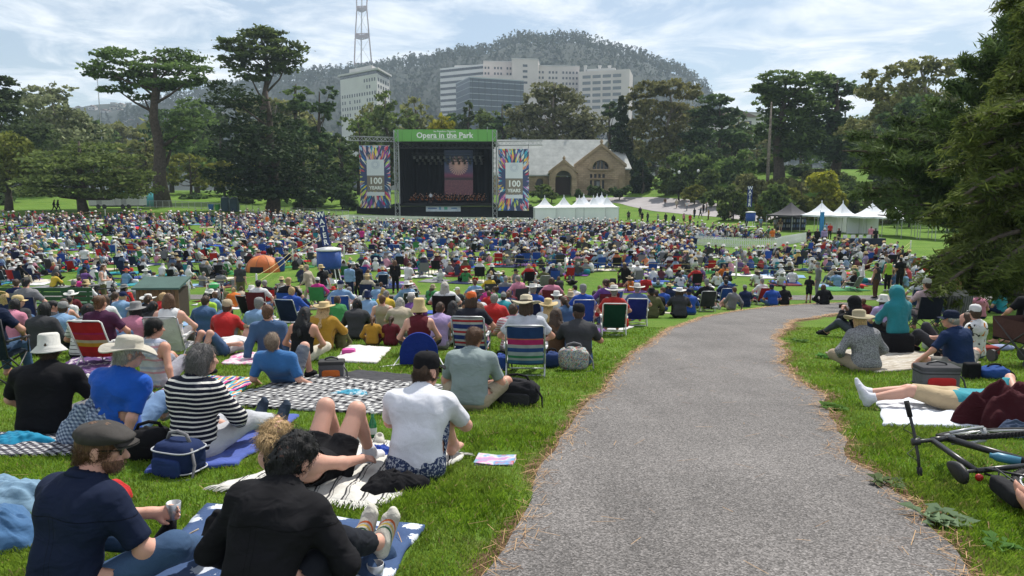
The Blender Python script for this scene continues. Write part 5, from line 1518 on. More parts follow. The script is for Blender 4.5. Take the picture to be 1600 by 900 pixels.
# ---- hats: built about the head centre, crown up
def hat_mesh(kind,seed=0):
 r = random.Random(seed)
 m = MB()
 n = 28
 def ringed(prof,sag=0.0,sx=.9,sy=1.12,wav=0.0):
  vs = []
  for rr_,z in prof:
   for k in range(n):
    a = 2 * math.pi * k / n
    rel_ = max(0,(rr_ - .11) / .1)
    z2 = z - sag * rel_ * (math.sin(a) ** 2) + wav * rel_ * math.sin(3 * a + seed) + 0.03 * rel_ * abs(math.cos(a)) * (sag > 0)
    x_,y_ = rr_ * math.cos(a),rr_ * math.sin(a)
    s_ = (1 - min(1,rel_))
    vs.append((x_ * (sx * s_ + (1 - s_)),y_ * (sy * s_ + 1.05 * (1 - s_)),z2))
  fs = []
  for i in range(len(prof) - 1):
   for k in range(n):fs.append((i * n + k,i * n + (k + 1) % n,(i + 1) * n + (k + 1) % n,(i + 1) * n + k))
  fs.append(tuple((len(prof) - 1) * n + k for k in range(n)))
  m.add(vs,fs)
 if kind == 'wide':ringed([(.098,.030),(.215,.018),(.218,.026),(.215,.030),(.100,.045),(.098,.11),(.090,.135),(.055,.150),(.0005,.140)],.025,wav=.012)
 elif kind == 'brim':ringed([(.098,.030),(.165,.010),(.168,.016),(.165,.020),(.100,.042),(.097,.11),(.086,.14),(.05,.148),(.0005,.146)],.012,wav=.008)
 elif kind == 'bucket':ringed([(.098,.020),(.150,-.030),(.154,-.026),(.151,-.020),(.101,.034),(.094,.12),(.080,.137),(.0005,.142)],.0,wav=.006)
 elif kind == 'sun':ringed([(.098,.010),(.150,-.060),(.156,-.055),(.152,-.045),(.105,.030),(.102,.12),(.096,.150),(.090,.156),(.0005,.150)],.0,wav=.01)
 elif kind == 'boater':ringed([(.098,.040),(.190,.036),(.192,.041),(.19,.045),(.100,.050),(.097,.115),(.092,.125),(.0005,.125)],.01)
 elif kind in ('cap','backcap'):
  ringed([(.097,.018),(.100,.030),(.099,.075),(.088,.112),(.058,.134),(.0005,.142)])
  sg = 1 if kind == 'cap' else -1
  vs,fs = [],[]
  for i in range(9):
   a = -1.05 + 2.1 * i / 8
   for j in range(4):
    f_ = j / 3
    rr_ = .100 + f_ * .085 * math.cos(a * 0.85)
    vs.append((math.sin(a) * (.092 + .006 * f_),sg * (math.cos(a) * .098 + f_ * .082 * math.cos(a * .9) ** .7 + .012),.030 - .010 * f_ - .022 * f_ * math.sin(a) ** 2))
  for i in range(8):
   for j in range(3):
    q = i * 4 + j; fs.append((q,q + 4,q + 5,q + 1))
  b = len(vs); vs += [(x,y,z - .006) for x,y,z in vs]
  fs += [tuple(v + b for v in f[::-1]) for f in fs]
  rim = [0,4,8,12,16,20,24,28,32,33,34,35,31,27,23,19,15,11,7,3,2,1]
  fs += [(rim[i],rim[(i + 1) % len(rim)],rim[(i + 1) % len(rim)] + b,rim[i] + b) for i in range(len(rim))]
  m.add(vs,fs)
  m.lathe([(.008,.140),(.009,.146),(.004,.149)],8)
 elif kind == 'flatcap':
  vs = []
  prof = [(0,1.0),(.25,1.12),(.5,1.13),(.75,.98),(.92,.62),(1.0,.02)]
  for h,s_ in prof:
   for k in range(n):
    a = 2 * math.pi * k / n
    x_,y_ = .098 * s_ * math.cos(a),.122 * s_ * math.sin(a) + .012 * h
    z_ = .028 + h * (.088 - .050 * max(0,math.sin(a)) * s_) + .010 * math.sin(a * 5) * s_ * (h > .2) * .25
    vs.append((x_,y_ + .012 * s_,z_))
  fs = [(i * n + k,i * n + (k + 1) % n,(i + 1) * n + (k + 1) % n,(i + 1) * n + k) for i in range(len(prof) - 1) for k in range(n)]
  fs.append(tuple((len(prof) - 1) * n + k for k in range(n)))
  m.add(vs,fs)
  vs,fs = [],[]
  for i in range(9):
   a = -1.0 + 2.0 * i / 8
   for j in range(4):
    f_ = j / 3
    vs.append((math.sin(a) * (.088 + .004 * f_),math.cos(a) * .110 + f_ * .052 * math.cos(a) + .012,.036 - .016 * f_ - .018 * f_ * math.sin(a) ** 2))
  for i in range(8):
   for j in range(3):q = i * 4 + j; fs.append((q,q + 4,q + 5,q + 1))
  b = len(vs); vs += [(x,y,z - .010) for x,y,z in vs]; fs += [tuple(v + b for v in f[::-1]) for f in fs]
  rim = [0,4,8,12,16,20,24,28,32,33,34,35,31,27,23,19,15,11,7,3,2,1]
  fs += [(rim[i],rim[(i + 1) % len(rim)],rim[(i + 1) % len(rim)] + b,rim[i] + b) for i in range(len(rim))]
  m.add(vs,fs)
 elif kind == 'beanie':ringed([(.102,.005),(.106,.03),(.100,.09),(.07,.13),(.0005,.145)])
 return m.mesh('hat',True)
_HM = {}
def hat(fig,kind,mat,parent,tilt=0.0,band=None,seed=0,scale=1.0):
 key = (kind,seed)
 if key not in _HM:_HM[key] = hat_mesh(kind,seed)
 o = link('hat',_HM[key],mat,parent)
 o.matrix_local = fig.headM(.012,-.008) @ Matrix.Rotation(R(tilt),4,'X') @ Matrix.Scale(scale,4)
 if band is not None:
  b = MB().lathe([(.1015,.046),(.1035,.048),(.1025,.068),(.099,.069)],24,sx=.9,sy=1.12,cap=False).build('hat_band',band,o,True)
 return o
# ------------------------------------------------------------------ small goods
EXCL = []
def cloth_grid(c,nu=26,nv=26,dz=.02,wr=.014,seed=0,folds=1.0,edge=0.02):
 0
 r = np.random.default_rng(seed)
 u,v = np.meshgrid(np.linspace(0,1,nu),np.linspace(0,1,nv),indexing='ij')
 c = np.array([[p[0],p[1]] for p in c])
 P = (c[0] * ((1 - u) * (1 - v))[...,None] + c[1] * (u * (1 - v))[...,None] + c[2] * (u * v)[...,None] + c[3] * ((1 - u) * v)[...,None])
 per = np.minimum(np.minimum(u,1 - u),np.minimum(v,1 - v))
 wob = sum(np.sin(P @ (r.normal(size=2) * 7) + r.uniform(0,6)) for _ in range(3))
 P = P + np.stack([wob,-wob],-1) * edge * 0.5
 z = gz(P[...,0],P[...,1]) + dz
 h = 0
 for _ in range(5):
  k = r.normal(size=2) * 9; k2 = r.normal(size=2) * 4
  h = h + np.abs(np.sin(P @ k + 1.5 * np.sin(P @ k2) + r.uniform(0,6))) ** 3
 z = z + wr * folds * h * (0.35 + 0.65 * np.clip(per * 6,0,1))
 return P,z
def blanket(pix,mat,label,wr=.014,seed=0,name='blanket',fringe=None,world=None,nu=26,group=None,cat='blanket'):
 c = [G(*p) for p in pix] if world is None else [Vector(p) for p in world]
 P,z = cloth_grid(c,nu,nu,wr=wr,seed=seed)
 o3 = Vector((P[...,0].mean(),P[...,1].mean(),0)); o3.z = gz1(o3.x,o3.y)
 n = nu
 top = np.column_stack([P.reshape(-1,2),z.ravel()]) - np.array(o3)
 m = MB()
 m.grid([tuple(p) for p in top],n,n)
 ring = [i * n for i in range(n)] + [(n - 1) * n + j for j in range(1,n)] + [i * n + n - 1 for i in range(n - 2,-1,-1)] + [j for j in range(n - 2,0,-1)]
 b = len(m.V)
 low = [(m.V[i][0],m.V[i][1],m.V[i][2] - .022) for i in ring]
 m.V += low; m.n += len(low)
 k = len(ring)
 m.F += [(ring[i],b + i,b + (i + 1) % k,ring[(i + 1) % k]) for i in range(k)]
 e = m.build(name,mat,None,True,loc=o3)
 tag(e,label,cat,group)
 EXCL.append(np.array([[*P[0,0]],[*P[n // 2,0]],[*P[-1,0]],[*P[-1,n // 2]],[*P[-1,-1]],[*P[n // 2,-1]],[*P[0,-1]],[*P[0,n // 2]]]))
 if fringe is not None:
  r = random.Random(seed); mb = MB()
  for side in fringe:
   idx = {0:[i * n for i in range(n)],1:[(n - 1) * n + j for j in range(n)],2:[i * n + n - 1 for i in range(n)],3:list(range(n))}[side]
   for a_,b_ in zip(idx[:-1],idx[1:]):
    for q in range(4):
     p = Vector(m.V[a_]).lerp(Vector(m.V[b_]),q / 4)
     d = (p - Vector((0,0,p.z))).normalized()
     tip = p + Vector((d.x + r.uniform(-.6,.6),d.y + r.uniform(-.6,.6),0)).normalized() * r.uniform(.05,.10) - Vector((0,0,.012))
     mb.tube([p - d * .01,p.lerp(tip,.5) + Vector((0,0,.006)),tip],[.006,.005,.003],4,caps=False)
  mb.build('fringe',M_cloth((0.55,0.54,0.50)),e)
 return e
def superq(a,b,c,e1=.35,e2=.35,nu=18,nv=24,seed=None,noise=0.0,flat_bottom=True):
 sg = lambda x,p:math.copysign(abs(x) ** p,x)
 V = []
 r = np.random.default_rng(seed or 0); ks = [(r.normal(size=3) * 5 / max(a,b),r.uniform(0,6)) for _ in range(6)]
 for i in range(nu + 1):
  t_ = -math.pi / 2 + math.pi * i / nu
  for j in range(nv):
   f_ = 2 * math.pi * j / nv
   p = np.array([a * sg(math.cos(t_),e1) * sg(math.cos(f_),e2),b * sg(math.cos(t_),e1) * sg(math.sin(f_),e2),c * sg(math.sin(t_),e1) + c])
   if noise:
    n_ = sum(abs(math.sin(p @ k + ph)) for k,ph in ks) / 6
    p = p * (1 + noise * (n_ - .5) * np.array([1,1,1.2]))
   V.append(tuple(p))
 Fq = [(i * nv + j,i * nv + (j + 1) % nv,(i + 1) * nv + (j + 1) % nv,(i + 1) * nv + j) for i in range(nu) for j in range(nv)]
 return V,Fq
def heap(px,py,a,b,c,mat,label,seed=0,rz=0.0,name='crumpled_cloth',cat='clothing',lift=0.0):
 0
 p = G(px,py)
 r = np.random.default_rng(seed)
 n = 34
 u,v = np.meshgrid(np.linspace(-1,1,n),np.linspace(-1,1,n),indexing='ij')
 th = np.arctan2(v,u); ph = r.uniform(0,6,4)
 rad = 1 + .22 * np.sin(3 * th + ph[0]) + .12 * np.sin(5 * th + ph[1]) + .06 * np.sin(9 * th + ph[2])
 q = np.maximum(np.abs(u),np.abs(v)); s = q / (np.sqrt(u * u + v * v) + 1e-9)
 X_,Y_ = u * s * a * rad,v * s * b * rad
 base = np.clip(1 - q ** 2,0,1) ** .6
 fold = 0
 for _ in range(5):
  k = r.normal(size=2) * np.array([7 / a,7 / b]) * .25
  fold = fold + np.abs(np.sin(X_ * k[0] * (2 + 1.4 * _) + Y_ * k[1] * (2 + 1.4 * _) + 2 * np.sin(Y_ * k[0] * 1.3) + r.uniform(0,6))) ** 2 * (1.3 - .15 * _)
 Z_ = c * base * (.62 + .16 * fold / 1.6)
 m = MB().grid([(float(x),float(y),float(z) - .01 * (qq > .98)) for x,y,z,qq in zip(X_.ravel(),Y_.ravel(),Z_.ravel(),q.ravel())],n,n)
 o = m.build(name,mat,None,True,loc=(p.x,p.y,p.z + lift + .012),rotz=rz)
 tag(o,label,cat)
 EXCL.append(np.array([[p.x + a * .8 * math.cos(t_),p.y + b * .8 * math.sin(t_)] for t_ in np.linspace(0,6.28,9)[:-1]]))
 return o
def bag(px,py,a,b,c,mat,label,rz=0.0,e=.35,name='bag',cat='bag',trim=None,strap=None,lid=None,pocket=None,noise=.06,seed=1):
 p = G(px,py)
 e_ = empty(name,p,rz,label,cat)
 V,Fq = superq(a,b,c,e,e,seed=seed,noise=noise)
 MB().add(V,Fq).build('body',mat,e_,True)
 if lid is not None:
  V,Fq = superq(a * 1.03,b * 1.03,c * .22,e,e); m = MB().add(V,Fq); m.V = [(x,y,z + c * 1.72) for x,y,z in m.V]; m.build('lid',lid,e_,True)
 if pocket is not None:
  V,Fq = superq(a * .72,b * .2,c * .55,.4,.4); m = MB().add(V,Fq); m.V = [(x,y - b * .98,z + c * .12) for x,y,z in m.V]; m.build('pocket',pocket,e_,True)
 if trim is not None:
  for zz in (.35,1.55):
   pts = [(a * 1.03 * math.copysign(abs(math.cos(t_)) ** e,math.cos(t_)),b * 1.03 * math.copysign(abs(math.sin(t_)) ** e,math.sin(t_)),c * zz) for t_ in np.linspace(0,2 * math.pi,33)]
   MB().tube(pts,.006,5).build('piping',trim,e_,True)
 if strap is not None:
  MB().tube([(-a * .6,0,c * 1.9),(-a * .45,0,c * 2.35),(0,0,c * 2.5),(a * .45,0,c * 2.35),(a * .6,0,c * 1.9)],.014,6).build('handle',strap,e_,True)
  MB().tube([(a * .9,-b * .3,c * 1.7),(a * 1.25,-b * .6,c * .9),(a * 1.3,-b * .9,.02),(a * .7,-b * 1.5,.015)],.012,5).build('shoulder_strap',strap,e_,True)
 EXCL.append(np.array([[p.x + a * .9 * math.cos(t_),p.y + b * .9 * math.sin(t_)] for t_ in np.linspace(0,6.28,9)[:-1]]))
 return e_
def sheet(mb,A,B,C,D,th=.012,sag=0.0,nu=7,nv=5):
 0
 A,B,C,D = map(Vector,(A,B,C,D)); n = (B - A).cross(D - A).normalized()
 for s_ in (0,1):
  P = []
  for i in range(nu):
   for j in range(nv):
    u,v = i / (nu - 1),j / (nv - 1)
    p = (A * (1 - u) + B * u) * (1 - v) + (D * (1 - u) + C * u) * v - n * (sag * 4 * u * (1 - u) * (.6 + .4 * 4 * v * (1 - v))) + n * th * s_
    P.append(tuple(p))
  mb.grid(P,nu,nv)
 return mb
_CH = {}
def beach_chair(label,group,fabric,frame,loc,rz,cat='folding chair'):
 0
 e = empty('lawn_chair',loc,rz,label,cat,group)
 if 'beach' not in _CH:
  fr = MB()
  for s in (-1,1):
   x = s * .27
   fr.tube([(x,-.48,.78),(x,-.38,.55),(x,-.20,.20),(x,-.13,.02)],.0125,7)
   fr.tube([(x,-.42,.02),(x,-.20,.22),(x,.26,.25),(x,.30,.02)],.0125,7)
   fr.tube([(x * 1.07,-.36,.46),(x * 1.07,.20,.44),(x * 1.0,.26,.25)],.0125,7)
  fr.tube([(-.27,-.48,.78),(-.24,-.495,.81),(.24,-.495,.81),(.27,-.48,.78)],.0125,7)
  for y_,z_ in ((-.42,.02),(.30,.02),(-.13,.02),(.26,.25)):fr.tube([(-.27,y_,z_),(.27,y_,z_)],.011,6)
  _CH['beach'] = (fr.mesh('frame',True),sheet(MB(),(-.25,-.205,.22),(.25,-.205,.22),(.25,-.485,.80),(-.25,-.485,.80),.014,-.05).mesh('back_sling',True),sheet(MB(),(-.25,.26,.26),(.25,.26,.26),(.25,-.20,.22),(-.25,-.20,.22),.012,.04).mesh('seat_sling',True),MB().box((0,-.08,0),(.05,.38,.022)).mesh('arm_rest'))
 a,b,c,d = _CH['beach']
 link('frame',a,frame,e); link('back_sling',b,fabric,e); link('seat_sling',c,fabric,e)
 for s in (-1,1):link('arm_rest',d,WHITE_PAINT,e,loc=(s * .29,0,.465))
 return e
def camp_chair(label,group,fabric,loc,rz,cat='folding chair'):
 e = empty('camp_chair',loc,rz,label,cat,group)
 if 'camp' not in _CH:
  fr = MB()
  for s in (-1,1):
   fr.tube([(s * .30,-.22,.02),(-s * .0,-.21,.24),(-s * .27,-.20,.43)],.011,6)
   fr.tube([(s * .30,.26,.02),(-s * .27,.24,.40)],.011,6)
   fr.tube([(s * .29,-.22,.03),(s * .28,.24,.40)],.011,6); fr.tube([(s * .29,.26,.03),(s * .28,-.20,.42)],.011,6)
   fr.tube([(s * .28,-.20,.40),(s * .29,-.30,.92)],.012,6)
   fr.tube([(s * .29,.25,.38),(s * .30,.25,.60)],.012,6)
   fr.tube([(s * .31,-.24,.62),(s * .31,.26,.60)],.018,6)
  _CH['camp'] = (fr.mesh('frame',True),sheet(MB(),(-.28,-.19,.38),(.28,-.19,.38),(.29,-.31,.92),(-.29,-.31,.92),.016,-.07).mesh('back_sling',True),sheet(MB(),(-.27,.25,.42),(.27,.25,.42),(.27,-.20,.40),(-.27,-.20,.40),.014,.06).mesh('seat_sling',True))
 a,b,c = _CH['camp']
 link('frame',a,DARK_METAL,e); link('back_sling',b,fabric,e); link('seat_sling',c,fabric,e)
 return e
# ------------------------------------------------------------------ the nearest people, each posed from the photograph
def person(fig,loc,rz,label,skin=0,shirt=None,pants=None,hair=None,hatd=None,shoes=None,vox=.010,group=None,sc=1.0,sleeve=.36,plen=.97,cape=None,collar=None,hem=-.045,off=.019,seed=1,neck=.07,wr=.007,skirt=False,socks=None):
 V,Q = mesh_sdf(fig.body(),.0085 if vox < .0082 else .0115 if vox < .0105 else .015 if vox < .0135 else .021)
 o = link('person',mesh_np('person',V,Q,smooth=True),M_skin(skin),loc=loc,rotz=rz,scale=sc)
 tag(o,label,'person',group)
 vox = vox * 1.36
 if shirt is not None:part('shirt',fig.shirt(sleeve,off=off,hem=hem,seed=seed,neck=neck,wr=wr),vox,shirt,o)
 if pants is not None:part('trousers' if plen > .6 else 'shorts',fig.pants(plen,seed=seed + 5),vox * 1.15,pants,o)
 if hair is not None:
  h_ = part('hair',fig.hair(hair[0],seed=seed + 9),.010 if vox < .0150 else .016,M_hair(hair[1]),o)
  if vox < .0168 and h_:strands(h_,2000,.05 if hair[0] in ('short','curly') else .08,M_hair(hair[1]),1.0 if hair[0] == 'curly' else .5 if hair[0] == 'bun' else .1,seed,below=None if hatd is None else (fig.HC + fig.H_R @ A_(0,0,.01),fig.H_R @ A_(0,0,1)))
 if shoes is not None:
  for k in (0,1):part('shoe',fig.shoes(k),.011 if vox < .0150 else .017,shoes,o)
 if socks is not None:
  for k in (0,1):
   f = fig.shoes(k,.004)
   g,e,d = fig.leg(k,1.0,1.05); f.groups.append(g)
   an,sh = fig.an[k],nrm(fig.an[k] - fig.kn[k]); f.cuts = [lambda p,an=an,sh=sh:-(p - an) @ sh - .07]
   part('sock',f,vox,socks,o)
 if hatd is not None:hat(fig,hatd[0],hatd[1],o,tilt=hatd[2] if len(hatd) > 2 else 0,band=hatd[3] if len(hatd) > 3 else None,seed=seed)
 if collar is not None:
  nb = fig.S + fig.T2 @ A_(0,-.012,.058); z = fig.T2 @ A_(0,0,1); x = fig.T2 @ A_(1,0,0); y = fig.T2 @ A_(0,1,0)
  m = MB(); n = 22; vs = []
  for rr_,h in ((.080,-.012),(.073,.026),(.076,.036),(.096,.002),(.090,-.004)):
   for k in range(n):
    a = math.pi * (.62 + 1.76 * k / (n - 1))
    vs.append(tuple(nb + x * (rr_ * math.cos(a + math.pi / 2 - math.pi) * 1.06) + y * (rr_ * math.sin(a + math.pi / 2 - math.pi)) + z * h))
  m.add(vs,[(i * n + k,i * n + k + 1,(i + 1) * n + k + 1,(i + 1) * n + k) for i in range(4) for k in range(n - 1)])
  m.build('collar',collar,o,True)
 EXCL.append(np.array([[loc[0] + .2 * math.cos(t_),loc[1] + .2 * math.sin(t_)] for t_ in np.linspace(0,6.28,9)[:-1]]))
 return o
NAVY = M_cloth((.010,.016,.040)); BLK = M_cloth((.009,.009,.011)); WHT = M_cloth((.62,.63,.68),.3); DENIM = M_cloth((.045,.085,.16)); LDENIM = M_cloth((.16,.26,.42)); KHAKI = M_cloth((.33,.27,.19)); GREY = M_cloth((.16,.16,.17))
HB = (.05,.028,.016); HK = (.008,.008,.009); HBL = (.42,.28,.13); HG = (.20,.19,.18); HBR = (.10,.05,.025); HGW = (.38,.36,.33)
# flat-capped man
g = G(104,958)
f = Fig(lean=10,curve=8,twist=-8,head=(62,8,0),hands=((.08,.50,.29),(.30,.40,.20)),elbow=((-.8,.1,-.8),(.7,-.5,-.9)),feet=((.05,.52,.07),(.30,.62,.07)),knee=((-1,.3,.5),(.8,.3,.5)),curl=.75,wide=.96,palm=((1,.2,0),(-.3,.4,-.8)))
cap_man = person(f,g,R(-14),'bearded man in dark navy short-sleeved shirt and grey flat cap, holding a small cup',1,M_cloth((.010,.016,.040),.55,9.0,.50),DENIM,('short',HBR),('flatcap',M_cloth((.052,.048,.045)),4),BLK,.008,sleeve=.42,collar=NAVY,seed=4,sc=.90)
bf = SDF(); bf.group([('e',f.HC + f.H_R @ A_(0,.032,-.055),f.H_R,A_(.060,.066,.068),.02),('e',f.HC + f.H_R @ A_(0,.056,-.085),f.H_R,A_(.036,.038,.034),.02)]); bf.off = .0015
_q,_n,_q2 = f.HC + f.H_R @ A_(0,.0,-.040),f.H_R @ A_(0,.1,1),f.H_R @ A_(0,-1,0)
bf.cuts = [lambda p:(p - _q) @ _n,lambda p:(p - _q) @ _q2 + .004]
h_ = part('beard',bf,.007,M_hair((.16,.085,.05)),cap_man); strands(h_,900,.008,M_hair((.16,.085,.05)),.3,5)
gl = MB()
for s in (-1,1):
 gl.box(tuple(f.HC + f.H_R @ A_(s * .036,.098,.004)),(.052,.008,.034),M=Matrix(f.H_R)); gl.tube([tuple(f.HC + f.H_R @ A_(s * .064,.095,.010)),tuple(f.HC + f.H_R @ A_(s * .084,.0,.010))],.003,5)
gl.build('sunglasses',M_plain('lens',(.01,.01,.012),.2),cap_man)
cupz = Vector(f.wr[0] + nrm(f.wr[0] - f.el[0]) * .085 + A_(.015,.01,.0))
cup = MB().lathe([(.026,-.035),(.034,.045),(.032,.045),(.025,-.030)],20).build('steel_cup',STEEL,None,True); cup.location = g + Matrix.Rotation(R(-14),3,'Z') @ cupz * .90
tag(cup,'small brushed steel cup held by the flat-capped man','cup')
cigz = Vector(f.wr[1] + nrm(f.wr[1] - f.el[1]) * .10 + A_(.0,.0,.015))
cig = MB().tube([(-.02,0,0),(.045,.02,.03)],.0045,6).build('cigarette',M_plain('paper',(.5,.42,.32),.9),None,True); cig.location = g + Matrix.Rotation(R(-14),3,'Z') @ cigz * .90
tag(cig,'short cigarette between the fingers of the flat-capped man','cigarette')
# curly-haired person in black
g = G(396,985)
f = Fig(lean=23,curve=9,roll=6,head=(22,26,6),hands=((-.16,.34,.10),(.22,.34,.14)),elbow=((-.8,-.3,-.9),(.8,-.3,-.9)),feet=((.26,.72,.09),(.38,.70,.09)),knee=((-.2,.2,1),(.5,.2,1)),wide=.94)
f.toe_dir = [(.1,.35,1),(.25,.35,1)]
cb = person(f,g,R(-6),'person with curly black hair in black long-sleeved shirt, sitting on the floral blanket',1,M_cloth((.009,.009,.011),.55,9.0,.47),M_cloth((.014,.016,.022)),('curly',HK),None,M_stripe('trainer_stripes','Y',.16,[(0,(.50,.48,.42)),(.50,(.03,.10,.05)),(.54,(.50,.48,.42)),(.58,(.55,.40,.08)),(.62,(.50,.48,.42)),(.66,(.50,.12,.04)),(.70,(.50,.48,.42))]),.008,sleeve=.90,plen=.86,collar=BLK,seed=6,off=.020,wr=.010,sc=.90)
# blonde woman lying back
g = G(506,752)
f = Fig(P=(0,0,.11),lean=-74,curve=12,head=(-8,-30,4),hands=((-.32,.12,.04),(.26,.22,.12)),elbow=((-1,-.6,-.6),(1,-.4,-.6)),feet=((-.09,.40,.07),(.13,.44,.07)),knee=((-.05,.2,1),(.05,.2,1)),female=True,curl=.5,wide=.96)
person(f,g,R(-16),'blonde woman in black top and black shorts lying back with bare knees raised',1,BLK,BLK,('bun',HBL),None,None,.009,sleeve=0,plen=.26,seed=8,socks=WHT,neck=.10)
# white T-shirt man
g = G(650,748)
f = Fig(lean=17,curve=10,head=(26,6,0),hands=((-.05,.46,.34),(.08,.46,.32)),feet=((-.17,.50,.08),(.17,.52,.08)),wide=1.04,elbow=((-.8,.1,-.6),(.8,.1,-.6)))
o = person(f,g,R(-6),'man in plain white T-shirt and black cap sitting on the fringed striped blanket',1,WHT,M_print('navy_print',(.03,.045,.10),[(.35,.37,.42)],55.0,.54),('short',HB),('cap',BLK),None,.009,sleeve=.40,plen=.50,seed=10,wr=.009)
gl = MB()
for s in (-1,1):
 gl.box(tuple(f.HC + f.H_R @ A_(s * .036,.098,.004)),(.052,.008,.036),M=Matrix(f.H_R)); gl.tube([tuple(f.HC + f.H_R @ A_(s * .064,.095,.010)),tuple(f.HC + f.H_R @ A_(s * .084,.0,.010))],.003,5)
gl.build('sunglasses',M_plain('lens',(.01,.01,.012),.2),o)
# striped jumper woman
g = G(303,716)
f = Fig(lean=4,curve=6,head=(32,4,0),hands=((.02,.36,.16),(.18,.36,.18)),feet=((.02,.83,.08),(.26,.80,.08)),knee=((.2,.2,1),(.4,.2,1)),female=True,wide=1.06)
person(f,g,R(-14),'grey-haired woman in navy and white striped jumper sitting on the blue blanket',1,M_stripe('breton','Z',.036,[(0,(.62,.60,.56)),(.34,(.008,.010,.022))],jitter=.012),M_cloth((.42,.43,.46)),('bob',(.12,.115,.115)),None,M_cloth((.03,.045,.07)),.010,sleeve=.88,plen=.88,seed=12,neck=.085)
# bright blue T-shirt man
g = G(186,692)
f = Fig(lean=-6,curve=10,roll=6,head=(42,6,0),hands=((-.2,.30,.12),(.20,-.20,.03)),elbow=((-1,0,-.4),(.6,-1,.2)),feet=((-.05,.70,.08),(.22,.74,.08)),curl=.15,wide=1.12)
person(f,g,R(-12),'man in bright blue T-shirt and pale brimmed hat leaning on one arm',1,M_cloth((.012,.085,.42)),LDENIM,('short',HGW),('wide',M_cloth((.44,.41,.34)),-4),M_cloth((.2,.2,.2)),.010,sleeve=.42,seed=14,wr=.009)
heap(158,694,.30,.16,.42,M_plaid('blue_plaid',(.06,.085,.14),(.16,.21,.29),(.36,.42,.50),.035),'blue and grey plaid shirt slung beside the bright blue T-shirt man',4,.3,'plaid_shirt')
# black T-shirt man with white hat
g = G(72,682)
f = Fig(lean=5,curve=8,head=(-18,6,0),hands=((-.3,.34,.14),(.3,.34,.14)),feet=((.1,.3,.07),(-.12,.38,.07)),knee=((-1,.3,.3),(1,.3,.3)),wide=1.24)
person(f,g,R(4),'broad man in black T-shirt and white bucket hat at the edge of the patterned blanket',1,BLK,GREY,('short',HB),('bucket',M_cloth((.55,.54,.50))),BLK,.010,sleeve=.42,seed=16,off=.024)
# blue T-shirt man propped on his elbows
g = G(448,600)
f = Fig(P=(0,0,.11),lean=-56,curve=14,head=(4,-34,0),hands=((-.34,-.12,.04),(.36,-.10,.04)),elbow=((-.3,-1,-1),(.3,-1,-1)),feet=((-.12,.80,.08),(.15,.42,.08)),knee=((0,0,1),(.1,0,1)),curl=.3,wide=1.12)
person(f,g,R(-6),'man in mid-blue T-shirt reclining on his elbows on the checked blanket',1,M_cloth((.035,.13,.32)),M_cloth((.10,.115,.14)),('short',(.24,.18,.13)),None,BLK,.012,sleeve=.44,plen=.5,seed=18)
# tank-top man
g = G(246,606)
f = Fig(lean=-10,curve=6,head=(34,4,0),hands=((-.3,.2,.12),(.42,-.16,.03)),elbow=((-1,0,0),(.3,-1,.3)),feet=((-.1,.7,.08),(.14,.74,.08)),curl=.15,wide=1.1)
person(f,g,R(-18),'dark-haired man in faded stars and stripes tank top leaning on his arm',0,M_stripe('faded_stripes','Z',.17,[(0,(.46,.46,.50)),(.30,(.50,.26,.30)),(.45,(.48,.47,.50)),(.62,(.33,.36,.45)),(.82,(.47,.46,.49))],jitter=.03),M_cloth((.3,.3,.34)),('short',HK),None,BLK,.012,sleeve=0,plen=.5,seed=20,neck=.085)
# grey polo man
g = G(733,640)
f = Fig(lean=12,curve=9,head=(14,16,0),hands=((-.1,.36,.20),(.12,.36,.20)),feet=((.06,.40,.07),(.02,.50,.07)),knee=((-1,.3,.5),(1,.3,.5)),wide=1.12)
person(f,g,R(-8),'man in sage grey polo shirt and khaki shorts sitting with bowed head on the grass',0,M_cloth((.22,.27,.27)),KHAKI,('short',HBR),None,BLK,.011,sleeve=.42,plen=.46,collar=M_cloth((.22,.27,.27)),seed=22)
# ---- blankets and belongings round them
STRIPEBL = M_stripe('fringed_stripes','X',.115,[(0,(.56,.55,.51)),(.55,(.045,.045,.05)),(.66,(.5,.49,.46)),(.78,(.09,.09,.09)),(.83,(.56,.55,.51))],jitter=.05,wr=.3)
blanket([(338,765),(560,690),(724,716),(590,797)],STRIPEBL,'white and grey striped blanket with fringed ends',.016,3,fringe=(1,3),nu=40)
t = NT('floral_blue'); v = t.coord('Object')
vo = t.new('ShaderNodeTexVoronoi',Scale=7.0); t.l.new(v,vo.inputs['Vector'])
vn = t.new('ShaderNodeTexNoise',Scale=26.0,Detail=2.0,Distortion=1.5); t.l.new(v,vn.inputs['Vector'])
fl = t.math('LESS_THAN',t.math('ADD',vo.outputs['Distance'],t.math('MULTIPLY',vn.outputs['Fac'],.55)),.65)
sx_ = t.new('ShaderNodeSeparateXYZ'); t.l.new(v,sx_.inputs[0])
t.bump(t.noise(8.0,3,v),.4,.04)
FLORAL = t.fin(t.mix(fl,t.mix(t.noise(5.0,3,v),(.020,.045,.12),(.035,.08,.19)),(.50,.54,.60)),.9)
blanket([(150,975),(325,792),(662,826),(560,975)],FLORAL,'blue blanket with white flower print under the two nearest sitters',.010,5,nu=36)
blanket([(225,742),(345,650),(468,652),(372,728)],M_cloth((.060,.095,.33)),'plain periwinkle blue blanket under the striped-jumper woman',.014,6)
CHECK = M_plaid('black_white_check',(.45,.45,.44),(.16,.16,.165),(.015,.015,.018),.10,.35)
blanket([(330,634),(470,585),(705,604),(612,650)],CHECK,'black and white checked picnic blanket',.014,7,nu=32)
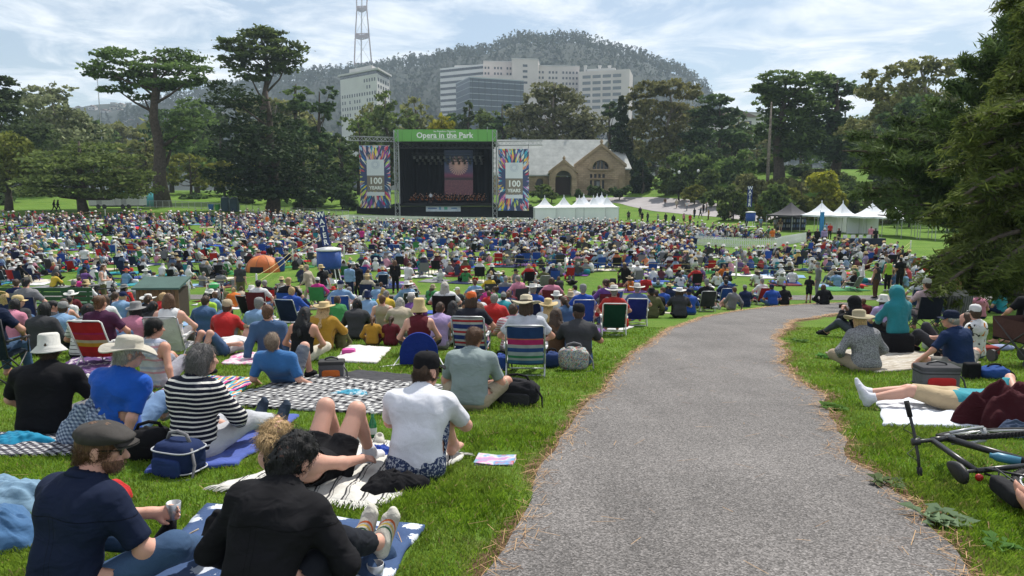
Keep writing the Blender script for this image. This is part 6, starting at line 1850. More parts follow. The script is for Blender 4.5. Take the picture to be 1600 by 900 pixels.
SERAPE = M_stripe('serape','X',.30,[(0,(.06,.25,.35)),(.12,(.55,.10,.10)),(.2,(.6,.5,.1)),(.27,(.05,.08,.25)),(.40,(.55,.52,.48)),(.47,(.5,.08,.25)),(.6,(.02,.02,.03)),(.7,(.08,.35,.38)),(.82,(.6,.25,.06)),(.9,(.55,.52,.48))],jitter=.03)
blanket([(225,625),(300,588),(400,592),(362,628)],SERAPE,'rainbow striped blanket beside the tank-top man',.012,8)
blanket([(-30,716),(-10,680),(190,678),(125,712)],M_plaid('zigzag',(.42,.42,.42),(.10,.10,.12),(.02,.02,.025),.05,.7),'black and white patterned blanket under the black T-shirt man',.012,9)
blanket([(1286,552),(1385,541),(1532,568),(1372,584)],M_stripe('beige_stripes','Y',.18,[(0,(.33,.29,.23)),(.45,(.50,.47,.42)),(.62,(.24,.20,.16)),(.7,(.45,.42,.36))],jitter=.03),'beige striped blanket beside the path under the straw-hatted sitter',.012,10)
blanket([(1364,611),(1500,613),(1690,672),(1383,668)],M_cloth((.60,.63,.68)),'plain white sheet under the man lying down',.014,11,nu=32)
blanket([(345,570),(372,552),(450,553),(430,572)],M_print('pink_towel',(.55,.50,.52),[(.55,.16,.30)],8.0,.55),'white and pink towel on the grass behind the reclining man',.014,12,name='towel',cat='towel')
blanket([(520,566),(545,541),(612,545),(590,569)],M_cloth((.58,.55,.53)),'creamy white blanket beside the pink tub',.016,13)
blanket([(85,585),(120,556),(205,560),(190,590)],M_print('purple_cloth',(.10,.05,.14),[(.45,.40,.42)],7.0,.58),'purple and white cloth behind the brimmed hats',.018,14,name='towel',cat='towel')
blanket([(480,596),(560,580),(690,592),(640,606)],M_cloth((.05,.05,.055)),'black mat behind the checked blanket',.010,15,name='mat',cat='mat')
blanket([(640,800),(566,905),(700,905),(662,828)][::-1],M_cloth((.014,.020,.045)),'dark navy folded end of the floral blanket',.02,16,name='blanket_end',cat='blanket') if False else None
heap(548,622,.22,.10,.075,M_print('teal_towel',(.07,.30,.42),[(.40,.50,.55)],14.0,.56),'crumpled turquoise and white towel on the checked blanket',21,.1,'crumpled_towel','towel',.02)
heap(612,768,.20,.13,.12,BLK,'crumpled black jacket on the striped blanket',22,.2,'crumpled_jacket','jacket',.02)
heap(592,718,.13,.09,.09,M_cloth((.02,.055,.30)),'crumpled royal blue shirt beside the white T-shirt man',23,.3,'crumpled_shirt','clothing',.02)
heap(28,696,.24,.13,.10,M_cloth((.012,.20,.34)),'crumpled turquoise cloth on the patterned blanket',24,.1,'crumpled_cloth','clothing',.015)
heap(5,800,.30,.22,.22,M_cloth((.16,.26,.36)),'heap of pale blue denim beside the flat-capped man',25,.2,'denim_jacket','jacket')
heap(-5,850,.22,.20,.20,M_cloth((.05,.12,.24)),'folded blue jeans beside the flat-capped man',26,.1,'folded_jeans','clothing')
heap(160,778,.20,.10,.11,M_cloth((.42,.02,.02)),'red cloth bag lying behind the flat-capped man',27,.1,'red_pouch','bag')
heap(150,600,.22,.16,.14,M_cloth((.55,.53,.52)),'white crumpled blanket behind the pale brimmed hat',28,.1,'crumpled_blanket','blanket')
heap(565,880,.16,.22,.16,M_cloth((.035,.065,.13)),'fold of dark denim cloth beside the white trainers',29,.4,'denim_fold','clothing')
heap(500,690,.05,.04,.03,WHT,'small white crumpled napkin on the grass',30) if False else None
bag(282,738,.17,.13,.125,M_cloth((.014,.026,.080)),'navy rounded cooler bag with grey handle on the grass',-.35,.55,'cooler_bag','cooler bag',M_cloth((.40,.42,.45)),GREY,None,M_cloth((.02,.04,.13)),.04,3)
bag(236,716,.16,.12,.12,BLK,'soft black shoulder bag beside the navy cooler bag',.3,.6,'shoulder_bag','bag',None,BLK,noise=.2,seed=7)
bag(519,592,.17,.11,.125,M_cloth((.10,.10,.105)),'grey and orange cool box on the grass behind the checked blanket',.1,.25,'cool_box','cooler',None,DARK_METAL,M_cloth((.05,.05,.05)),M_cloth((.55,.14,.03)),.02,4)
bag(545,556,.115,.085,.065,M_plain('pink_plastic',(.55,.06,.30),.5),'pink plastic tub on the creamy blanket',.1,.3,'plastic_tub','tub',noise=0)
bag(808,632,.24,.14,.14,M_cloth((.016,.016,.019)),'black backpack lying on the grass beside the grey polo man',-.25,.6,'backpack','backpack',None,BLK,None,M_cloth((.03,.03,.033)),.22,9)
bag(896,578,.22,.14,.17,M_print('tote_print',(.33,.34,.30),[(.10,.20,.10),(.40,.12,.10),(.10,.18,.32),(.5,.48,.42)],26.0,.56),'large printed tote bag on the grass beside the path',.1,.6,'tote_bag','bag',None,GREY,noise=.18,seed=5)
bag(862,574,.13,.11,.12,M_cloth((.03,.055,.16)),'dark blue bag next to the printed tote bag',.2,.7,'blue_bag','bag',None,BLK,noise=.2,seed=6)
bag(672,580,.14,.10,.12,M_cloth((.04,.13,.40)),'blue drawstring bag beside the striped lawn chair',.2,.7,'drawstring_bag','bag',None,BLK,noise=.2,seed=8) if False else bag(783,578,.12,.10,.12,M_cloth((.03,.07,.30)),'blue drawstring bag beside the striped lawn chair',.2,.7,'drawstring_bag','bag',None,BLK,noise=.2,seed=8)
bag(1461,606,.24,.15,.14,M_cloth((.10,.10,.105)),'red and grey cool bag in front of the navy polo man',-.05,.25,'cool_bag','cooler bag',M_cloth((.03,.03,.03)),DARK_METAL,M_cloth((.06,.06,.065)),M_cloth((.40,.02,.02)),.02,10)
bag(1552,592,.20,.13,.085,M_cloth((.02,.06,.22)),'soft blue bag on the grass behind the lying man',.2,.7,'soft_bag','bag',None,BLK,noise=.25,seed=11)
bag(1517,592,.10,.07,.115,BLK,'small upright black case next to the red and grey cool bag',.05,.25,'camera_case','case',noise=0)
bag(1562,548,.26,.10,.06,M_cloth((.26,.30,.46)),'lavender bolster cushion on the grass by the folding wagon',.0,.9,'cushion','cushion',noise=.05)
# magazine, bottle, canvas shoes, tin
t = NT('magazine_cover'); v = t.coord('Object'); n = t.noise(9.0,2,v)
MAGC = t.fin(t.ramp(n,[(.30,(.10,.35,.42)),(.42,(.50,.16,.38)),(.52,(.55,.50,.48)),(.60,(.10,.28,.50)),(.72,(.50,.12,.14))]),.35)
mg = empty('magazine',G(774,722),R(-8),'glossy colour programme lying on the grass near the path','magazine')
m = MB(); m.grid([(x,y,.012 + .035 * abs(math.sin(x * 7)) * .35 + .01) for x in np.linspace(-.15,.15,9) for y in (-.105,0,.105)],9,3); m.grid([(x,y,.006) for x in np.linspace(-.15,.15,9) for y in (-.105,0,.105)],9,3)
m.build('cover',MAGC,mg); MB().box((0,0,.009),(.29,.2,.006)).build('pages',WHITE_PAINT,mg)
lt = lettering('OPERA',.0,-.07,.034,.06,M_plain('print_white',(.8,.8,.8),.5),mg,rx=0) if False else None
EXCL.append(np.array([[p.x,p.y] for p in (G(735,728),G(755,703),G(812,705),G(800,730))]))
p_ = G(583,690)
bt = empty('bottle',p_,0,'green glass bottle standing between the canvas shoes','bottle')
MB().lathe([(.0,.03),(.033,.03),(.034,.15),(.030,.175),(.014,.215),(.013,.262),(.0005,.262)],18).build('glass',M_plain('green_glass',(.01,.14,.05),.12,.05,5,spec=.6),bt,True)
MB().lathe([(.0345,.075),(.0347,.13)],18,cap=False).build('paper_label',M_plain('label_paper',(.45,.5,.48),.7),bt,True)
MB().lathe([(.016,.255),(.016,.280),(.0005,.280)],12).build('cap',M_plain('foil',(.55,.58,.56),.4),bt,True)
for k,(px,py,rz) in enumerate(((566,695,.5),(593,697,.2))):
 p_ = G(px,py)
 ff = SDF(); ff.group([('c',A_(0,-.08,.035),A_(0,.10,.030),.040,.034,.03),('c',A_(0,-.09,.05),A_(0,-.03,.075),.036,.036,.03),('c',A_(-.01,.04,.028),A_(.01,.14,.026),.034,.028,.03)])
 ff.cuts = [lambda p:-p[:,2] + .004,lambda p:.026 - np.sqrt(p[:,0] ** 2 + (p[:,1] + .055) ** 2 + ((p[:,2] - .115) * .6) ** 2)]
 V,Q = mesh_sdf(ff,.008)
 o = link('canvas_shoe',mesh_np('canvas_shoe',V,Q,smooth=True),M_cloth((.45,.43,.38)),loc=p_ + Vector((0,0,.02)),rotz=rz)
 tag(o,('off-white canvas shoe standing on the striped blanket behind the bottle','off-white canvas shoe beside the white T-shirt man')[k],'shoe')
 mm = MB().lathe([(.02,.0),(.045,.0),(.046,.018),(.02,.02)],16,sx=.95,sy=2.6).build('sole',WHITE_PAINT,o,True); mm.location = (0,.02,-.004)
p_ = G(587,905)
tc = MB().lathe([(.0005,.004),(.033,.004),(.040,.085),(.037,.085),(.030,.01)],20,cap=False).build('metal_tumbler',STEEL,None,True); tc.location = p_; tag(tc,'metal tumbler standing on the grass by the floral blanket','cup')
# ------------------------------------------------------------------ right-hand group beside the path
g = G(1352,580)
f = Fig(lean=10,curve=8,head=(-6,8,0),hands=((-.22,.28,.14),(.22,.28,.14)),feet=((.1,.3,.07),(-.1,.38,.07)),knee=((-1,.3,.3),(1,.3,.3)),wide=1.1,female=True)
person(f,g,R(6),'person in grey checked shirt and straw hat on the beige striped blanket',1,M_print('grey_check',(.13,.13,.14),[(.27,.27,.28)],70.0,.48),KHAKI,('bob',HBL),('wide',M_cloth((.36,.31,.20))),BLK,.013,sleeve=.9,seed=31,off=.024)
g = G(1500,580)
f = Fig(lean=8,curve=7,head=(-50,0,0),hands=((-.62,.28,.12),(.1,.36,.15)),elbow=((-.5,-.3,-.8),(1,0,-.4)),feet=((-.05,.34,.07),(.16,.30,.07)),knee=((-1,.5,.15),(1,.3,.3)),wide=1.22,belly=.06)
person(f,g,R(24),'older man in navy polo shirt and cap leaning on one arm by the cool bag',0,M_cloth((.012,.026,.075)),M_cloth((.20,.19,.17)),('short',HGW),('cap',M_cloth((.012,.018,.04))),BLK,.012,sleeve=.44,plen=.42,collar=M_cloth((.012,.026,.075)),seed=33)
g = G(1523,560)
f = Fig(lean=-2,curve=5,head=(40,4,0),hands=((-.2,.3,.2),(.2,.3,.2)),feet=((-.1,.55,.08),(.14,.55,.08)))
person(f,g,R(32),'young man in white flame-print T-shirt and white cap',1,M_print('flame_tee',(.62,.62,.62),[(.02,.02,.02),(.55,.20,.03)],6.5,.60),DENIM,('short',HB),('cap',M_cloth((.55,.55,.55))),BLK,.014,seed=35)
g = G(1468,553)
f = Fig(P=(0,0,.12),lean=-52,curve=12,head=(0,-25,0),hands=((-.1,.2,.3),(.22,-.1,.05)),feet=((-.1,.66,.08),(.10,.40,.08)),knee=((0,0,1),(0,0,1)),female=True)
person(f,g,R(58),'woman in pink top and dark grey trousers lying back with one knee raised',1,M_cloth((.42,.24,.24)),M_cloth((.045,.045,.052)),('long',HB),None,BLK,.014,sleeve=.3,seed=37)
# hooded figures: the hood is part of the garment
def hooded(px,py,rz,label,col,pose,vox=.015,sc=1.0,pants=BLK):
 g = G(px,py); f = Fig(**pose)
 V,Q = mesh_sdf(f.body(),.016)
 o = link('person',mesh_np('person',V,Q,smooth=True),M_skin(1),loc=g,rotz=rz,scale=sc); tag(o,label,'person')
 s_ = f.shirt(.92,off=.030,hem=-.06,seed=41,wr=.012)
 c,Rm = f.HC,f.H_R
 s_.groups.append([('e',c + Rm @ A_(0,-.022,.02),Rm,A_(.098,.122,.118),.04),('c',c + Rm @ A_(0,-.04,-.05),f.S + f.T2 @ A_(0,-.03,.0),.085,.11,.05)])
 qf = c + Rm @ A_(0,.055,-.01)
 s_.cuts = [s_.cuts[0]] + s_.cuts[2:] + [lambda p:.082 - np.sqrt((((p - qf) @ Rm / np.array([1,1.0,1.25])) ** 2).sum(1))]
 part('hooded_top',s_,vox,M_cloth(col),o)
 part('trousers',f.pants(.97),vox,pants,o)
 part('hair',f.hair('short'),.014,M_hair(HK),o)
 for k in (0,1):part('shoe',f.shoes(k),.014,BLK,o)
 return o,f,g
CH_POSE = dict(P=(0,0,.46),lean=2,curve=5,head=(-10,6,0),hands=((-.16,.34,.55),(.16,.34,.55)),feet=((-.14,.52,.08),(.14,.52,.08)))
hooded(1400,553,R(8),'person in teal hooded towel top sitting beside the black hooded figure',(.018,.17,.20),CH_POSE,sc=.96)
bag(1400,553,.24,.22,.20,BLK,'black padded stool under the teal hooded person',.1,.4,'padded_stool','stool',noise=.05)
o,f,g = hooded(1340,528,R(34),'person in black hooded top holding a phone up to photograph the stage',(.010,.010,.012),dict(lean=4,curve=6,head=(0,4,0),hands=((-.05,.36,.60),(.09,.36,.60)),elbow=((-.6,.3,-1),(.6,.3,-1)),feet=((-.3,.62,.08),(-.1,.7,.08)),knee=((-.5,.2,1),(-.2,.2,1)),curl=.7),sc=1.0,pants=M_cloth((.06,.07,.085)))
ph = MB().box((0,0,0),(.16,.012,.085)).build('phone',M_plain('phone_black',(.01,.01,.012),.2),None); ph.location = g + Matrix.Rotation(R(34),3,'Z') @ Vector((.02,.45,.66)); ph.rotation_euler[2] = R(34)
tag(ph,'black phone held up by the black hooded person','phone')
# man lying on the white sheet under a maroon cover
g = G(1492,644)
f = Fig(P=(0,0,.12),lean=-86,curve=0,head=(0,-70,0),hands=((-.15,-.5,.26),(.15,-.55,.26)),elbow=((-1,0,.3),(1,0,.3)),feet=((-.10,.82,.09),(.14,.84,.09)),knee=((0,0,1),(0,0,1)),wide=1.1)
o = person(f,g,R(68),'man in teal T-shirt and tan shorts lying on the white sheet',1,M_cloth((.035,.25,.30)),M_cloth((.44,.34,.21)),('short',HB),None,None,.011,sleeve=.42,plen=.48,seed=43,socks=WHT)
heap(1574,668,.42,.24,.44,M_cloth((.045,.008,.012)),'dark maroon cloth thrown over the lying man',44,.1,'maroon_cover','blanket')
heap(1582,683,.16,.10,.13,M_cloth((.05,.07,.12)),'dark blue jeans bundle on the white sheet',45,.1,'jeans_bundle','clothing',.02)
heap(1345,566,.16,.12,.08,M_cloth((.5,.47,.42)),'crumpled cream cloth beside the straw-hatted sitter',46,.1,'crumpled_cloth','clothing',.02)
heap(1345,700,.05,.04,.02,BARK,'x',1) if False else None
bag(1455,548,.16,.12,.12,M_plain('clear_plastic',(.45,.47,.48),.25,.1),'translucent plastic bag beside the grey-trousered woman',.2,.7,'plastic_bag','bag',noise=.25,seed=12)
bag(1542,556,.17,.12,.09,M_cloth((.20,.03,.025)),'dark red tray box behind the navy polo man',.1,.3,'red_box','box',noise=0)
# bare foot of someone out of view
g = G(1640,812)
f = Fig(P=(0,0,.11),lean=-60,feet=((-.02,.82,.07),(.12,.80,.07)),knee=((0,0,1),(0,0,1)),hands=((-.3,-.2,.03),(.3,-.2,.03)))
f.toe_dir = [(.15,.5,.85),(.2,.5,.85)]
person(f,G(1925,862),R(68),'barefoot person lying on the grass beyond the fallen bicycle',0,GREY,DENIM,('short',HB),None,None,.014,plen=.9)
# seated in chairs behind
def seated_chair(px,py,rz,label,clabel,chair,ccol,kw):
 g = G(px,py)
 if chair == 'camp':P = (0,-.02,.50); camp_chair(clabel,None,ccol,g,rz)
 else:P = (0,-.02,.34); beach_chair(clabel,None,ccol,kw.pop('frame',STEEL),g,rz)
 ft = ((-.14,.48,.08),(.14,.50,.08)) if chair == 'camp' else ((-.14,.62,.08),(.14,.62,.08))
 f = Fig(P=P,lean=kw.pop('lean',-10),curve=3,head=kw.pop('head',(0,6,0)),hands=((-.27,.2,P[2] + .12),(.27,.2,P[2] + .12)),feet=ft,wide=kw.pop('wide',1.05),female=kw.pop('female',False))
 return person(f,g,rz,label,vox=kw.pop('vox',.018),**kw)
seated_chair(1440,520,R(6),'person in pale top and grey cap sitting in a dark folding chair','dark navy folding chair behind the grey-trousered woman','camp',M_cloth((.012,.014,.025)),dict(shirt=M_cloth((.42,.30,.32)),pants=GREY,hair=('short',HB),hatd=('cap',M_cloth((.35,.34,.31))),seed=51))
seated_chair(1487,516,R(-4),'blond person in patterned top in a striped grey chair','grey striped folding chair beside the white-capped young man','camp',M_stripe('grey_sling','X',.06,[(0,(.10,.10,.10)),(.5,(.2,.2,.19))]),dict(shirt=M_cloth((.38,.36,.33)),pants=DENIM,hair=('bob',HBL),seed=52))
seated_chair(1430,492,R(2),'person in white shirt and white sun hat behind the dark folding chair','blue folding chair behind the dark navy one','camp',M_cloth((.02,.04,.14)),dict(shirt=WHT,pants=KHAKI,hair=('short',HB),hatd=('bucket',M_cloth((.52,.50,.44))),seed=53))
seated_chair(1596,545,R(10),'person in black sitting in a black chair by the folding wagon','black folding chair by the folding wagon','camp',BLK,dict(shirt=BLK,pants=BLK,hair=('short',HK),seed=54))
# lawn chairs on the left side of the path
PINKST = M_stripe('deckchair_stripes','Z',.62,[(0,(.02,.05,.16)),(.36,(.06,.16,.30)),(.44,(.40,.42,.48)),(.50,(.04,.22,.12)),(.56,(.40,.44,.52)),(.66,(.04,.09,.30)),(.76,(.42,.42,.48)),(.84,(.45,.03,.16)),(.97,(.50,.16,.10))],wr=.1)
seated_chair(822,585,R(-3),'person in pale shirt and wide straw hat in the rainbow striped lawn chair','rainbow striped lawn chair on the grass','beach',PINKST,dict(shirt=M_cloth((.48,.50,.55)),pants=DENIM,hair=('bob',HB),hatd=('wide',M_cloth((.55,.48,.34)),-8,BARK),seed=55,vox=.014))
seated_chair(958,523,R(-4),'person in red shirt and white wide hat in the dark green lawn chair','dark green lawn chair with white frame beside the path','beach',M_cloth((.008,.045,.030)),dict(frame=WHITE_PAINT,shirt=M_cloth((.42,.03,.025)),pants=KHAKI,hair=('short',HG),hatd=('wide',M_cloth((.62,.60,.55)),-3,GREY),seed=56,vox=.016))
seated_chair(994,508,R(-6),'person in blue shirt and white wide hat in the blue lawn chair','royal blue lawn chair next to the dark green one','beach',M_cloth((.014,.022,.16)),dict(frame=WHITE_PAINT,shirt=M_cloth((.10,.15,.30)),pants=KHAKI,hair=('short',HG),hatd=('wide',M_cloth((.60,.58,.52)),-3,GREY),seed=57,vox=.016))
seated_chair(738,560,R(-6),'child in orange cap in a red, white and blue striped chair','red, white and blue striped lawn chair behind the grey polo man','beach',M_stripe('flag_sling','Z',.2,[(0,(.03,.05,.2)),(.4,(.5,.5,.52)),(.6,(.45,.04,.05)),(.8,(.5,.5,.52))]),dict(shirt=M_cloth((.02,.022,.03)),pants=GREY,hair=('bob',HB),hatd=('cap',M_cloth((.50,.10,.02))),seed=58,vox=.016))
seated_chair(168,572,R(-4),'brown-haired person in a red and orange striped lawn chair','red and orange striped lawn chair with white frame','beach',M_stripe('sunset_sling','Z',.62,[(0,(.4,.02,.02)),(.46,(.45,.02,.02)),(.62,(.55,.30,.03)),(.72,(.5,.45,.3)),(.8,(.40,.03,.04)),(.95,(.35,.02,.10))],wr=.1),dict(frame=WHITE_PAINT,shirt=M_cloth((.06,.02,.05)),pants=DENIM,hair=('bun',HBR),seed=59,vox=.014))
seated_chair(-4,600,R(4),'person in navy shirt and straw hat in a dark camping chair','dark teal camping chair at the edge of the slope','camp',M_cloth((.012,.02,.03)),dict(shirt=NAVY,pants=DENIM,hair=('short',HB),hatd=('wide',M_cloth((.60,.42,.18))),seed=60,vox=.014))
seated_chair(790,482,R(0),'person in pale shirt in a tall blue folding chair','tall blue folding chair behind the red polo man','camp',M_cloth((.014,.05,.26)),dict(shirt=GREY,pants=DENIM,hair=('short',HG),seed=61,vox=.02))
# round blue pop-up back rest
g = G(655,572)
br_ = empty('folding_chair',g,R(4),'round-topped royal blue folding seat on the grass','folding chair')
m = MB(); n = 20; pts = [(-.30,.0)] + [(-.30 * math.cos(math.pi * k / n),.16 + .34 * math.sin(math.pi * k / n)) for k in range(n + 1)] + [(.30,.0)]
m.prism([(p[0],p[1] + .04) for p in pts],'y',-.03,.03); m.build('back_panel',M_cloth((.012,.03,.20)),br_)
MB().box((0,.25,.06),(.56,.48,.05)).build('seat_panel',M_cloth((.012,.03,.18)),br_)
for s in (-1,1):MB().tube([(s * .30,0,.16),(s * .42,-.30,.02)],.009,6).build('strut',WHITE_PAINT,br_)
MB().tube([(-.62,-.1,.02),(-.30,.02,.03)],.01,6).build('strut',WHITE_PAINT,br_)
# ------------------------------------------------------------------ shared figure patterns for the crowd
POSES = {'knees':dict(lean=12,curve=8,hands=((-.10,.42,.36),(.10,.42,.36)),feet=((-.14,.52,.08),(.14,.54,.08))),'cross':dict(lean=8,curve=7,hands=((-.16,.26,.16),(.16,.26,.16)),feet=((.10,.28,.07),(-.12,.36,.07)),knee=((-1,.3,.3),(1,.3,.3))),'back':dict(lean=-20,curve=3,hands=((-.30,-.30,.02),(.30,-.30,.02)),feet=((-.1,.84,.08),(.12,.80,.08)),curl=.2,elbow=((-1,-.8,0),(1,-.8,0))),'turn':dict(lean=6,curve=6,twist=-20,head=(-50,0,0),hands=((-.3,.05,.03),(.1,.3,.3)),feet=((-.05,.5,.08),(.2,.6,.08))),'turnr':dict(lean=6,curve=6,twist=20,head=(55,0,0),hands=((-.1,.3,.3),(.32,.05,.03)),feet=((-.2,.55,.08),(.1,.6,.08))),'side':dict(lean=-8,roll=12,curve=5,head=(15,0,-8),hands=((-.1,.25,.15),(.42,-.1,.03)),feet=((-.35,.42,.07),(-.3,.30,.07)),knee=((-.2,1,.3),(-.1,1,.4)),elbow=((-1,0,0),(.3,-1,.2))),'chairlow':dict(P=(0,-.02,.34),lean=-10,curve=3,head=(0,6,0),hands=((-.27,.2,.46),(.27,.2,.46)),feet=((-.14,.62,.08),(.14,.62,.08))),'chair':dict(P=(0,-.02,.50),lean=-8,curve=4,head=(-12,6,0),hands=((-.27,.2,.62),(.27,.2,.62)),feet=((-.14,.48,.08),(.14,.50,.08))),'lie':dict(P=(0,0,.12),lean=-84,curve=2,head=(0,-60,0),hands=((-.12,.0,.22),(.12,.0,.22)),elbow=((-1,-.5,0),(1,-.5,0)),feet=((-.1,.45,.08),(.14,.50,.08)),knee=((0,.2,1),(0,.2,1))),'stand':dict(P=(0,0,.93),lean=0,curve=2,hands=((-.24,.10,.82),(.24,.06,.80)),feet=((-.11,0,.08),(.11,.05,.08)),knee=((0,1,0),(0,1,0)),elbow=((-.3,-1,0),(.3,-1,0))),'standarm':dict(P=(0,0,.93),lean=2,curve=3,head=(20,6,0),hands=((-.08,.26,1.12),(.10,.26,1.10)),feet=((-.12,-.03,.08),(.10,.05,.08)),knee=((0,1,0),(0,1,0)),elbow=((-1,-.3,-.8),(1,-.3,-.8))),'walk':dict(P=(0,0,.90),lean=4,curve=2,hands=((-.24,.25,.90),(.24,-.18,.84)),feet=((-.08,-.30,.10),(.08,.32,.08)),knee=((0,1,0),(0,1,0)),elbow=((-.3,-1,0),(.3,-1,0))),}
ARCH = {}
def arch(pose):
 if pose in ARCH:return ARCH[pose]
 f = Fig(**POSES[pose]); vx = .025
 A = {'fig':f}
 def mk(name,sdf,v):V,Q = mesh_sdf(sdf,v); return mesh_np(name,V,Q,smooth=True)
 A['body'] = mk('person',f.body(),.023)
 A['tee'] = mk('shirt',f.shirt(.40,seed=3),vx); A['long'] = mk('shirt',f.shirt(.90,off=.022,seed=4),vx); A['tank'] = mk('shirt',f.shirt(0,neck=.085,seed=5),vx)
 A['trousers'] = mk('trousers',f.pants(.97),vx); A['shorts'] = mk('shorts',f.pants(.46),vx)
 for h in ('short','long','pony','bob','bun'):A['h_' + h] = mk('hair',f.hair(h),.019)
 A['shoe0'] = mk('shoe',f.shoes(0),.02); A['shoe1'] = mk('shoe',f.shoes(1),.02)
 ARCH[pose] = A
 return A
COLS = {'white':(.60,.60,.60),'black':(.012,.012,.014),'charcoal':(.045,.046,.05),'grey':(.18,.18,.19),'navy':(.014,.022,.065),'royal blue':(.02,.07,.32),'light blue':(.18,.30,.46),'denim blue':(.05,.10,.20),'teal':(.02,.22,.26),'red':(.42,.022,.022),'maroon':(.10,.015,.022),'pink':(.52,.20,.28),'magenta':(.48,.03,.20),'orange':(.55,.14,.02),'yellow':(.55,.38,.04),'mustard':(.36,.20,.025),'green':(.04,.20,.06),'olive':(.10,.10,.045),'purple':(.12,.05,.20),'lavender':(.34,.26,.46),'beige':(.42,.36,.27),'brown':(.10,.055,.03),'cream':(.56,.52,.42),'lime':(.35,.55,.05)}
CW = dict(zip(COLS,[24,12,6,9,7,5,9,5,2,7,4,4,2,2,2,1,3,3,3,2,4,2,4,1]))
HAIRC = {'black':HK,'dark brown':HB,'brown':HBR,'blond':HBL,'grey':HG,'white':HGW}
HATC = {'white':(.60,.59,.56),'straw':(.50,.38,.19),'black':(.012,.012,.014),'grey':(.2,.2,.2),'navy':(.014,.022,.065),'tan':(.36,.29,.19),'red':(.40,.03,.02)}
pr_ = random.Random(99)
def wchoice(d):return pr_.choices(list(d),list(d.values()))[0]
PHRASE = {'knees':'knees up','cross':'cross-legged','back':'leaning back','turn':'turned aside','turnr':'half turned','side':'legs folded','chairlow':'in low chair','chair':'in camping chair','lie':'lying down','stand':'standing','standarm':'hands raised','walk':'walking'}
HAIRN = {'short':'','long':'long ','pony':'tied ','bob':'bobbed ','bun':'pinned '}
TEEN = {'tee':'T-shirt','long':'long-sleeved top','tank':'sleeveless top'}
USED = {}
N_IND = 0
def crowd_person(loc,rz,pose,zone,shirt=None,kind=None,pants=None,plen=None,hair=None,hairc=None,hatk='?',hatc=None,skin=None,sc=None,mat=None,label=None):
 global N_IND
 A = arch(pose); N_IND += 1
 shirt = shirt or wchoice(CW); kind = kind or pr_.choices(['tee','long','tank'],[6,4,1])[0]
 pants = pants or pr_.choice(['denim blue','black','charcoal','beige','navy','grey','olive','denim blue']); plen = plen or pr_.choices(['trousers','shorts'],[3,1])[0]
 hair = hair or pr_.choices(['short','long','pony','bob','bun'],[7,3,2,2,1])[0]; hairc = hairc or pr_.choices(list(HAIRC),[5,5,4,3,3,1])[0]
 if hatk == '?':hatk = pr_.choices([None,'wide','bucket','cap','boater','brim','sun'],[52,12,10,14,5,5,2])[0]
 if hatk and hatc is None:hatc = pr_.choices(['white','straw','black','grey','navy','tan','red'],[8,6,2,2,2,2,1])[0]
 skin = pr_.choices([0,1,2,3,4],[4,4,2,2,1])[0] if skin is None else skin
 sc = sc or pr_.uniform(.92,1.06)
 o = link('person',A['body'],M_skin(skin),loc=loc,rotz=rz,scale=(sc * pr_.uniform(.95,1.12),sc,sc) if sc > .8 else sc)
 link('shirt',A[kind],mat or M_cloth(COLS[shirt]),o); link(plen,A[plen],M_cloth(COLS[pants]),o)
 link('hair',A['h_' + hair],M_hair(HAIRC[hairc]),o)
 sm = M_cloth(pr_.choice([(.012,.012,.014),(.5,.5,.5),(.12,.08,.05)]))
 link('shoe',A['shoe0'],sm,o); link('shoe',A['shoe1'],sm,o)
 if hatk:hat(A['fig'],hatk,M_cloth(HATC[hatc]),o,seed=0)
 if label is None:
  hn = {'wide':'wide-brimmed hat','bucket':'bucket hat','cap':'cap','boater':'boater hat','brim':'brimmed hat','sun':'deep sun hat'}
  label = f"person in {shirt} {TEEN[kind]}" + (f" and {hatc} {hn[hatk]}" if hatk else f" with {HAIRN[hair]}{hairc} hair") + f", {PHRASE[pose]} {zone}"
 tag(o,label,'person','audience ' + zone)
 return o
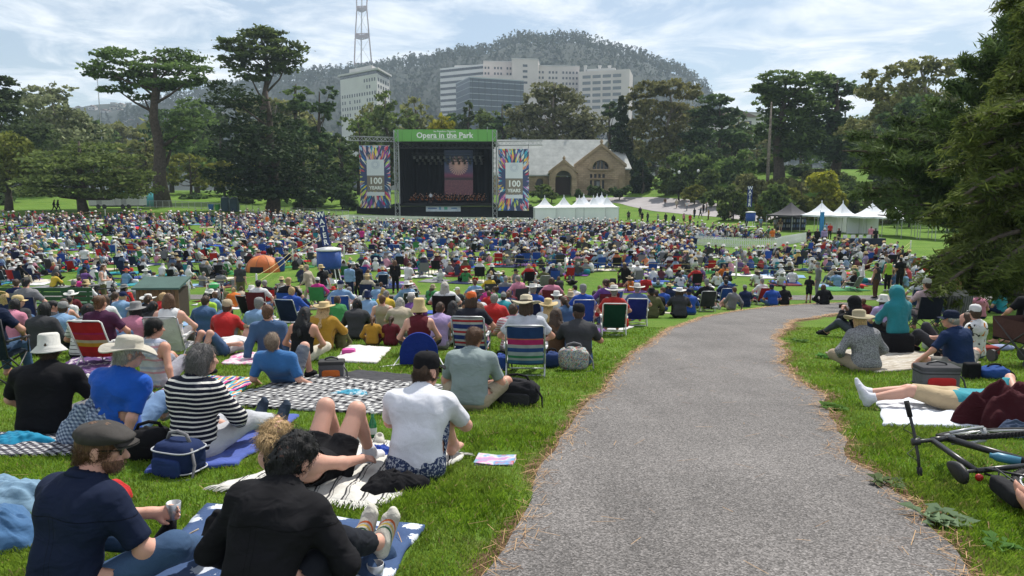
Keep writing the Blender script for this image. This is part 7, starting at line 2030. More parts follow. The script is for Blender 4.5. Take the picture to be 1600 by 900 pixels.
# ---- people on the slope placed from the photograph: px, py, pose, turn, scale and dress
ZS = 'on the slope'
SL = [(868,566,'cross',-4,1,'brown','long','long','dark brown',None,None,0,'denim blue','trousers'),(903,570,'knees',-6,1.08,'charcoal','tee','short','dark brown','cap','black',0,'denim blue','trousers'),(655,556,'cross',4,1.08,'maroon','tank','short','dark brown','sun','straw',1,'black','trousers'),(685,546,'knees',-4,1.02,'lavender','tee','short','dark brown',None,None,1,'grey','shorts'),(772,524,'cross',0,1.08,'red','tee','short','grey',None,None,1,'beige','shorts'),(800,552,'knees',-4,1.02,'pink','tee','short','dark brown',None,None,1,'grey','trousers'),(582,540,'cross',4,.66,'mustard','long','pony','brown',None,None,1,'brown','trousers'),(610,540,'cross',-4,.66,'maroon','long','pony','dark brown',None,None,1,'maroon','trousers'),(533,545,'cross',0,.50,'olive','long','short','blond',None,None,1,'olive','trousers'),(425,560,'back',6,1.08,'denim blue','long','short','brown',None,None,1,'black','shorts'),(472,566,'cross',-6,1.02,'black','tank','long','black',None,None,0,'cream','trousers'),(502,548,'knees',-4,1.02,'mustard','long','long','blond','boater','straw',1,'mustard','trousers'),(556,532,'knees',0,1.02,'charcoal','long','bob','black',None,None,2,'black','trousers'),(130,560,'cross',-6,1.05,'white','tee','short','black',None,None,0,'black','trousers'),(64,556,'cross',0,1.06,'charcoal','long','bob','black',None,None,0,'black','trousers'),(208,553,'cross',0,1.02,'pink','tee','bob','black','brim','grey',1,'black','trousers'),(272,562,'chairlow',4,1.0,'white','tank','bob','brown',None,None,1,'grey','trousers'),(318,528,'cross',0,1.05,'denim blue','tee','short','dark brown',None,None,1,'navy','shorts'),(350,548,'knees',0,1.06,'red','tee','short','dark brown','cap','tan',0,'grey','shorts'),(400,535,'cross',-8,1.02,'light blue','long','short','grey','cap','grey',1,'navy','trousers'),(345,556,'lie',150,1.0,'white','tee','short','dark brown','cap','tan',1,'denim blue','shorts'),(235,540,'knees',4,1.0,'black','tee','short','black',None,None,2,'black','trousers'),(150,540,'cross',0,1.0,'light blue','tee','short','brown',None,None,1,'navy','trousers'),(95,545,'knees',10,1.0,'light blue','tee','short','dark brown','cap','grey',1,'navy','trousers'),(82,540,'turnr',0,1.0,'charcoal','long','short','black',None,None,0,'navy','trousers'),(18,540,'cross',0,1.05,'pink','tee','bob','black',None,None,2,'grey','trousers'),(625,525,'knees',6,1.0,'beige','tee','bob','white',None,None,3,'grey','trousers'),(600,512,'back',0,1.0,'beige','tank','short','brown',None,None,1,'navy','shorts'),(707,540,'cross',0,1.0,'black','long','long','black',None,None,0,'black','trousers'),(726,530,'turn',0,.95,'brown','tank','pony','black',None,None,2,'navy','shorts'),(748,545,'knees',0,1.0,'pink','tank','long','brown',None,None,1,'denim blue','shorts'),(857,535,'knees',0,1.0,'white','tee','long','blond','wide','straw',1,'grey','trousers'),(870,505,'cross',0,1.0,'white','long','short','grey','brim','white',1,'beige','trousers'),(892,508,'cross',0,1.0,'olive','tee','short','grey','brim','tan',1,'olive','trousers'),(910,512,'chairlow',0,1.0,'royal blue','tee','short','grey','cap','grey',1,'navy','trousers'),(930,498,'knees',0,1.0,'charcoal','tee','short','black',None,None,2,'denim blue','trousers'),(945,488,'cross',0,1.0,'denim blue','tee','short','brown',None,None,1,'navy','trousers'),(1018,497,'cross',-8,1.04,'olive','long','short','dark brown','brim','black',1,'olive','trousers'),(1035,486,'turn',0,1.0,'royal blue','tee','short','brown',None,None,1,'denim blue','trousers'),(1062,497,'knees',-6,1.08,'charcoal','tee','bob','dark brown','boater','white',1,'black','trousers'),(1047,475,'cross',0,1.0,'navy','tee','short','dark brown','boater','straw',1,'grey','trousers'),(1078,492,'knees',0,1.0,'royal blue','long','short','dark brown','cap','navy',1,'denim blue','trousers'),(1102,486,'chairlow',0,1.05,'black','long','short','grey','cap','grey',1,'black','trousers'),(1132,478,'chairlow',0,1.0,'navy','tee','short','black',None,None,0,'navy','trousers'),(1142,484,'side',20,1.0,'grey','long','short','brown',None,None,1,'beige','shorts'),(1165,480,'cross',0,1.0,'navy','tee','short','dark brown','cap','grey',1,'denim blue','trousers'),(1188,476,'chairlow',10,1.02,'white','tee','short','grey',None,None,1,'denim blue','trousers'),(1207,478,'cross',0,1.0,'royal blue','tee','short','dark brown','cap','navy',0,'denim blue','trousers'),(1226,477,'cross',0,1.0,'black','tee','short','black',None,None,0,'black','trousers'),(1288,476,'cross',0,1.0,'black','long','bob','brown',None,None,1,'black','trousers'),(1384,520,'cross',0,1.0,'lavender','tee','bob','dark brown','bucket','white',1,'navy','trousers'),(1352,505,'knees',0,.8,'maroon','tee','short','brown',None,None,0,'navy','shorts'),(1408,500,'knees',0,1.0,'navy','tee','short','dark brown','cap','navy',0,'navy','shorts'),(1530,498,'cross',0,1.0,'pink','tee','bob','grey',None,None,1,'navy','trousers'),(1565,490,'cross',20,1.0,'teal','tee','bob','brown','bucket','grey',1,'navy','trousers'),]
SPOTS = []
for (px,py,pose,rz,sc,sh,tp,hr,hc,hk,hcol,sk,pn,pl) in SL:
 g = G(px,py)
 mt = M_stripe('white_black_stripes','Z',.06,[(0,(.58,.57,.54)),(.82,(.03,.03,.03))]) if px == 130 else M_stripe('pink_stripes','Z',.045,[(0,(.55,.50,.50)),(.62,(.40,.14,.18))]) if px == 800 else None
 crowd_person(g,R(rz),pose,ZS,sh,tp,pn,pl,hr,hc,hk,hcol,sk,sc,mt)
 if pose == 'chairlow':beach_chair(f'low lawn chair under the person in {sh} {TEEN[tp]} on the slope','lawn chairs on the slope',M_cloth(COLS['royal blue' if px in (910,1132) else 'red' if px == 1188 else 'white' if px == 272 else 'charcoal']),STEEL,g,R(rz))
 SPOTS.append((g.x,g.y))
HERO_XY = SPOTS + [(o.location.x,o.location.y) for o in bpy.data.objects if o.get('category') in ('person','folding chair')]
# ------------------------------------------------------------------ the audience
STAGE_XY = (TX(697),STY)
def face_stage(x,y):return math.atan2(-(STAGE_XY[0] - x),STAGE_XY[1] - y)
def to_px(x,y,z):
 dz = z - CAM_Z
 fwd = y * _cp - dz * _sp; up = y * _sp + dz * _cp
 return 800 + F * x / fwd,450 - F * up / fwd
EDGE_X = [-200,0,100,200,300,400,500,545,840,960,1000,1060,1120,1200,1262,1300,1430,1600]
EDGE_Y = [346,344,342,343,341,340,341,353,353,354,357,358,360,368,380,388,392,400]
RIGHT_Y = [340,385,400,440,460,480]; RIGHT_X = [1262,1300,1420,1445,1420,1235]
def allowed(x,y):
 px,py = to_px(x,y,gz1(x,y))
 if py < np.interp(px,EDGE_X,EDGE_Y) or px > np.interp(py,RIGHT_Y,RIGHT_X) or px < -70:return False
 if 455 < py < 474 and (300 < px < 400 or 395 < px < 480):return False
 if 425 < py < 470 and 375 < px < 470:return False
 if 419 < py < 430 and 600 < px < 1040:return pr_.random() < .5
 if 430 < py < 440 and 1040 < px < 1420:return pr_.random() < .5
 if 470 < py < 484:return False
 if 374 < py < 399 and 1085 < px < 1262:return False
 if 422 < py < 446 and 372 < px < 455:return False
 if 455 < py < 470 and 1225 < px:return False
 return True
r8 = random.Random(5)
cand = []
grid = {}
def free(x,y,d):
 cx,cy = int(x // 2),int(y // 2)
 for i in range(cx - 1,cx + 2):
  for j in range(cy - 1,cy + 2):
   for (a,b) in grid.get((i,j),()):
    if (a - x) ** 2 + (b - y) ** 2 < d * d:return False
 return True
def put(x,y):grid.setdefault((int(x // 2),int(y // 2)),[]).append((x,y))
for x,y in HERO_XY:put(x,y)
# slope: rows behind the posed ones, above the cross path
slope,meadow = [],[]
for _ in range(6000):
 y = r8.uniform(11.5,34.2); x = r8.uniform(-.74 * y,13)
 px,py = to_px(x,y,gz1(x,y))
 if px < -60 or py > 552 or (px > 560 and py > 535):continue
 lim = np.interp(py,[476,484,495,510,530,560],[1195,1140,1070,985,925,860])
 if px > lim:continue
 if 235 < px < 320 and py < 497:continue
 if px < 115 and py < 497:continue
 if py > 515 and 380 < px < 640:continue
 if not free(x,y,.78 if y > 18 else .95):continue
 put(x,y); slope.append((x,y))
 if len(slope) >= 105:break
for _ in range(60000):
 y = 38.5 + (126 - 38.5) * r8.random() ** .62; x = r8.uniform(-.76 * y,.60 * y)
 if not allowed(x,y):continue
 cl = math.sin(x * .55 + 1.3 * math.sin(y * .21)) + math.sin(y * .48 + 1.1 * math.sin(x * .33)) + .7 * math.sin(x * .23 - y * .31)
 if y < 92 and x < .16 * y and cl < (-.8 if y < 60 else -.35) and r8.random() < .9:continue
 if not free(x,y,.66 if y < 88 else .60):continue
 put(x,y); meadow.append((x,y))
 if len(meadow) >= 2550:break
meadow.sort(key=lambda p:p[1])
print('slope',len(slope),'meadow',len(meadow),'ind',N_IND)
SITW = {'knees':6,'cross':7,'back':3,'turn':2,'turnr':2,'side':1,'chairlow':4,'chair':4,'lie':.6}
CHC = {'navy':5,'royal blue':5,'black':5,'charcoal':3,'red':3,'maroon':2,'green':2,'grey':3,'teal':1}
def seat_someone(x,y,zone):
 pose = wchoice(SITW); rz = face_stage(x,y) * .8 + r8.gauss(0,.22)
 g = (x,y,gz1(x,y))
 who = crowd_person(g,rz,pose,zone)['label'].split(' and ')[0].split(' with ')[0].replace('person','the person')
 if pose in ('chair','chairlow'):
  c_ = wchoice(CHC)
  if pose == 'chair':camp_chair(f'{c_} camping chair under {who} {zone}','camping chairs ' + zone,M_cloth(COLS[c_]),g,rz)
  else:beach_chair(f'{c_} low lawn chair under {who} {zone}','lawn chairs ' + zone,M_cloth(COLS[c_]),STEEL,g,rz)
for x,y in slope:seat_someone(x,y,ZS)
ZM = 'on the meadow'
N_MEAD = 305 - 52 - len([o for o in bpy.data.objects if o.get('category') == 'person'])
for x,y in meadow[:max(0,N_MEAD)]:seat_someone(x,y,ZM)
rest = meadow[max(0,N_MEAD):]
# standing and walking people, where the photograph shows them
ZT = 'on the grass'
ST = [(377,470,'stand',10,'charcoal','tee','olive','trousers','short','brown',None,None,'man in dark grey T-shirt and olive trousers standing on the open grass'),(484,477,'walk',80,'beige','long','beige','trousers','short','grey','cap','tan','man all in beige walking along the path past the blue water tank'),(506,478,'walk',60,'black','tee','denim blue','trousers','short','brown','brim','straw','walker in blue jeans and straw hat crossing beside the blue water tank'),(547,470,'stand',-20,'light blue','long','navy','trousers','short','black',None,None,'person in light blue checked shirt standing by the folding chair'),(560,469,'stand',40,'black','long','black','trousers','short','black',None,None,'person all in black standing next to the light blue checked shirt'),(618,458,'stand',0,'black','long','black','trousers','long','brown',None,None,'long-haired person in a long black coat standing among the sitters'),(638,465,'standarm',-40,'white','tee','beige','shorts','short','brown',None,None,'man in white T-shirt and sand shorts carrying food'),(163,480,'standarm',-80,'white','tank','olive','trousers','long','brown',None,None,'long-haired woman in white top and olive trousers beside the bicycles'),(1263,473,'standarm',-30,'black','tee','black','shorts','short','black',None,None,'child in black top and shorts standing on the path'),(1277,466,'stand',60,'grey','long','grey','trousers','short','white','cap','grey','older person in grey jacket standing on the path'),(1368,466,'stand',30,'charcoal','tank','brown','trousers','short','black',None,None,'person in dark vest standing near the path bend'),(1386,455,'stand',0,'lime','tank','black','trousers','short','grey',None,None,'steward in lime yellow vest standing near the trees'),(1405,452,'stand',0,'black','tee','black','trousers','short','black',None,None,'person in black uniform standing next to the steward'),(1263,387,'stand',120,'black','tee','charcoal','trousers','short','dark brown',None,None,'person in black by the end of the white picket fence'),(1276,385,'stand',160,'black','long','black','trousers','short','black',None,None,'person in black coat in front of the white marquee'),(1287,384,'stand',180,'lavender','long','black','trousers','bob','brown','bucket','white','person in lavender jacket in front of the white marquee'),(1310,384,'stand',30,'black','tee','beige','shorts','short','brown',None,None,'person in black shirt and pale shorts by the merchandise table'),(1360,380,'stand',-20,'pink','tee','grey','trousers','short','brown',None,None,'person in pink shirt at the merchandise table'),(1367,384,'stand',0,'black','tee','black','trousers','short','black',None,None,'person in black beside the pink shirt at the table'),(1290,372,'stand',200,'light blue','tee','denim blue','trousers','short','grey',None,None,'person in light blue shirt under the white marquee'),(1296,373,'stand',170,'red','tee','black','trousers','short','black',None,None,'person in red shirt under the white marquee'),(1206,384,'stand',10,'orange','tee','beige','shorts','bob','brown',None,None,'person in orange top at the gap in the picket fence'),(1188,359,'stand',200,'light blue','tee','grey','trousers','short','grey','cap','white','person in light blue shirt by the water stand'),(1166,358,'stand',30,'charcoal','long','black','trousers','short','grey','bucket','white','person in dark jacket and pale hat on the far lawn'),(1141,346,'walk',90,'beige','tee','black','trousers','short','brown',None,None,'walker in beige on the road beside the shrubs'),(1211,361,'stand',0,'grey','tee','olive','trousers','short','dark brown',None,None,'person in grey beside the dark canopy'),(1219,361,'stand',-30,'brown','tee','beige','shorts','long','blond',None,None,'blond person in shorts beside the dark canopy'),(1052,353,'stand',0,'black','long','black','trousers','short','black',None,None,'person in black standing on the strip of far lawn'),(1028,351,'stand',60,'grey','long','black','trousers','short','grey',None,None,'person in grey coat standing on the strip of far lawn'),(1040,350,'stand',20,'black','tee','navy','trousers','short','dark brown',None,None,'pair of walkers, one in black, on the far lawn'),(1068,350,'stand',-50,'pink','tee','brown','shorts','bob','brown',None,None,'person in pink on the strip of far lawn'),(1078,352,'stand',0,'red','tee','charcoal','trousers','short','grey','cap','white','person in red with white cap on the strip of far lawn'),(1085,341,'stand',30,'black','tee','navy','trousers','short','black',None,None,'person in black at the edge of the road'),(1094,340,'walk',-90,'charcoal','long','black','trousers','short','black',None,None,'walker in charcoal crossing the lawn by the road'),(1107,343,'stand',90,'mustard','tee','brown','trousers','short','brown',None,None,'person in mustard top near the road'),(1039,323,'walk',10,'brown','tee','grey','trousers','short','brown',None,None,'walker in brown on the pale road'),(1057,325,'walk',0,'beige','tee','beige','shorts','short','blond',None,None,'small walker in beige on the pale road'),(1073,329,'walk',180,'white','tee','grey','trousers','short','brown',None,None,'walker in white shirt on the pale road'),(1099,333,'stand',20,'black','tee','black','trousers','short','black',None,None,'person in black at the roadside below the shrubs'),(1104,331,'stand',60,'grey','tee','olive','trousers','short','brown',None,None,'person in grey at the roadside below the shrubs'),(982,345,'stand',0,'charcoal','tee','black','trousers','short','black',None,None,'person in charcoal beside the white tent row'),(1003,347,'stand',0,'black','tee','black','trousers','short','dark brown',None,None,'person in black between the white tent row and the crowd'),(1012,348,'stand',40,'charcoal','long','navy','trousers','short','black',None,None,'person in dark jacket on the lawn by the white tent row'),(1000,338,'stand',0,'black','long','black','trousers','short','brown',None,None,'person in black behind the lawn strip near the tent row'),(842,341,'stand',90,'black','long','black','trousers','short','black',None,None,'person in black between the stage and the white tents'),(85,330,'walk',-60,'black','long','black','trousers','short','black',None,None,'walker in black on the lawn under the trees'),(91,330,'walk',-60,'charcoal','long','black','trousers','long','dark brown',None,None,'long-haired walker in charcoal on the lawn under the trees'),(413,352,'stand',20,'cream','tee','beige','trousers','short','blond',None,None,'person in cream standing at the back of the crowd'),(418,358,'stand',-20,'orange','tee','white','trousers','short','brown',None,None,'person in orange standing at the back of the crowd'),(472,333,'stand',0,'black','tee','black','trousers','short','black',None,None,'guard in black beside the crowd barrier'),(134,425,'walk',30,'white','tee','denim blue','trousers','short','grey',None,None,'man in white shirt and blue jeans standing among the sitters'),(566,385,'stand',0,'magenta','tee','navy','shorts','bob','brown',None,None,'person in magenta standing by the water sign'),]
for (px,py,pose,rz,sh,tp,pn,pl,hr,hc,hk,hcol,lab) in ST:
 crowd_person(G(px,py),R(rz),pose,ZT,sh,tp,pn,pl,hr,hc,hk,hcol,label=lab,sc=1.02 if 'child' not in lab else .72)
# everyone farther off: too many to pick apart
def simple(pose,n,m):
 f = Fig(**POSES[pose]); V,Q,W,k0 = [],[],[],0
 def ell(c,r,w,Rm=np.eye(3)):
  nonlocal k0
  for i in range(m + 1):
   t_ = -math.pi / 2 + math.pi * i / m
   for j in range(n):
    a = 2 * math.pi * j / n; V.append(c + Rm @ (np.array([math.cos(t_) * math.cos(a),math.cos(t_) * math.sin(a),math.sin(t_)]) * r)); W.append(w)
  for i in range(m):
   for j in range(n):Q.append((k0 + i * n + j,k0 + i * n + (j + 1) % n,k0 + (i + 1) * n + (j + 1) % n,k0 + (i + 1) * n + j))
  k0 = len(V)
 def limb(a,b,r,w):
  z = nrm(b - a); x = nrm(np.cross(z,A_(.3,1,.2))); ell((a + b) / 2,np.array([r,r,np.linalg.norm(b - a) / 2 + r * .6]),w,np.stack([x,np.cross(z,x),z],1))
 mid = (f.P + f.S) / 2
 ell(mid,np.array([.215,.14,np.linalg.norm(f.S - f.P) / 2 + .12]),1,f.T1)
 ell(f.HC + A_(0,.02,-.02),np.array([.085,.095,.125]),0); ell(f.HC + A_(0,-.025,.025),np.array([.092,.10,.105]),3)
 for k in (0,1):
  limb(f.hip[k],f.kn[k],.085,2); limb(f.kn[k],f.an[k],.06,2); limb(f.sh[k],f.el[k],.06,1); limb(f.el[k],f.wr[k],.045,0)
 mm = MB().lathe([(.10,.03),(.18,.015),(.175,.03),(.10,.04),(.09,.13),(.01,.145)],7); M = f.headM(.02,-.008) @ Matrix.Scale(1.15,4)
 return np.array(V),np.array(Q),np.array(W),(np.array([M @ Vector(q) for q in mm.V]),np.array([(q[0],q[k],q[k + 1]) for q in mm.F for k in range(1,len(q) - 1)]))
def coarse(pose,v):
 f = Fig(**POSES[pose])
 parts = [('skin',f.body(hands=False)),('shirt',f.shirt(.6,off=.03)),('pants',f.pants(.97,off=.025)),('hair',f.hair('bob'))]
 U = SDF(); U.groups = parts[0][1].groups + parts[3][1].groups[:1]; U.off = max(.015,v * .15)
 V,Q = mesh_sdf(U,v)
 D = np.stack([s_(V) for _,s_ in parts],1); D[:,0] += .012
 which = D.argmin(1)
 h = hat_mesh('wide' if v < .10 else 'brim'); M = f.headM(.02,-.008) @ Matrix.Scale(1.12,4)
 HV = np.array([M @ vv_.co for vv_ in h.vertices]); HT = []
 for p in h.polygons:
  vs = list(p.vertices)
  for k in range(1,len(vs) - 1):HT.append((vs[0],vs[k],vs[k + 1]))
 bpy.data.meshes.remove(h)
 return V,Q,which,(HV,np.array(HT))
LOD = {}
def lod(pose,lv):
 if (pose,lv) not in LOD:LOD[(pose,lv)] = coarse(pose,.10) if lv == 0 else simple(pose,6,3) if lv == 1 else simple(pose,4,2)
 return LOD[(pose,lv)]
def chair_soup(kind):
 m = MB()
 if kind == 'chair':
  sheet(m,(-.28,-.19,.38),(.28,-.19,.38),(.29,-.31,.92),(-.29,-.31,.92),.03,-.07,3,2); sheet(m,(-.27,.25,.42),(.27,.25,.42),(.27,-.20,.40),(-.27,-.20,.40),.03,.05,3,2)
  for sx in (-1,1):
   for y_ in (-.22,.26):m.box((sx * .28,y_,.2),(.03,.03,.42))
 else:
  sheet(m,(-.25,-.205,.22),(.25,-.205,.22),(.25,-.485,.80),(-.25,-.485,.80),.03,-.05,3,2); sheet(m,(-.25,.26,.26),(.25,.26,.26),(.25,-.20,.22),(-.25,-.20,.22),.03,.04,3,2)
  for sx in (-1,1):m.box((sx * .26,0,.12),(.03,.5,.24))
 return np.array(m.V),np.array([(q[0],q[k],q[k + 1]) for q in m.F for k in range(1,len(q) - 1)])
CSOUP = {'chair':chair_soup('chair'),'chairlow':chair_soup('chairlow')}
SV,SQ,ST3,SC,sn_ = [],[],[],[],0
CV,CT,CC,cn_ = [],[],[],0
skc = [(0.50,0.27,0.19),(0.56,0.33,0.25),(0.36,0.19,0.125),(0.60,0.38,0.29),(0.20,0.10,0.065)]
for x,y in rest:
 pose = wchoice({'knees':5,'cross':6,'back':3,'turn':2,'turnr':2,'chairlow':4,'chair':5} if y < 94 else {'chair':8,'chairlow':3,'cross':2})
 lv = 0 if y < 52 else 1 if y < 88 else 2
 V,Q,which,(HV,HT) = lod(pose,lv)
 a = face_stage(x,y) + r8.gauss(0,.25); s_ = r8.uniform(.92,1.08)
 ca,sa = math.cos(a) * s_,math.sin(a) * s_
 Rm = np.array([[ca,sa,0],[-sa,ca,0],[0,0,s_]]); off = np.array([x,y,gz1(x,y)])
 hatted = r8.random() < .6
 cols = {'skin':skc[r8.randrange(5)],'shirt':COLS[wchoice(CW)],'pants':COLS[r8.choice(['denim blue','black','charcoal','beige','navy','grey'])],'hair':HAIRC[r8.choice(list(HAIRC))]}
 if r8.random() < .16:cols['shirt'] = COLS['white']
 if y > 94:cols['shirt'] = COLS[r8.choice(['white','white','white','cream','light blue','grey','pink','black','navy','red','lavender','beige','charcoal','light blue'])]
 g_ = sum(cols['shirt']) / 3; cols['shirt'] = tuple(.78 * c_ + .22 * g_ + .01 for c_ in cols['shirt'])
 SV.append(V @ Rm + off); SQ.append(Q + sn_); sn_ += len(V); SC.append(np.array([cols['skin'],cols['shirt'],cols['pants'],cols['hair']])[which])
 if hatted:
  SV.append(HV @ Rm + off); ST3.append(HT + sn_); sn_ += len(HV); SC.append(np.tile(HATC[r8.choices(list(HATC),[12,6,2,2,2,2,1])[0]],(len(HV),1)))
 if pose in CSOUP and (y < 90 or r8.random() < .5):
  V,T = CSOUP[pose]; CV.append(V @ Rm + off); CT.append(T + cn_); cn_ += len(V); CC.append(np.tile(COLS[wchoice(CHC)],(len(V),1)))
t = NT('crowd_dress'); vc = t.new('ShaderNodeVertexColor'); vc.layer_name = 'Col'
VCM = t.fin(vc.outputs['Color'],.9,**{'Specular IOR Level':.15})
cm = mesh_np('seated_audience',np.vstack(SV),np.vstack(SQ),np.vstack(ST3),smooth=True); vcol(cm,np.vstack(SC))
tag(link('seated_audience',cm,VCM),'dense far audience sitting across the meadow in front of the stage','crowd',kind='stuff')
cm = mesh_np('audience_chairs',np.vstack(CV),None,np.vstack(CT),smooth=True); vcol(cm,np.vstack(CC))
tag(link('audience_chairs',cm,VCM),'folding chairs of the far audience','chairs',kind='stuff')
# picnic blankets and bags among them
BV,BQ,BC,bn_ = [],[],[],0
zl = 'spread on the meadow'
r8b = random.Random(8); nb_ = 0
pts_all = slope + meadow
for k,(x,y) in enumerate(pts_all):
 if y > 100 or r8b.random() > (.42 if y < 60 else .5):continue
 w,h,a = r8b.uniform(.7,1.1),r8b.uniform(.6,.9),r8b.uniform(-.5,.5)
 cx_,cy_ = x + r8b.uniform(-.4,.4),y + r8b.uniform(.1,.6)
 cs = [(cx_ + (sx * w * math.cos(a) - sy * h * math.sin(a)),cy_ + (sx * w * math.sin(a) + sy * h * math.cos(a))) for sx,sy in ((-1,-1),(1,-1),(1,1),(-1,1))]
 cname = r8b.choice(['white','white','grey','red','navy','royal blue','teal','beige','cream','green','maroon','purple','light blue'])
 if nb_ < 90 and y < 62 and 34 > y or (nb_ < 90 and 38.5 < y < 60):
  if y < 34 and (to_px(cx_,cy_,gz1(cx_,cy_))[1] > 545):continue
  blanket(None,M_cloth(COLS[cname]),f'{cname} picnic blanket ' + ('on the slope' if y < 36 else 'on the meadow'),.02,k,world=[(p[0],p[1],0) for p in cs],nu=10,group='picnic blankets among the audience'); nb_ += 1
 else:
  P,z = cloth_grid(cs,5,5,dz=.03,wr=.02,seed=k)
  V = np.column_stack([P.reshape(-1,2),z.ravel()]); i,j = np.meshgrid(np.arange(4),np.arange(4),indexing='ij'); a_ = (i * 5 + j).ravel()
  BV.append(V); BQ.append(np.stack([a_,a_ + 5,a_ + 6,a_ + 1],1) + bn_); bn_ += 25; BC.append(np.tile(COLS[cname],(25,1)))
 if r8b.random() < .8:
  V,Q = superq(r8b.uniform(.14,.26),r8b.uniform(.1,.18),r8b.uniform(.1,.2),.4,.4,4,8)
  V = np.array(V); o_ = np.array([x + r8b.uniform(-.7,.7),y + r8b.uniform(.3,.7),0]); o_[2] = gz1(o_[0],o_[1])
  BV.append(V + o_); BQ.append(np.array(Q) + bn_); bn_ += len(V); BC.append(np.tile(COLS[r8b.choice(['black','navy','red','royal blue','charcoal','grey','white','beige','green','teal'])],(len(V),1)))
bm_ = mesh_np('picnic_goods',np.vstack(BV),np.vstack(BQ),smooth=True); vcol(bm_,np.vstack(BC))
tag(link('picnic_goods',bm_,VCM),'blankets, bags and coolers strewn between the far audience','picnic goods',kind='stuff')
# orchestra on the stage
r9 = random.Random(4)
ORCH = []
for row in range(5):
 for k in range(15):
  if r9.random() < .12:continue
  ORCH.append((x0 + 2.0 + (x1 - x0 - 4.0) * (k + .5 + r9.uniform(-.3,.3)) / 15,STY + 3.2 + row * 1.6 + r9.uniform(-.3,.3)))
PV_,PQ_,pw_,_ = lod('chair',1)
OV,OQ,OC,on_ = [],[],[],0
iv,iq = superq(.16,.05,.2,.9,.9,6,8); iv = np.array(iv)
for k,(x,y) in enumerate(ORCH):
 a_ = math.pi + r9.uniform(-.5,.5); Rm = np.array([[math.cos(a_),math.sin(a_),0],[-math.sin(a_),math.cos(a_),0],[0,0,1]]); off = np.array([x,y,zf + .15 * ((y - STY - 3) / 1.6)])
 for V,Q,cc_ in ((PV_,PQ_,np.array([skc[k % 2],(.010,.010,.012),(.010,.010,.012),r9.choice([HK,HB,HBR,HBL,HG])])[pw_]),(iv + np.array([.12,.30,.5]),np.array(iq),np.tile((.28,.09,.025),(len(iv),1)))):
  OV.append(V @ Rm + off); OQ.append(Q + on_); on_ += len(V); OC.append(cc_)
om = mesh_np('orchestra',np.vstack(OV),np.vstack(OQ),smooth=True); vcol(om,np.vstack(OC))
tag(link('orchestra',om,VCM),'orchestra players in black seated with their instruments on the stage','orchestra',kind='stuff')
rs_ = MB().box(((x0 + x1) / 2,STY + 7,zf + .02),(x1 - x0 - 1.5,9,.08)); sp(rs_,'orchestra_floor',M_plain('stage_floor',(.03,.03,.03),.7))
A = arch('standarm')
o = link('person',A['body'],M_skin(1),loc=(TX(672),STY + 2.0,zf + .25),rotz=0); link('shirt',A['long'],WHT,o); link('trousers',A['trousers'],BLK,o); link('hair',A['h_short'],M_hair(HG),o); tag(o,'conductor in white jacket standing before the orchestra','person')
sp(MB().box((TX(672),STY + 2.0,zf + .12),(1.2,1.2,.24)),'podium',BLACK)
# ------------------------------------------------------------------ tents, fences, ropes and fittings
def peak_tent(px,py_eave,d,w,h_eave,h_peak,label,mat,walls=(0,1,3),rz=0.0,group=None,finial=True):
 p = AT(px,py_eave,d); z = gz1(p.x,p.y)
 e = empty('peaked_tent',(p.x,p.y,z),rz,label,'tent',group)
 a = w / 2; n = 8; m = MB()
 for s in range(4):
  c,sn = math.cos(s * math.pi / 2),math.sin(s * math.pi / 2)
  P = []
  for i in range(n):
   v = i / (n - 1); rr_ = a * (1 - v); zz = h_eave + (h_peak - h_eave) * (v ** 1.9)
   for j in range(5):
    u = -1 + 2 * j / 4
    x_,y_ = u * rr_,-rr_ ; P.append((x_ * c - y_ * sn,x_ * sn + y_ * c,zz - .06 * (1 - u * u) * (1 - v)))
  m.grid(P,n,5)
  P = [(x_ * c - y_ * sn,x_ * sn + y_ * c,zz) for zz in (h_eave - .22,h_eave) for x_,y_ in ((-a,-a - .01),(0,-a - .01),(a,-a - .01))]
  m.grid(P,2,3)
 m.build('canopy',mat,e,True)
 for sx in (-1,1):
  for sy in (-1,1):MB().tube([(sx * a * .98,sy * a * .98,-.1),(sx * a * .98,sy * a * .98,h_eave)],.04,6).build('leg',STEEL,e)
 for s in walls:
  c,sn = math.cos(s * math.pi / 2),math.sin(s * math.pi / 2); P = []
  for zz in (-.1,h_eave * .5,h_eave - .1):
   for j in range(9):
    u = -1 + 2 * j / 8; x_,y_ = u * a * .97,-a * .97 + .04 * math.sin(j * 2.1 + s)
    P.append((x_ * c - y_ * sn,x_ * sn + y_ * c,zz))
  MB().grid(P,3,9).build('side_wall',mat,e,True)
 if finial:MB().lathe([(.05,0),(.07,.12),(.02,.35)],8).build('finial',mat,e,True,loc=(0,0,h_peak - .05))
 return e
TENTW = M_plain('tent_vinyl',(.74,.76,.78),.6,.04,.5,.25,1.2,bdist=.06)
for k,(px,d) in enumerate(((851,127),(881,127.5),(905,128),(912,132),(927,128),(933,133),(940,137),(948,128.5))):
 peak_tent(px,320,d,3.7,2.5,4.25 + .1 * (k % 2),['white peaked tent at the stage end of the tent row','second white peaked tent of the row from the stage','white peaked tent in the middle of the row','white peaked tent peeking out behind the middle of the row','white peaked tent next to the last of the row','white tent behind the end of the row','rearmost white tent behind the end of the row','white peaked tent at the lawn end of the row'][k],TENTW,(0,1,2,3),.03,'white tents beside the stage')
peak_tent(1235,340,100,4.4,2.2,3.9,'dark grey pop-up canopy with white markings beside the shrubs',M_plain('charcoal_canopy',(.05,.048,.055),.8),(),.5,None,False)
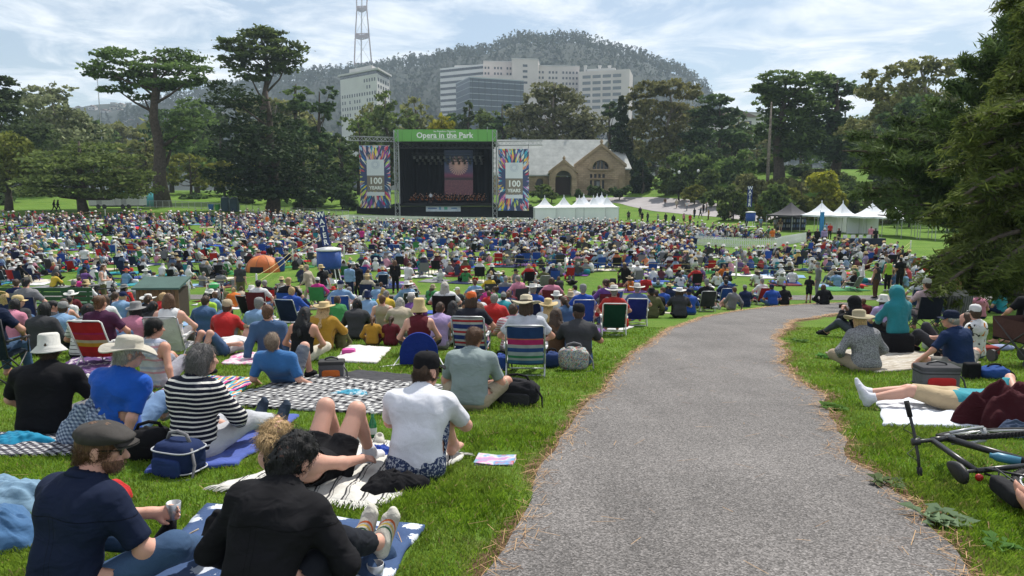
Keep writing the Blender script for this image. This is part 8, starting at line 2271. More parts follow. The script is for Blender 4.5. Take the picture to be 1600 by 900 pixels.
for k,(px,d,w) in enumerate(((1283,97,3.7),(1316,95,3.0),(1362,92,4.2),(1392,90,4.0),(1418,86,3.8),(1446,84,3.4),(1472,82,3.4))):
 peak_tent(px,340,d,w,2.3,3.9,['tall white marquee next to the dark canopy','small white marquee with blue sides','broad white marquee over the merchandise table','white marquee under the pine boughs','white marquee nearest the feathery conifer','small white marquee half hidden by the feathery conifer','white marquee mostly hidden by the feathery conifer'][k],TENTW,((),(2,),(2,),(),(),(),())[k],(.25,.1,.05,0,.1,.1,.05)[k],'white marquees by the shrubs')
def gpt(px,py):return G(px,py)
# merchandise table, hung with dark cloth
p_ = gpt(1345,384)
tb = empty('merchandise_table',p_,.05,'long table with dark cloth in front of the white marquees','table')
MB().box((0,0,.74),(4.6,.8,.04)).build('table_top',M_plain('table_cloth',(.02,.025,.05),.9),tb); MB().box((0,-.39,.36),(4.6,.02,.72)).build('cloth_skirt',M_plain('table_cloth',(.02,.025,.05),.9),tb)
for s in (-1,1):MB().box((s * 2.2,.3,.36),(.05,.05,.72)).build('leg',STEEL,tb)
for k in range(5):MB().box((-1.6 + k * .8,.1,.93),(.42,.03,.34)).build('printed_card',WHITE_PAINT,tb)
pd = MB().lathe([(.02,-1.4),(.25,-1.2),(.33,0),(.24,1.2),(.02,1.4)],14,Matrix.Rotation(R(90),4,'Y'),sx=.25).build('paddle_board',M_stripe('board_stripe','X',3.0,[(0,(.03,.2,.5)),(.25,(.45,.45,.06)),(.5,(.03,.2,.5)),(.55,(.4,.45,.1))],wr=0),None,True)
pd.location = gpt(1328,388) + Vector((0,0,.33)); tag(pd,'blue and yellow board leaning in front of the merchandise table','board')
bl_ = MB().box((0,0,1.5),(.55,.03,3.0)).tube([(-.3,0,0),(-.3,0,3.2)],.025,6).build('feather_flag',M_plain('flag_blue',(.03,.22,.50),.7),None); bl_.location = gpt(1283,372); bl_.rotation_euler[2] = .3; tag(bl_,'tall light blue feather flag beside the marquee','flag')
# lattice of dark goods under the grey canopy
for k in range(6):
 p_ = gpt(1217 + k * 8,360); o = empty('display_rack',p_,0,['dark merchandise rack under the grey canopy, next to the shrubs','second dark merchandise rack under the grey canopy','third dark rack under the grey canopy','fourth dark rack under the grey canopy','fifth dark rack under the grey canopy','dark rack under the grey canopy nearest the marquee'][k],'rack','racks under the grey canopy')
 MB().box((0,.6,.9),(.6,.3,1.8)).build('backing',M_plain('rack_dark',(.03,.032,.045),.8),o)
 for q in range(4):MB().box((-.15 + .3 * (q % 2),.42,.6 + .7 * (q // 2)),(.2,.04,.4)).build('goods',M_plain('goods',r8.choice([(.2,.25,.4),(.4,.4,.4),(.1,.15,.3)]),.8),o)
# water stands
def water_stand(px,py,d,tank_h,label,sign):
 p = AT(px,py,d); g = Vector((p.x,p.y,gz1(p.x,p.y)))
 e = empty('water_station',g,0,label,'water station')
 MB().lathe([(.0,1.15),(.62,1.15),(.66,1.3),(.66,1.15 + tank_h),(.0,1.15 + tank_h)],20).build('tank',M_plain('tank_blue',(.012,.06,.26),.5),e,True)
 MB().lathe([(.70,1.15 + tank_h),(.70,1.25 + tank_h),(.3,1.32 + tank_h),(.0,1.32 + tank_h)],20).build('lid',WHITE_PAINT,e,True)
 for a in range(4):
  an = a * math.pi / 2 + .78
  MB().tube([(.85 * math.cos(an),.85 * math.sin(an),0),(.55 * math.cos(an),.55 * math.sin(an),1.2)],.03,6).build('leg',WHITE_PAINT,e)
 MB().lathe([(.8,.38),(.8,.42)],16).build('foot_ring',WHITE_PAINT,e,True)
 sx,sz,wd,ht,tilt = sign
 s_ = empty('sign_post',(0,0,0)); s_.parent = e
 sg = MB().box((0,0,0),(wd,.05,ht)).build('sign_board',M_plain('sign_blue',(.010,.030,.15),.6),e,loc=(sx,-.1,sz)); sg.rotation_euler[1] = tilt
 bpy.data.objects.remove(s_)
 for k,ch in enumerate('WATER'):
  lt = lettering(ch,0,-.035,ht * (.5 - (k + .5) / 5),wd * .95,LET,sg,fat=.012)
 return e
water_stand(515,440,40.5,1.0,'blue water tank on white legs with tall WATER sign beside the path',(-.22,3.35,.42,1.9,-.16))
water_stand(1172,355,104,1.2,'blue water tank by the shrubs with tall WATER sign',(-.25,4.6,.7,2.9,0))
# dome tent, barrels, bins
g = G(412,424)
dt = empty('dome_tent',g,R(-12),'small orange pop-up beach tent on the meadow','tent')
dome = lambda a_,v:(math.cos(a_) * 1.25 * (1 - v ** 2.2) ** .55,math.sin(a_) * 1.0 * (1 - v ** 2.2) ** .55,1.15 * v)
for q in range(8):
 m = MB(); m.grid([dome((q + j / 4) * math.pi / 4,i / 9) for i in range(10) for j in range(5)],10,5)
 m.build('panel',M_plain('orange_nylon',(.58,.16,.03) if q % 2 else (.50,.12,.025),.6,.1,2,.4,3,bdist=.05),dt,True)
for q in range(8):MB().tube([dome(q * math.pi / 4,i / 9) for i in range(10)],.014,5).build('pole',DARK_METAL,dt)
m = MB(); m.grid([tuple(1.015 * c_ for c_ in dome(-math.pi * .62 + j * .16,i / 12)) for i in range(5) for j in range(6)],5,6); m.build('doorway',M_plain('mesh_dark',(.012,.012,.014),.9),dt)
MB().box((0,-.4,.15),(1.2,.5,.3)).build('gear',BLK,dt)
def barrel(px,py,col,r_,h,label):
 o = MB().lathe([(.0,0),(r_ * .9,0),(r_,.1),(r_ * 1.04,h * .5),(r_,h - .1),(r_ * .95,h),(.0,h)],18).build('storage_drum',M_plain('drum',col,.5),None,True); o.location = G(px,py); tag(o,label,'drum')
barrel(438,424,(.012,.05,.22),.30,.95,'blue drum standing next to the orange tent')
# toilets, trailers, far fence
for k,px in enumerate((353,367)):
 p = AT(px,329,120); e = empty('portable_toilet',(p.x,p.y,gz1(p.x,p.y)),.1,('blue-grey portable toilet beside the green bin','blue-grey portable toilet farther from the green bin')[k],'portable toilet')
 BG = M_plain('toilet_blue',(.035,.075,.10),.6)
 MB().box((0,0,1.05),(1.15,1.15,2.1)).build('cabin',BG,e); MB().box((0,-.59,1.0),(.75,.03,1.8)).build('door',M_plain('toilet_door',(.05,.10,.13),.6),e)
 MB().lathe([(.62,2.1),(.5,2.3),(.0,2.38)],12).build('roof',M_plain('toilet_roof',(.22,.26,.28),.6),e,True)
for px,col,lab in ((340,(.05,.30,.06),'green wheeled bin beside the portable toilets'),(330,(.03,.14,.40),'blue wheeled bin beside the green one')):
 p = AT(px,329,119); e = empty('wheeled_bin',(p.x,p.y,gz1(p.x,p.y)),0,lab,'bin')
 MB().prism([(-.26,.1),(.26,.1),(.32,.95),(-.32,.95)],'y',-.3,.3).build('body',M_plain('bin',col,.5),e); MB().box((0,0,.99),(.68,.66,.07)).build('lid',M_plain('bin',col,.5),e)
 for s in (-1,1):MB().lathe([(.1,-.03),(.1,.03)],10,Matrix.Translation((s * .25,.25,.1)) @ Matrix.Rotation(R(90),4,'Y')).build('wheel',DARK_METAL,e)
for k,(px,w) in enumerate(((165,4.2),(203,4.6))):
 p = AT(px,329,118); e = empty('white_trailer',(p.x,p.y,gz1(p.x,p.y)),-.1,('white box trailer under the low cypress','white box trailer beside the umbrella cypress')[k],'trailer')
 MB().box((0,0,1.35),(w,2.0,1.7)).build('box',WHITE_PAINT,e); MB().box((-.3,-1.01,1.35),(.9,.03,1.4)).build('door',M_plain('trailer_door',(.5,.5,.5),.6),e)
 MB().box((0,0,.42),(w * .96,1.9,.12)).build('chassis',DARK_METAL,e)
 for s in (-.5,.5):MB().lathe([(.34,-.1),(.34,.1)],14,Matrix.Translation((s,-.95,.34)) @ Matrix.Rotation(R(90),4,'X')).build('wheel',DARK_METAL,e)
for k,px in enumerate((190,243)):
 p = AT(px,318,128); e = empty('teal_tent',(p.x,p.y,gz1(p.x,p.y)),.2,('small teal awning behind the trailers','turquoise dome tent beside the umbrella cypress trunk')[k],'tent')
 MB().lathe([(2.2,0),(2.1,.9),(1.5,1.9),(.6,2.5),(.0,2.6)],14).build('canopy',M_plain('teal_nylon',(.05,.32,.34),.6),e,True)
fb = [AT(px,327,121) for px in range(225,546,10)]
for k,(a_,b_) in enumerate(zip(fb[:-1],fb[1:])):
 a_ = Vector((a_.x,a_.y,gz1(a_.x,a_.y))); b_ = Vector((b_.x,b_.y,gz1(b_.x,b_.y))) - a_
 e = empty('crowd_barrier',a_,0,'steel crowd barrier along the far lawn','barrier','crowd barriers along the far lawn')
 m = MB()
 for zz in (.15,1.15):m.tube([(0,0,zz),(b_.x * .97,b_.y * .97,b_.z + zz)],.035,5)
 for q in (0,.97):m.tube([(b_.x * q,b_.y * q,b_.z * q),(b_.x * q,b_.y * q,b_.z * q + 1.15)],.035,5)
 m.build('frame',STEEL,e); m = MB()
 for q in range(1,9):m.tube([(b_.x * q / 9,b_.y * q / 9,b_.z * q / 9 + .15),(b_.x * q / 9,b_.y * q / 9,b_.z * q / 9 + 1.15)],.015,4)
 m.build('bars',STEEL,e)
def picket(pts,label,h=.95):
 P = [G(*p) for p in pts]
 e = empty('picket_fence',P[0],0,label,'fence')
 for a_,b_ in zip(P[:-1],P[1:]):
  L = (b_ - a_).length; n = max(2,int(L / 2.4))
  for s in range(n):
   q0,q1 = a_.lerp(b_,s / n),a_.lerp(b_,(s + 1) / n); m = MB(); d = (q1 - q0); ang = math.atan2(d.y,d.x); l_ = d.length
   for zz in (.25,.72):m.box(q0.lerp(q1,.5) + Vector((0,0,zz)) - P[0],(l_ * .99,.03,.08),ang)
   k = int(l_ / .17)
   for i in range(k):
    c = q0.lerp(q1,(i + .5) / k) - P[0]
    c = c + Vector((math.sin(ang) * .03,-math.cos(ang) * .03,0))
    m.box(c + Vector((0,0,h * .5)),(.11,.02,h),ang)
   o = m.build('panel',WHITE_PAINT,e)
   o['kind'] = 'stuff'
picket([(1085,382),(1105,384),(1160,387),(1212,388),(1220,384),(1262,376)],'white picket fence enclosing the front seats on the tent side')
picket([(545,345),(700,348),(838,349)],'white picket fence along the foot of the stage')
picket([(500,350),(545,345)],'short white picket fence section beside the stage wing')
# rope lines on white posts
ROPE = M_plain('yellow_rope',(.50,.42,.18),.8)
def rope_line(pts,label,sag=.12,h=1.1):
 P = [G(*p) for p in pts]
 for k,p in enumerate(P):
  o = MB().lathe([(.055,-.05),(.05,h),(.03,h + .04)],8).build('rope_post',WHITE_PAINT,None,True); o.location = p
  tag(o,f'white rope post on the meadow aisle','post','white rope posts on the meadow')
 m = MB()
 for a_,b_ in zip(P[:-1],P[1:]):
  for zz in (h - .08,h * .62):
   m.tube([a_.lerp(b_,q / 6) - P[0] + Vector((0,0,zz - sag * 4 * (q / 6) * (1 - q / 6))) for q in range(7)],.014,4)
 o = m.build('rope',ROPE,None); o.location = P[0]; tag(o,label,'rope')
rope_line([(296,470),(402,462),(458,412),(500,385)],'yellow rope fencing the aisle beside the standing man')
rope_line([(490,410),(538,405),(700,418),(883,430),(995,436),(1150,434),(1348,442)],'long yellow rope crossing the middle of the meadow')
rope_line([(60,366),(51,352),(165,340),(216,334)],'yellow rope along the back of the crowd on the lawn')
rope_line([(182,400),(240,402),(280,385),(345,362)],'yellow rope aisle through the crowd near the trailers')
rope_line([(1347,442),(1398,412),(1422,396)],'yellow rope running up to the marquees')
# green bench, bin store, green bin on the path
g = G(75,494)
bn = empty('park_bench',g,0,'long dark green park bench at the foot of the slope','bench')
GRN = M_plain('bench_green',(.018,.075,.028),.6,.15,3)
for k,(y_,z_,t_) in enumerate(((0,.45,0),(-.14,.45,0),(-.28,.45,0))):MB().box((0,y_ + .15,z_),(3.3,.12,.04)).build('seat_slat',GRN,bn)
for z_ in (.62,.78,.92):MB().box((0,-.22,z_),(3.3,.04,.12)).build('back_slat',GRN,bn)
for s in (-1.5,0,1.5):MB().box((s,-.05,.22),(.08,.42,.44)).build('leg',GRN,bn); MB().box((s,-.19,.66),(.07,.05,.6)).build('back_post',GRN,bn)
g = G(257,497)
bs = empty('bin_store',g,R(3),'timber bin store with dark green roof by the path','bin store')
MB().box((0,0,.5),(1.28,.8,.98)).build('carcass',M_plain('store_dark',(.05,.035,.025),.9),bs)
for k in range(11):MB().box((-.59 + k * .118,-.415,.5),(.105,.03,.96)).build('plank',M_plain('brown_plank',(.13 + .02 * (k % 3),.075 + .01 * (k % 3),.045),.85,.2,6),bs)
m = MB().prism([(-.55,.98),(.45,1.22),(.45,1.28),(-.55,1.04)],'x',-.72,.72); m.build('roof',M_plain('roof_green',(.05,.10,.085),.8,.12,3),bs)
g = G(284,496); e = empty('recycling_bin',g,0,'bright green recycling bin next to the bin store','bin')
MB().prism([(-.14,.0),(.14,.0),(.17,.85),(-.17,.85)],'y',-.18,.18).build('body',M_plain('lime_bin',(.10,.42,.05),.5),e); MB().box((0,0,.88),(.37,.4,.06)).build('lid',M_plain('lime_bin',(.10,.42,.05),.5),e)
# lamp posts by the road
for k,(px,pt,pb,d) in enumerate(((1060,269,308,150),(1090,267,300,155))):
 a_ = AT(px,pb,d); h = AT(px,pt,d).z - a_.z
 e = empty('street_lamp',a_,0,('black lamp post with white globe beside the road','black lamp post with white globe among the shrubs')[k],'lamp post')
 MB().lathe([(.14,-.6),(.10,.4),(.06,h - .4),(.1,h - .3)],8).build('post',DARK_METAL,e,True); V,Q = superq(.3,.3,.33,1,1,10,14); o = MB().add(V,Q).build('globe',WHITE_PAINT,e,True); o.location = (0,0,h - .35)
# tall mast on the left skyline
p_ = AT(157,190,170); o = MB().tube([(0,0,-12),(0,0,9.5)],[.16,.07],6).build('flag_pole',STEEL,None); o.location = p_; tag(o,'slim grey pole rising above the low cypress','pole')
# ------------------------------------------------------------------ bicycles
def bicycle(loc,rz,label,lying=False,col=(.02,.02,.022),scale=1.0):
 e = empty('bicycle',loc,0,label,'bicycle')
 fr = M_plain('frame_paint',col,.35,.1); rub = M_plain('rubber',(.015,.015,.016),.85,.2,60,.6,90)
 def add(mb,name,mat,par=e,sm=True):return mb.build(name,mat,par,sm)
 for k,xh in enumerate((0,1.06)):
  pts = [(xh + .325 * math.cos(a),0,.34 + .325 * math.sin(a)) for a in np.linspace(0,2 * math.pi,41)]
  w = add(MB().tube(pts,.024,8),'wheel',rub)
  add(MB().tube([(xh + .298 * math.cos(a),0,.34 + .298 * math.sin(a)) for a in np.linspace(0,2 * math.pi,41)],.011,6),'rim',STEEL,w)
  m = MB()
  for q in range(24):
   a = 2 * math.pi * q / 24; m.tube([(xh,.03 * (-1) ** q,.34),(xh + .295 * math.cos(a),0,.34 + .295 * math.sin(a))],.0018,3)
  add(m,'spokes',STEEL,w); add(MB().lathe([(.022,-.05),(.022,.05)],10,Matrix.Translation((xh,0,.34)) @ Matrix.Rotation(R(90),4,'X')),'hub',STEEL,w)
  if not lying or True:
   m = MB()
   for q in range(72):
    a = 2 * math.pi * q / 72; c_,s_ = math.cos(a),math.sin(a)
    for yy in (-.014,0,.014):m.box((xh + .349 * c_,yy,.34 + .349 * s_),(.010,.009,.012),M=Matrix.Rotation(-a,3,'Y'))
   o = add(m,'tread',rub,w,False); o['kind'] = 'stuff'
 BB,ST_,HT,HB_ = (.43,0,.30),(.30,0,.82),(.86,0,.86),(.90,0,.72)
 m = MB().tube([BB,ST_],.021,8).tube([ST_,HT],.023,8).tube([BB,HB_],.028,8).tube([HT,HB_],.026,8)
 for s in (-.05,.05):m.tube([(BB[0],s * .5,BB[2]),(0,s,.34)],.010,6).tube([(ST_[0],s * .4,ST_[2] - .06),(0,s,.34)],.009,6)
 add(m,'frame',fr)
 m = MB()
 for s in (-.055,.055):m.tube([(HB_[0],s * .8,HB_[2] - .03),(.96,s,.50),(1.06,s,.34)],.013,6)
 add(m.tube([(HB_[0],0,HB_[2]),(HB_[0] + .01,0,HB_[2] - .06)],.022,8),'fork',M_plain('fork_silver',(.35,.36,.38),.35,metal=.5))
 hbz = 1.0
 hb = add(MB().tube([HT,(.83,0,hbz)],.016,8).tube([(.83,0,hbz - .03),(.84,0,hbz + .03)],.03,8).tube([(.83,-.30,hbz + .02),(.84,-.1,hbz),(.84,.1,hbz),(.83,.30,hbz + .02)],.013,8),'handlebar',DARK_METAL)
 for s in (-1,1):
  add(MB().tube([(.83,s * .20,hbz + .012),(.825,s * .33,hbz + .022)],.021,10),'grip',rub,hb)
  add(MB().tube([(.85,s * .19,hbz),(.90,s * .25,hbz - .01),(.90,s * .31,hbz)],.006,6),'brake_lever',DARK_METAL,hb)
  add(MB().tube([(.85,s * .16,hbz),(.98,s * .10,hbz + .02),(.95,0,hbz - .12),(.90,0,.72)],.004,5),'cable',DARK_METAL,hb)
 V,Q = superq(.14,.072,.028,.8,.8,12,18); V = [(x + .02,y * (1 - .55 * max(0,x) / .14),z) for x,y,z in V]
 o = add(MB().add(V,Q),'saddle',M_plain('saddle_black',(.015,.015,.016),.5)); o.location = (.27,0,.93)
 add(MB().tube([ST_,(.275,0,.94)],.014,8),'seat_post',DARK_METAL)
 m = MB()
 for s in (-.05,.05):m.tube([(.26,s,.72),(-.28,s * 1.2,.72)],.006,5).tube([(-.1,s * 1.3,.72),(0,s * 1.3,.36)],.006,5).tube([(-.28,s * 1.2,.72),(0,s * 1.4,.36)],.006,5)
 for q in range(6):m.tube([(.2 - q * .09,-.055,.72),(.2 - q * .09,.055,.72)],.005,4)
 add(m,'carrier_rack',DARK_METAL)
 V,Q = superq(.17,.06,.05,.4,.4,8,12); o = add(MB().add(V,Q),'rack_bag',M_cloth((.02,.02,.022))); o.location = (-.02,0,.73)
 o = add(MB().lathe([(.0,0),(.035,0),(.036,.15),(.02,.18),(.02,.2),(.0,.2)],12),'bottle',M_plain('bottle_blue',(.05,.2,.3),.4)); o.location = (.47,0,.40); o.rotation_euler = (0,R(35),0)
 add(MB().tube([(0,.06,.34),(.2,.062,.36),(.43,.062,.39)],.006,4).tube([(0,.06,.31),(.2,.062,.25),(.43,.062,.21)],.006,4),'chain',STEEL)
 add(MB().lathe([(.028,0),(.030,.02),(.0,.024)],14,Matrix.Translation((-.29,0,.70)) @ Matrix.Rotation(R(-90),4,'Y')),'reflector',M_plain('reflector_red',(.4,.02,.02),.25))
 add(MB().lathe([(.025,0),(.027,.02),(.0,.024)],14,Matrix.Translation((.20,0,.86)) @ Matrix.Rotation(R(-90),4,'Y')),'rear_lamp',M_plain('reflector_red',(.4,.02,.02),.25))
 add(MB().lathe([(.09,-.004),(.09,.004)],24,Matrix.Translation((.43,.06,.30)) @ Matrix.Rotation(R(90),4,'X')),'chain_ring',STEEL)
 for s in (-1,1):
  cr = add(MB().tube([(.43,s * .07,.30),(.43 + s * .12,s * .08,.30 - s * .12)],.010,6),'crank',STEEL); add(MB().box((.43 + s * .12,s * .13,.30 - s * .12),(.09,.09,.02)),'pedal',DARK_METAL,cr)
 if lying:
  piv = Vector(HB_); ax_ = (Vector(HT) - piv).normalized()
  Ms = Matrix.Translation(piv) @ Matrix.Rotation(R(22),4,ax_) @ Matrix.Translation(-piv)
  for c_ in e.children:
   if c_.name.startswith(('fork','handlebar')) or (c_.name.startswith('wheel') and max(v.co.x for v in c_.data.vertices) > 1):c_.matrix_local = Ms @ c_.matrix_local
  e.rotation_euler = (Matrix.Rotation(R(rz),3,'Z') @ Matrix.Rotation(R(4),3,'X') @ Matrix(((0,0,-1),(1,0,0),(0,-1,0))) @ Matrix.Rotation(0,3,'Z')).to_euler()
 else:e.rotation_euler = (R(5),0,rz)
 e.scale = (scale,) * 3
 return e
g = G(1650,792)
bicycle(g + Vector((.36,-.05,.12)),-3,'black mountain bike lying on the grass beside the path',True,scale=.88)
bicycle(G(140,487),R(20),'black bicycle parked behind the bench',False)
bicycle(G(345,484),R(110),'white-framed bicycle standing on the path',False,(.5,.5,.5))
bicycle(G(425,484),R(70),'silver bicycle parked on the path',False,(.3,.3,.32))
# child seat stroller
g = G(336,480); e = empty('pushchair',g,.3,'white and grey pushchair with green hood on the path','pushchair')
m = MB()
for s in (-.25,.25):m.tube([(s,-.35,1.0),(s,-.2,.6),(s,.4,.1)],.015,6).tube([(s,-.35,.1),(s,.1,.5)],.015,6)
m.tube([(-.25,-.35,1.0),(.25,-.35,1.0)],.015,6).build('frame',WHITE_PAINT,e,True)
V,Q = superq(.22,.28,.2,.6,.6); o = MB().add(V,Q).build('seat',GREY,e,True); o.location = (0,0,.38)
V,Q = superq(.2,.2,.13,.9,.9); o = MB().add(V,Q).build('hood',M_plain('hood_green',(.03,.38,.10),.6),e,True); o.location = (0,-.1,.78)
for s in (-.27,.27):
 for y_ in (-.35,.4):MB().lathe([(.11,-.02),(.11,.02)],12,Matrix.Translation((s,y_,.11)) @ Matrix.Rotation(R(90),4,'Y')).build('wheel',DARK_METAL,e)
# folding wagon at the right edge
g = G(1602,572); e = empty('folding_wagon',g,R(8),'brown mesh folding wagon at the end of the cushion','wagon')
MB().box((0,0,.42),(.5,.8,.04)).build('floor',BLK,e)
for s in (-1,1):sheet(MB(),(s * .26,-.4,.42),(s * .26,.4,.42),(s * .28,.42,.74),(s * .28,-.42,.74),.012,0).build('side_panel',M_cloth((.07,.035,.03)),e)
for s in (-1,1):sheet(MB(),(-.26,s * .4,.42),(.26,s * .4,.42),(.28,s * .42,.74),(-.28,s * .42,.74),.012,0).build('end_panel',M_cloth((.07,.035,.03)),e)
m = MB()
for s in (-1,1):m.tube([(s * .27,-.4,.1),(s * .27,.4,.72)],.012,6).tube([(s * .27,.4,.1),(s * .27,-.4,.72)],.012,6)
m.build('frame',DARK_METAL,e)
for sx in (-1,1):
 for sy in (-.36,.36):MB().lathe([(.10,-.025),(.10,.025)],14,Matrix.Translation((sx * .28,sy,.10)) @ Matrix.Rotation(R(90),4,'Y')).build('wheel',DARK_METAL,e)
# small dog lying by the navy polo man
f = SDF(); D = lambda a,b,ra,rb,k=.03:('c',A_(*a),A_(*b),ra,rb,k)
f.group([D((0,.05,.16),(0,.42,.15),.105,.095),D((0,.0,.19),(0,-.06,.27),.07,.055),D((0,-.07,.31),(0,-.10,.30),.062,.05),D((0,-.14,.285),(0,-.20,.275),.032,.024),D((-.045,-.05,.36),(-.065,-.04,.33),.018,.022),D((.045,-.05,.36),(.065,-.04,.33),.018,.022),D((-.06,.02,.12),(-.07,-.08,.05),.034,.024),D((-.07,-.08,.05),(-.07,-.18,.03),.022,.02),D((.06,.02,.12),(.07,-.08,.05),.034,.024),D((.07,-.08,.05),(.07,-.18,.03),.022,.02),D((-.08,.36,.12),(-.11,.26,.07),.06,.035),D((-.11,.26,.07),(-.11,.34,.025),.024,.02),D((-.11,.34,.025),(-.11,.24,.02),.018,.018),D((.08,.36,.12),(.11,.26,.07),.06,.035),D((.11,.26,.07),(.11,.34,.025),.024,.02),D((.11,.34,.025),(.11,.24,.02),.018,.018),D((0,.48,.14),(.06,.64,.06),.026,.012)])
f.noise = wrinkle(77,.006,5)
V,Q = mesh_sdf(f,.013); me = mesh_np('dog',V,Q,smooth=True)
wh = np.clip((-V[:,1] - .03) * 30,0,1); wh = np.maximum(wh,((V[:,2] < .05) & (V[:,1] < .1)).astype(float))
vcol(me,np.outer(wh,[.62,.58,.50]) + np.outer(1 - wh,[.012,.011,.011]))
t = NT('dog_coat'); vc = t.new('ShaderNodeVertexColor'); vc.layer_name = 'Col'; v_ = t.coord('Object',(1,.4,1)); t.bump(t.noise(90.0,3,v_),.8,.012); DOGM = t.fin(vc.outputs['Color'],.8)
o = link('dog',me,DOGM); o.location = G(1519,553) + Vector((.05,.25,0)); o.rotation_euler[2] = R(-62); tag(o,'black dog with white face lying behind the navy polo man','dog')
# ------------------------------------------------------------------ grass blades, litter and weeds
rng = np.random.default_rng(3)
def blades(n,ymin,ymax,hmin,hmax,w,power):
 u = rng.uniform(size=n)
 y = ymin * (ymax / ymin) ** (u ** power)
 x = y * rng.uniform(-.80,.92,n)
 P = np.column_stack([x,y])
 keep = ~inpoly(P,PATH_POLY)
 dmin = np.minimum(dist_line(P,PL[::3]),dist_line(P,PR[::3]))
 edge = np.clip(dmin / .22,0,1)
 keep &= rng.uniform(size=n) < (.12 + .88 * edge)
 for poly in EXCL:
  lo,hi = poly.min(0),poly.max(0)
  m = (x > lo[0]) & (x < hi[0]) & (y > lo[1]) & (y < hi[1]) & keep
  if m.any():
   idx = np.where(m)[0]; ins = inpoly(P[idx],poly); keep[idx[ins]] = False
 P = P[keep]; n = len(P)
 z = gz(P[:,0],P[:,1])
 patch = .75 + .45 * np.sin(P[:,0] * 1.9 + np.sin(P[:,1] * 1.3) * 1.5) * np.sin(P[:,1] * 2.1 + 1.0)
 h = rng.uniform(hmin,hmax,n) * np.clip(patch,.5,1.4)
 a = rng.uniform(0,2 * np.pi,n); ln = rng.uniform(.15,.9,n)
 dx,dy = np.cos(a),np.sin(a)
 sx,sy = -dy,dx
 wd = w * rng.uniform(.7,1.4,n) * np.maximum(1,P[:,1] / 5.0)
 B = np.column_stack([P,z])
 S = np.column_stack([sx * wd,sy * wd,np.zeros(n)])
 T = B + np.column_stack([dx * h * ln,dy * h * ln,h])
 Mi = B + np.column_stack([dx * h * ln * .3,dy * h * ln * .3,h * .6])
 V = np.stack([B - S,B + S,T,Mi - S * .9],1).reshape(-1,3)
 return V,np.arange(4 * n).reshape(-1,4),None
V,Q,T = blades(370000,2.6,19.0,.026,.060,.0024,1.0)
t = NT('grass_blade'); g_ = t.new('ShaderNodeNewGeometry'); v_ = t.coord('Object')
n_ = t.noise(.9,4,v_); r_ = g_.outputs['Random Per Island']
c = t.mix(r_,(.098,.205,.012),(.280,.420,.035))
c = t.mix(t.ramp(n_,[(.42,0),(.7,.65)]),c,(.27,.36,.06))
c = t.mix(1.0,c,t.ramp(t.noise(5.0,3,v_),[(.3,.55),(.7,1.15)]),'MULTIPLY')
c = t.mix(t.ramp(t.noise(1.6,5,v_,.7),[(.58,0),(.74,.6)]),c,(.20,.17,.07))
c = t.mix(t.math('GREATER_THAN',r_,.965),c,(.34,.27,.12))
t.fin(c,.6,**{'Specular IOR Level':.25})
tr = t.new('ShaderNodeBsdfTranslucent'); t.l.new(c,tr.inputs['Color']); mx = t.new('ShaderNodeMixShader'); mx.inputs[0].default_value = .38
t.l.new(t.b.outputs[0],mx.inputs[1]); t.l.new(tr.outputs[0],mx.inputs[2]); t.l.new(mx.outputs[0],t.n['Material Output'].inputs['Surface'])
gr = link('grass',mesh_np('grass',V,Q,T),t.m); tag(gr,'short bright green lawn grass on the slope','grass',kind='stuff')
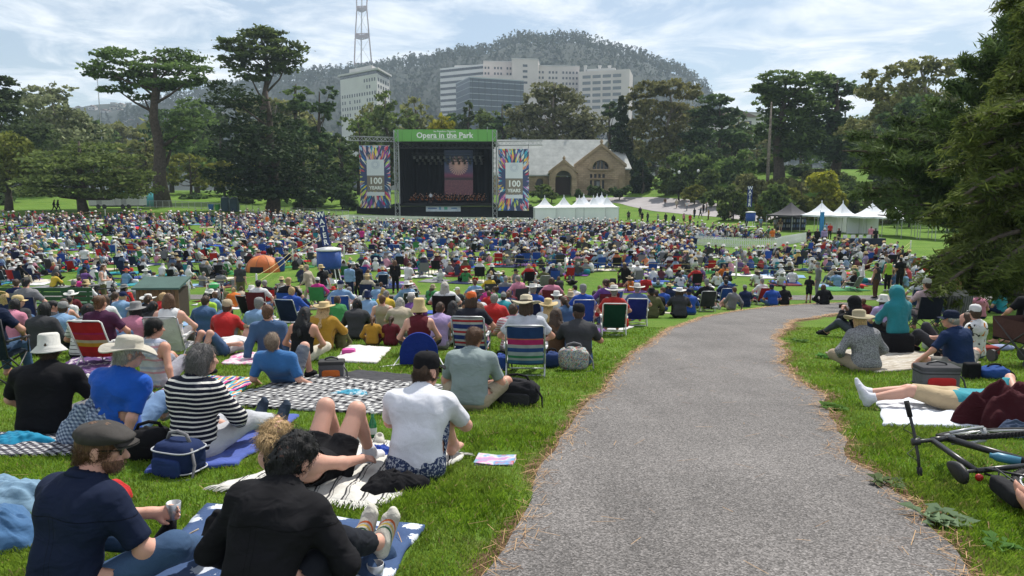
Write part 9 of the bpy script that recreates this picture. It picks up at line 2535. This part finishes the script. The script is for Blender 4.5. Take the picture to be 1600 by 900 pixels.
# dry pine needles along the path edges and scattered
def needles(n):
 k = rng.integers(0,len(PL) - 1,n); side = rng.uniform(size=n) < .5
 base = np.where(side[:,None],PL[k],PR[k]); off_ = rng.normal(0,.055,(n,2)) * (1 + .8 * (rng.uniform(size=(n,1)) < .2)) + np.where(side,.03,-.03)[:,None] * np.array([1,0])
 P = base + off_
 m = int(n * .04); P[:m] = np.column_stack([rng.uniform(-4,6,m),rng.uniform(2.5,13,m)])
 cl = rng.integers(0,40,n); cen = rng.normal(0,.05,(40,2));
 z = gz(P[:,0],P[:,1]) + .018 + rng.uniform(0,.02,n)
 a = rng.uniform(0,np.pi,n); L = rng.uniform(.03,.085,n); w = .0016 * np.maximum(1,P[:,1] / 5)
 d = np.column_stack([np.cos(a),np.sin(a),rng.normal(0,.08,n)]) * L[:,None]; s = np.column_stack([-np.sin(a),np.cos(a),np.zeros(n)]) * w[:,None]
 B = np.column_stack([P,z])
 V = np.stack([B - d - s,B - d + s,B + d + s,B + d - s],1).reshape(-1,3)
 return V,np.arange(4 * n).reshape(-1,4)
V,Q = needles(5500)
t = NT('dry_needles'); g_ = t.new('ShaderNodeNewGeometry'); NM = t.fin(t.mix(g_.outputs['Random Per Island'],(.11,.055,.028),(.46,.29,.14)),.9)
tag(link('pine_needles',mesh_np('pine_needles',V,Q),NM),'dry brown pine needles littering the path edges','needles',kind='stuff')
# broad-leaved weeds at the path edge
def weed(px,py,n,r_,label,col):
 g = G(px,py); m = MB(); rr = random.Random(px)
 for k in range(n):
  a = rr.uniform(0,6.28); d = Vector((math.cos(a),math.sin(a),0)); s = Vector((-d.y,d.x,0)); L = r_ * rr.uniform(.6,1.1); o = Vector((rr.uniform(-r_,r_),rr.uniform(-r_,r_),.012)) * .8; o.z = .015
  up = Vector((0,0,1)); w = L * .3
  m.add([o,o + d * L * .4 + s * w + up * L * .35,o + d * L + up * L * .3,o + d * L * .4 - s * w + up * L * .35],[(0,1,2),(0,2,3)])
 e = empty('weed',g,0,label,'plant'); m.build('leaves',M_leaf('weed_leaf' + str(px),tuple(c * .6 for c in col),col,.25,3.0),e)
weed(1385,760,22,.10,'broad-leaved weed growing at the path edge near the bicycle',(.16,.24,.10))
weed(1470,815,26,.12,'pale broad-leaved weed on the bare soil beside the path',(.22,.30,.17))
weed(1560,855,16,.08,'clover patch with a yellow flower in the verge',(.12,.25,.06))
weed(1300,640,26,.12,'leafy weed patch where the verge bulges into the path',(.12,.24,.05))
weed(1290,560,24,.14,'clover clump on the verge beside the beige blanket',(.11,.24,.05))
weed(1250,535,24,.14,'weed clump on the verge near the path bend',(.11,.22,.05))
weed(570,870,10,.06,'small weed beside the metal tumbler',(.12,.24,.05))
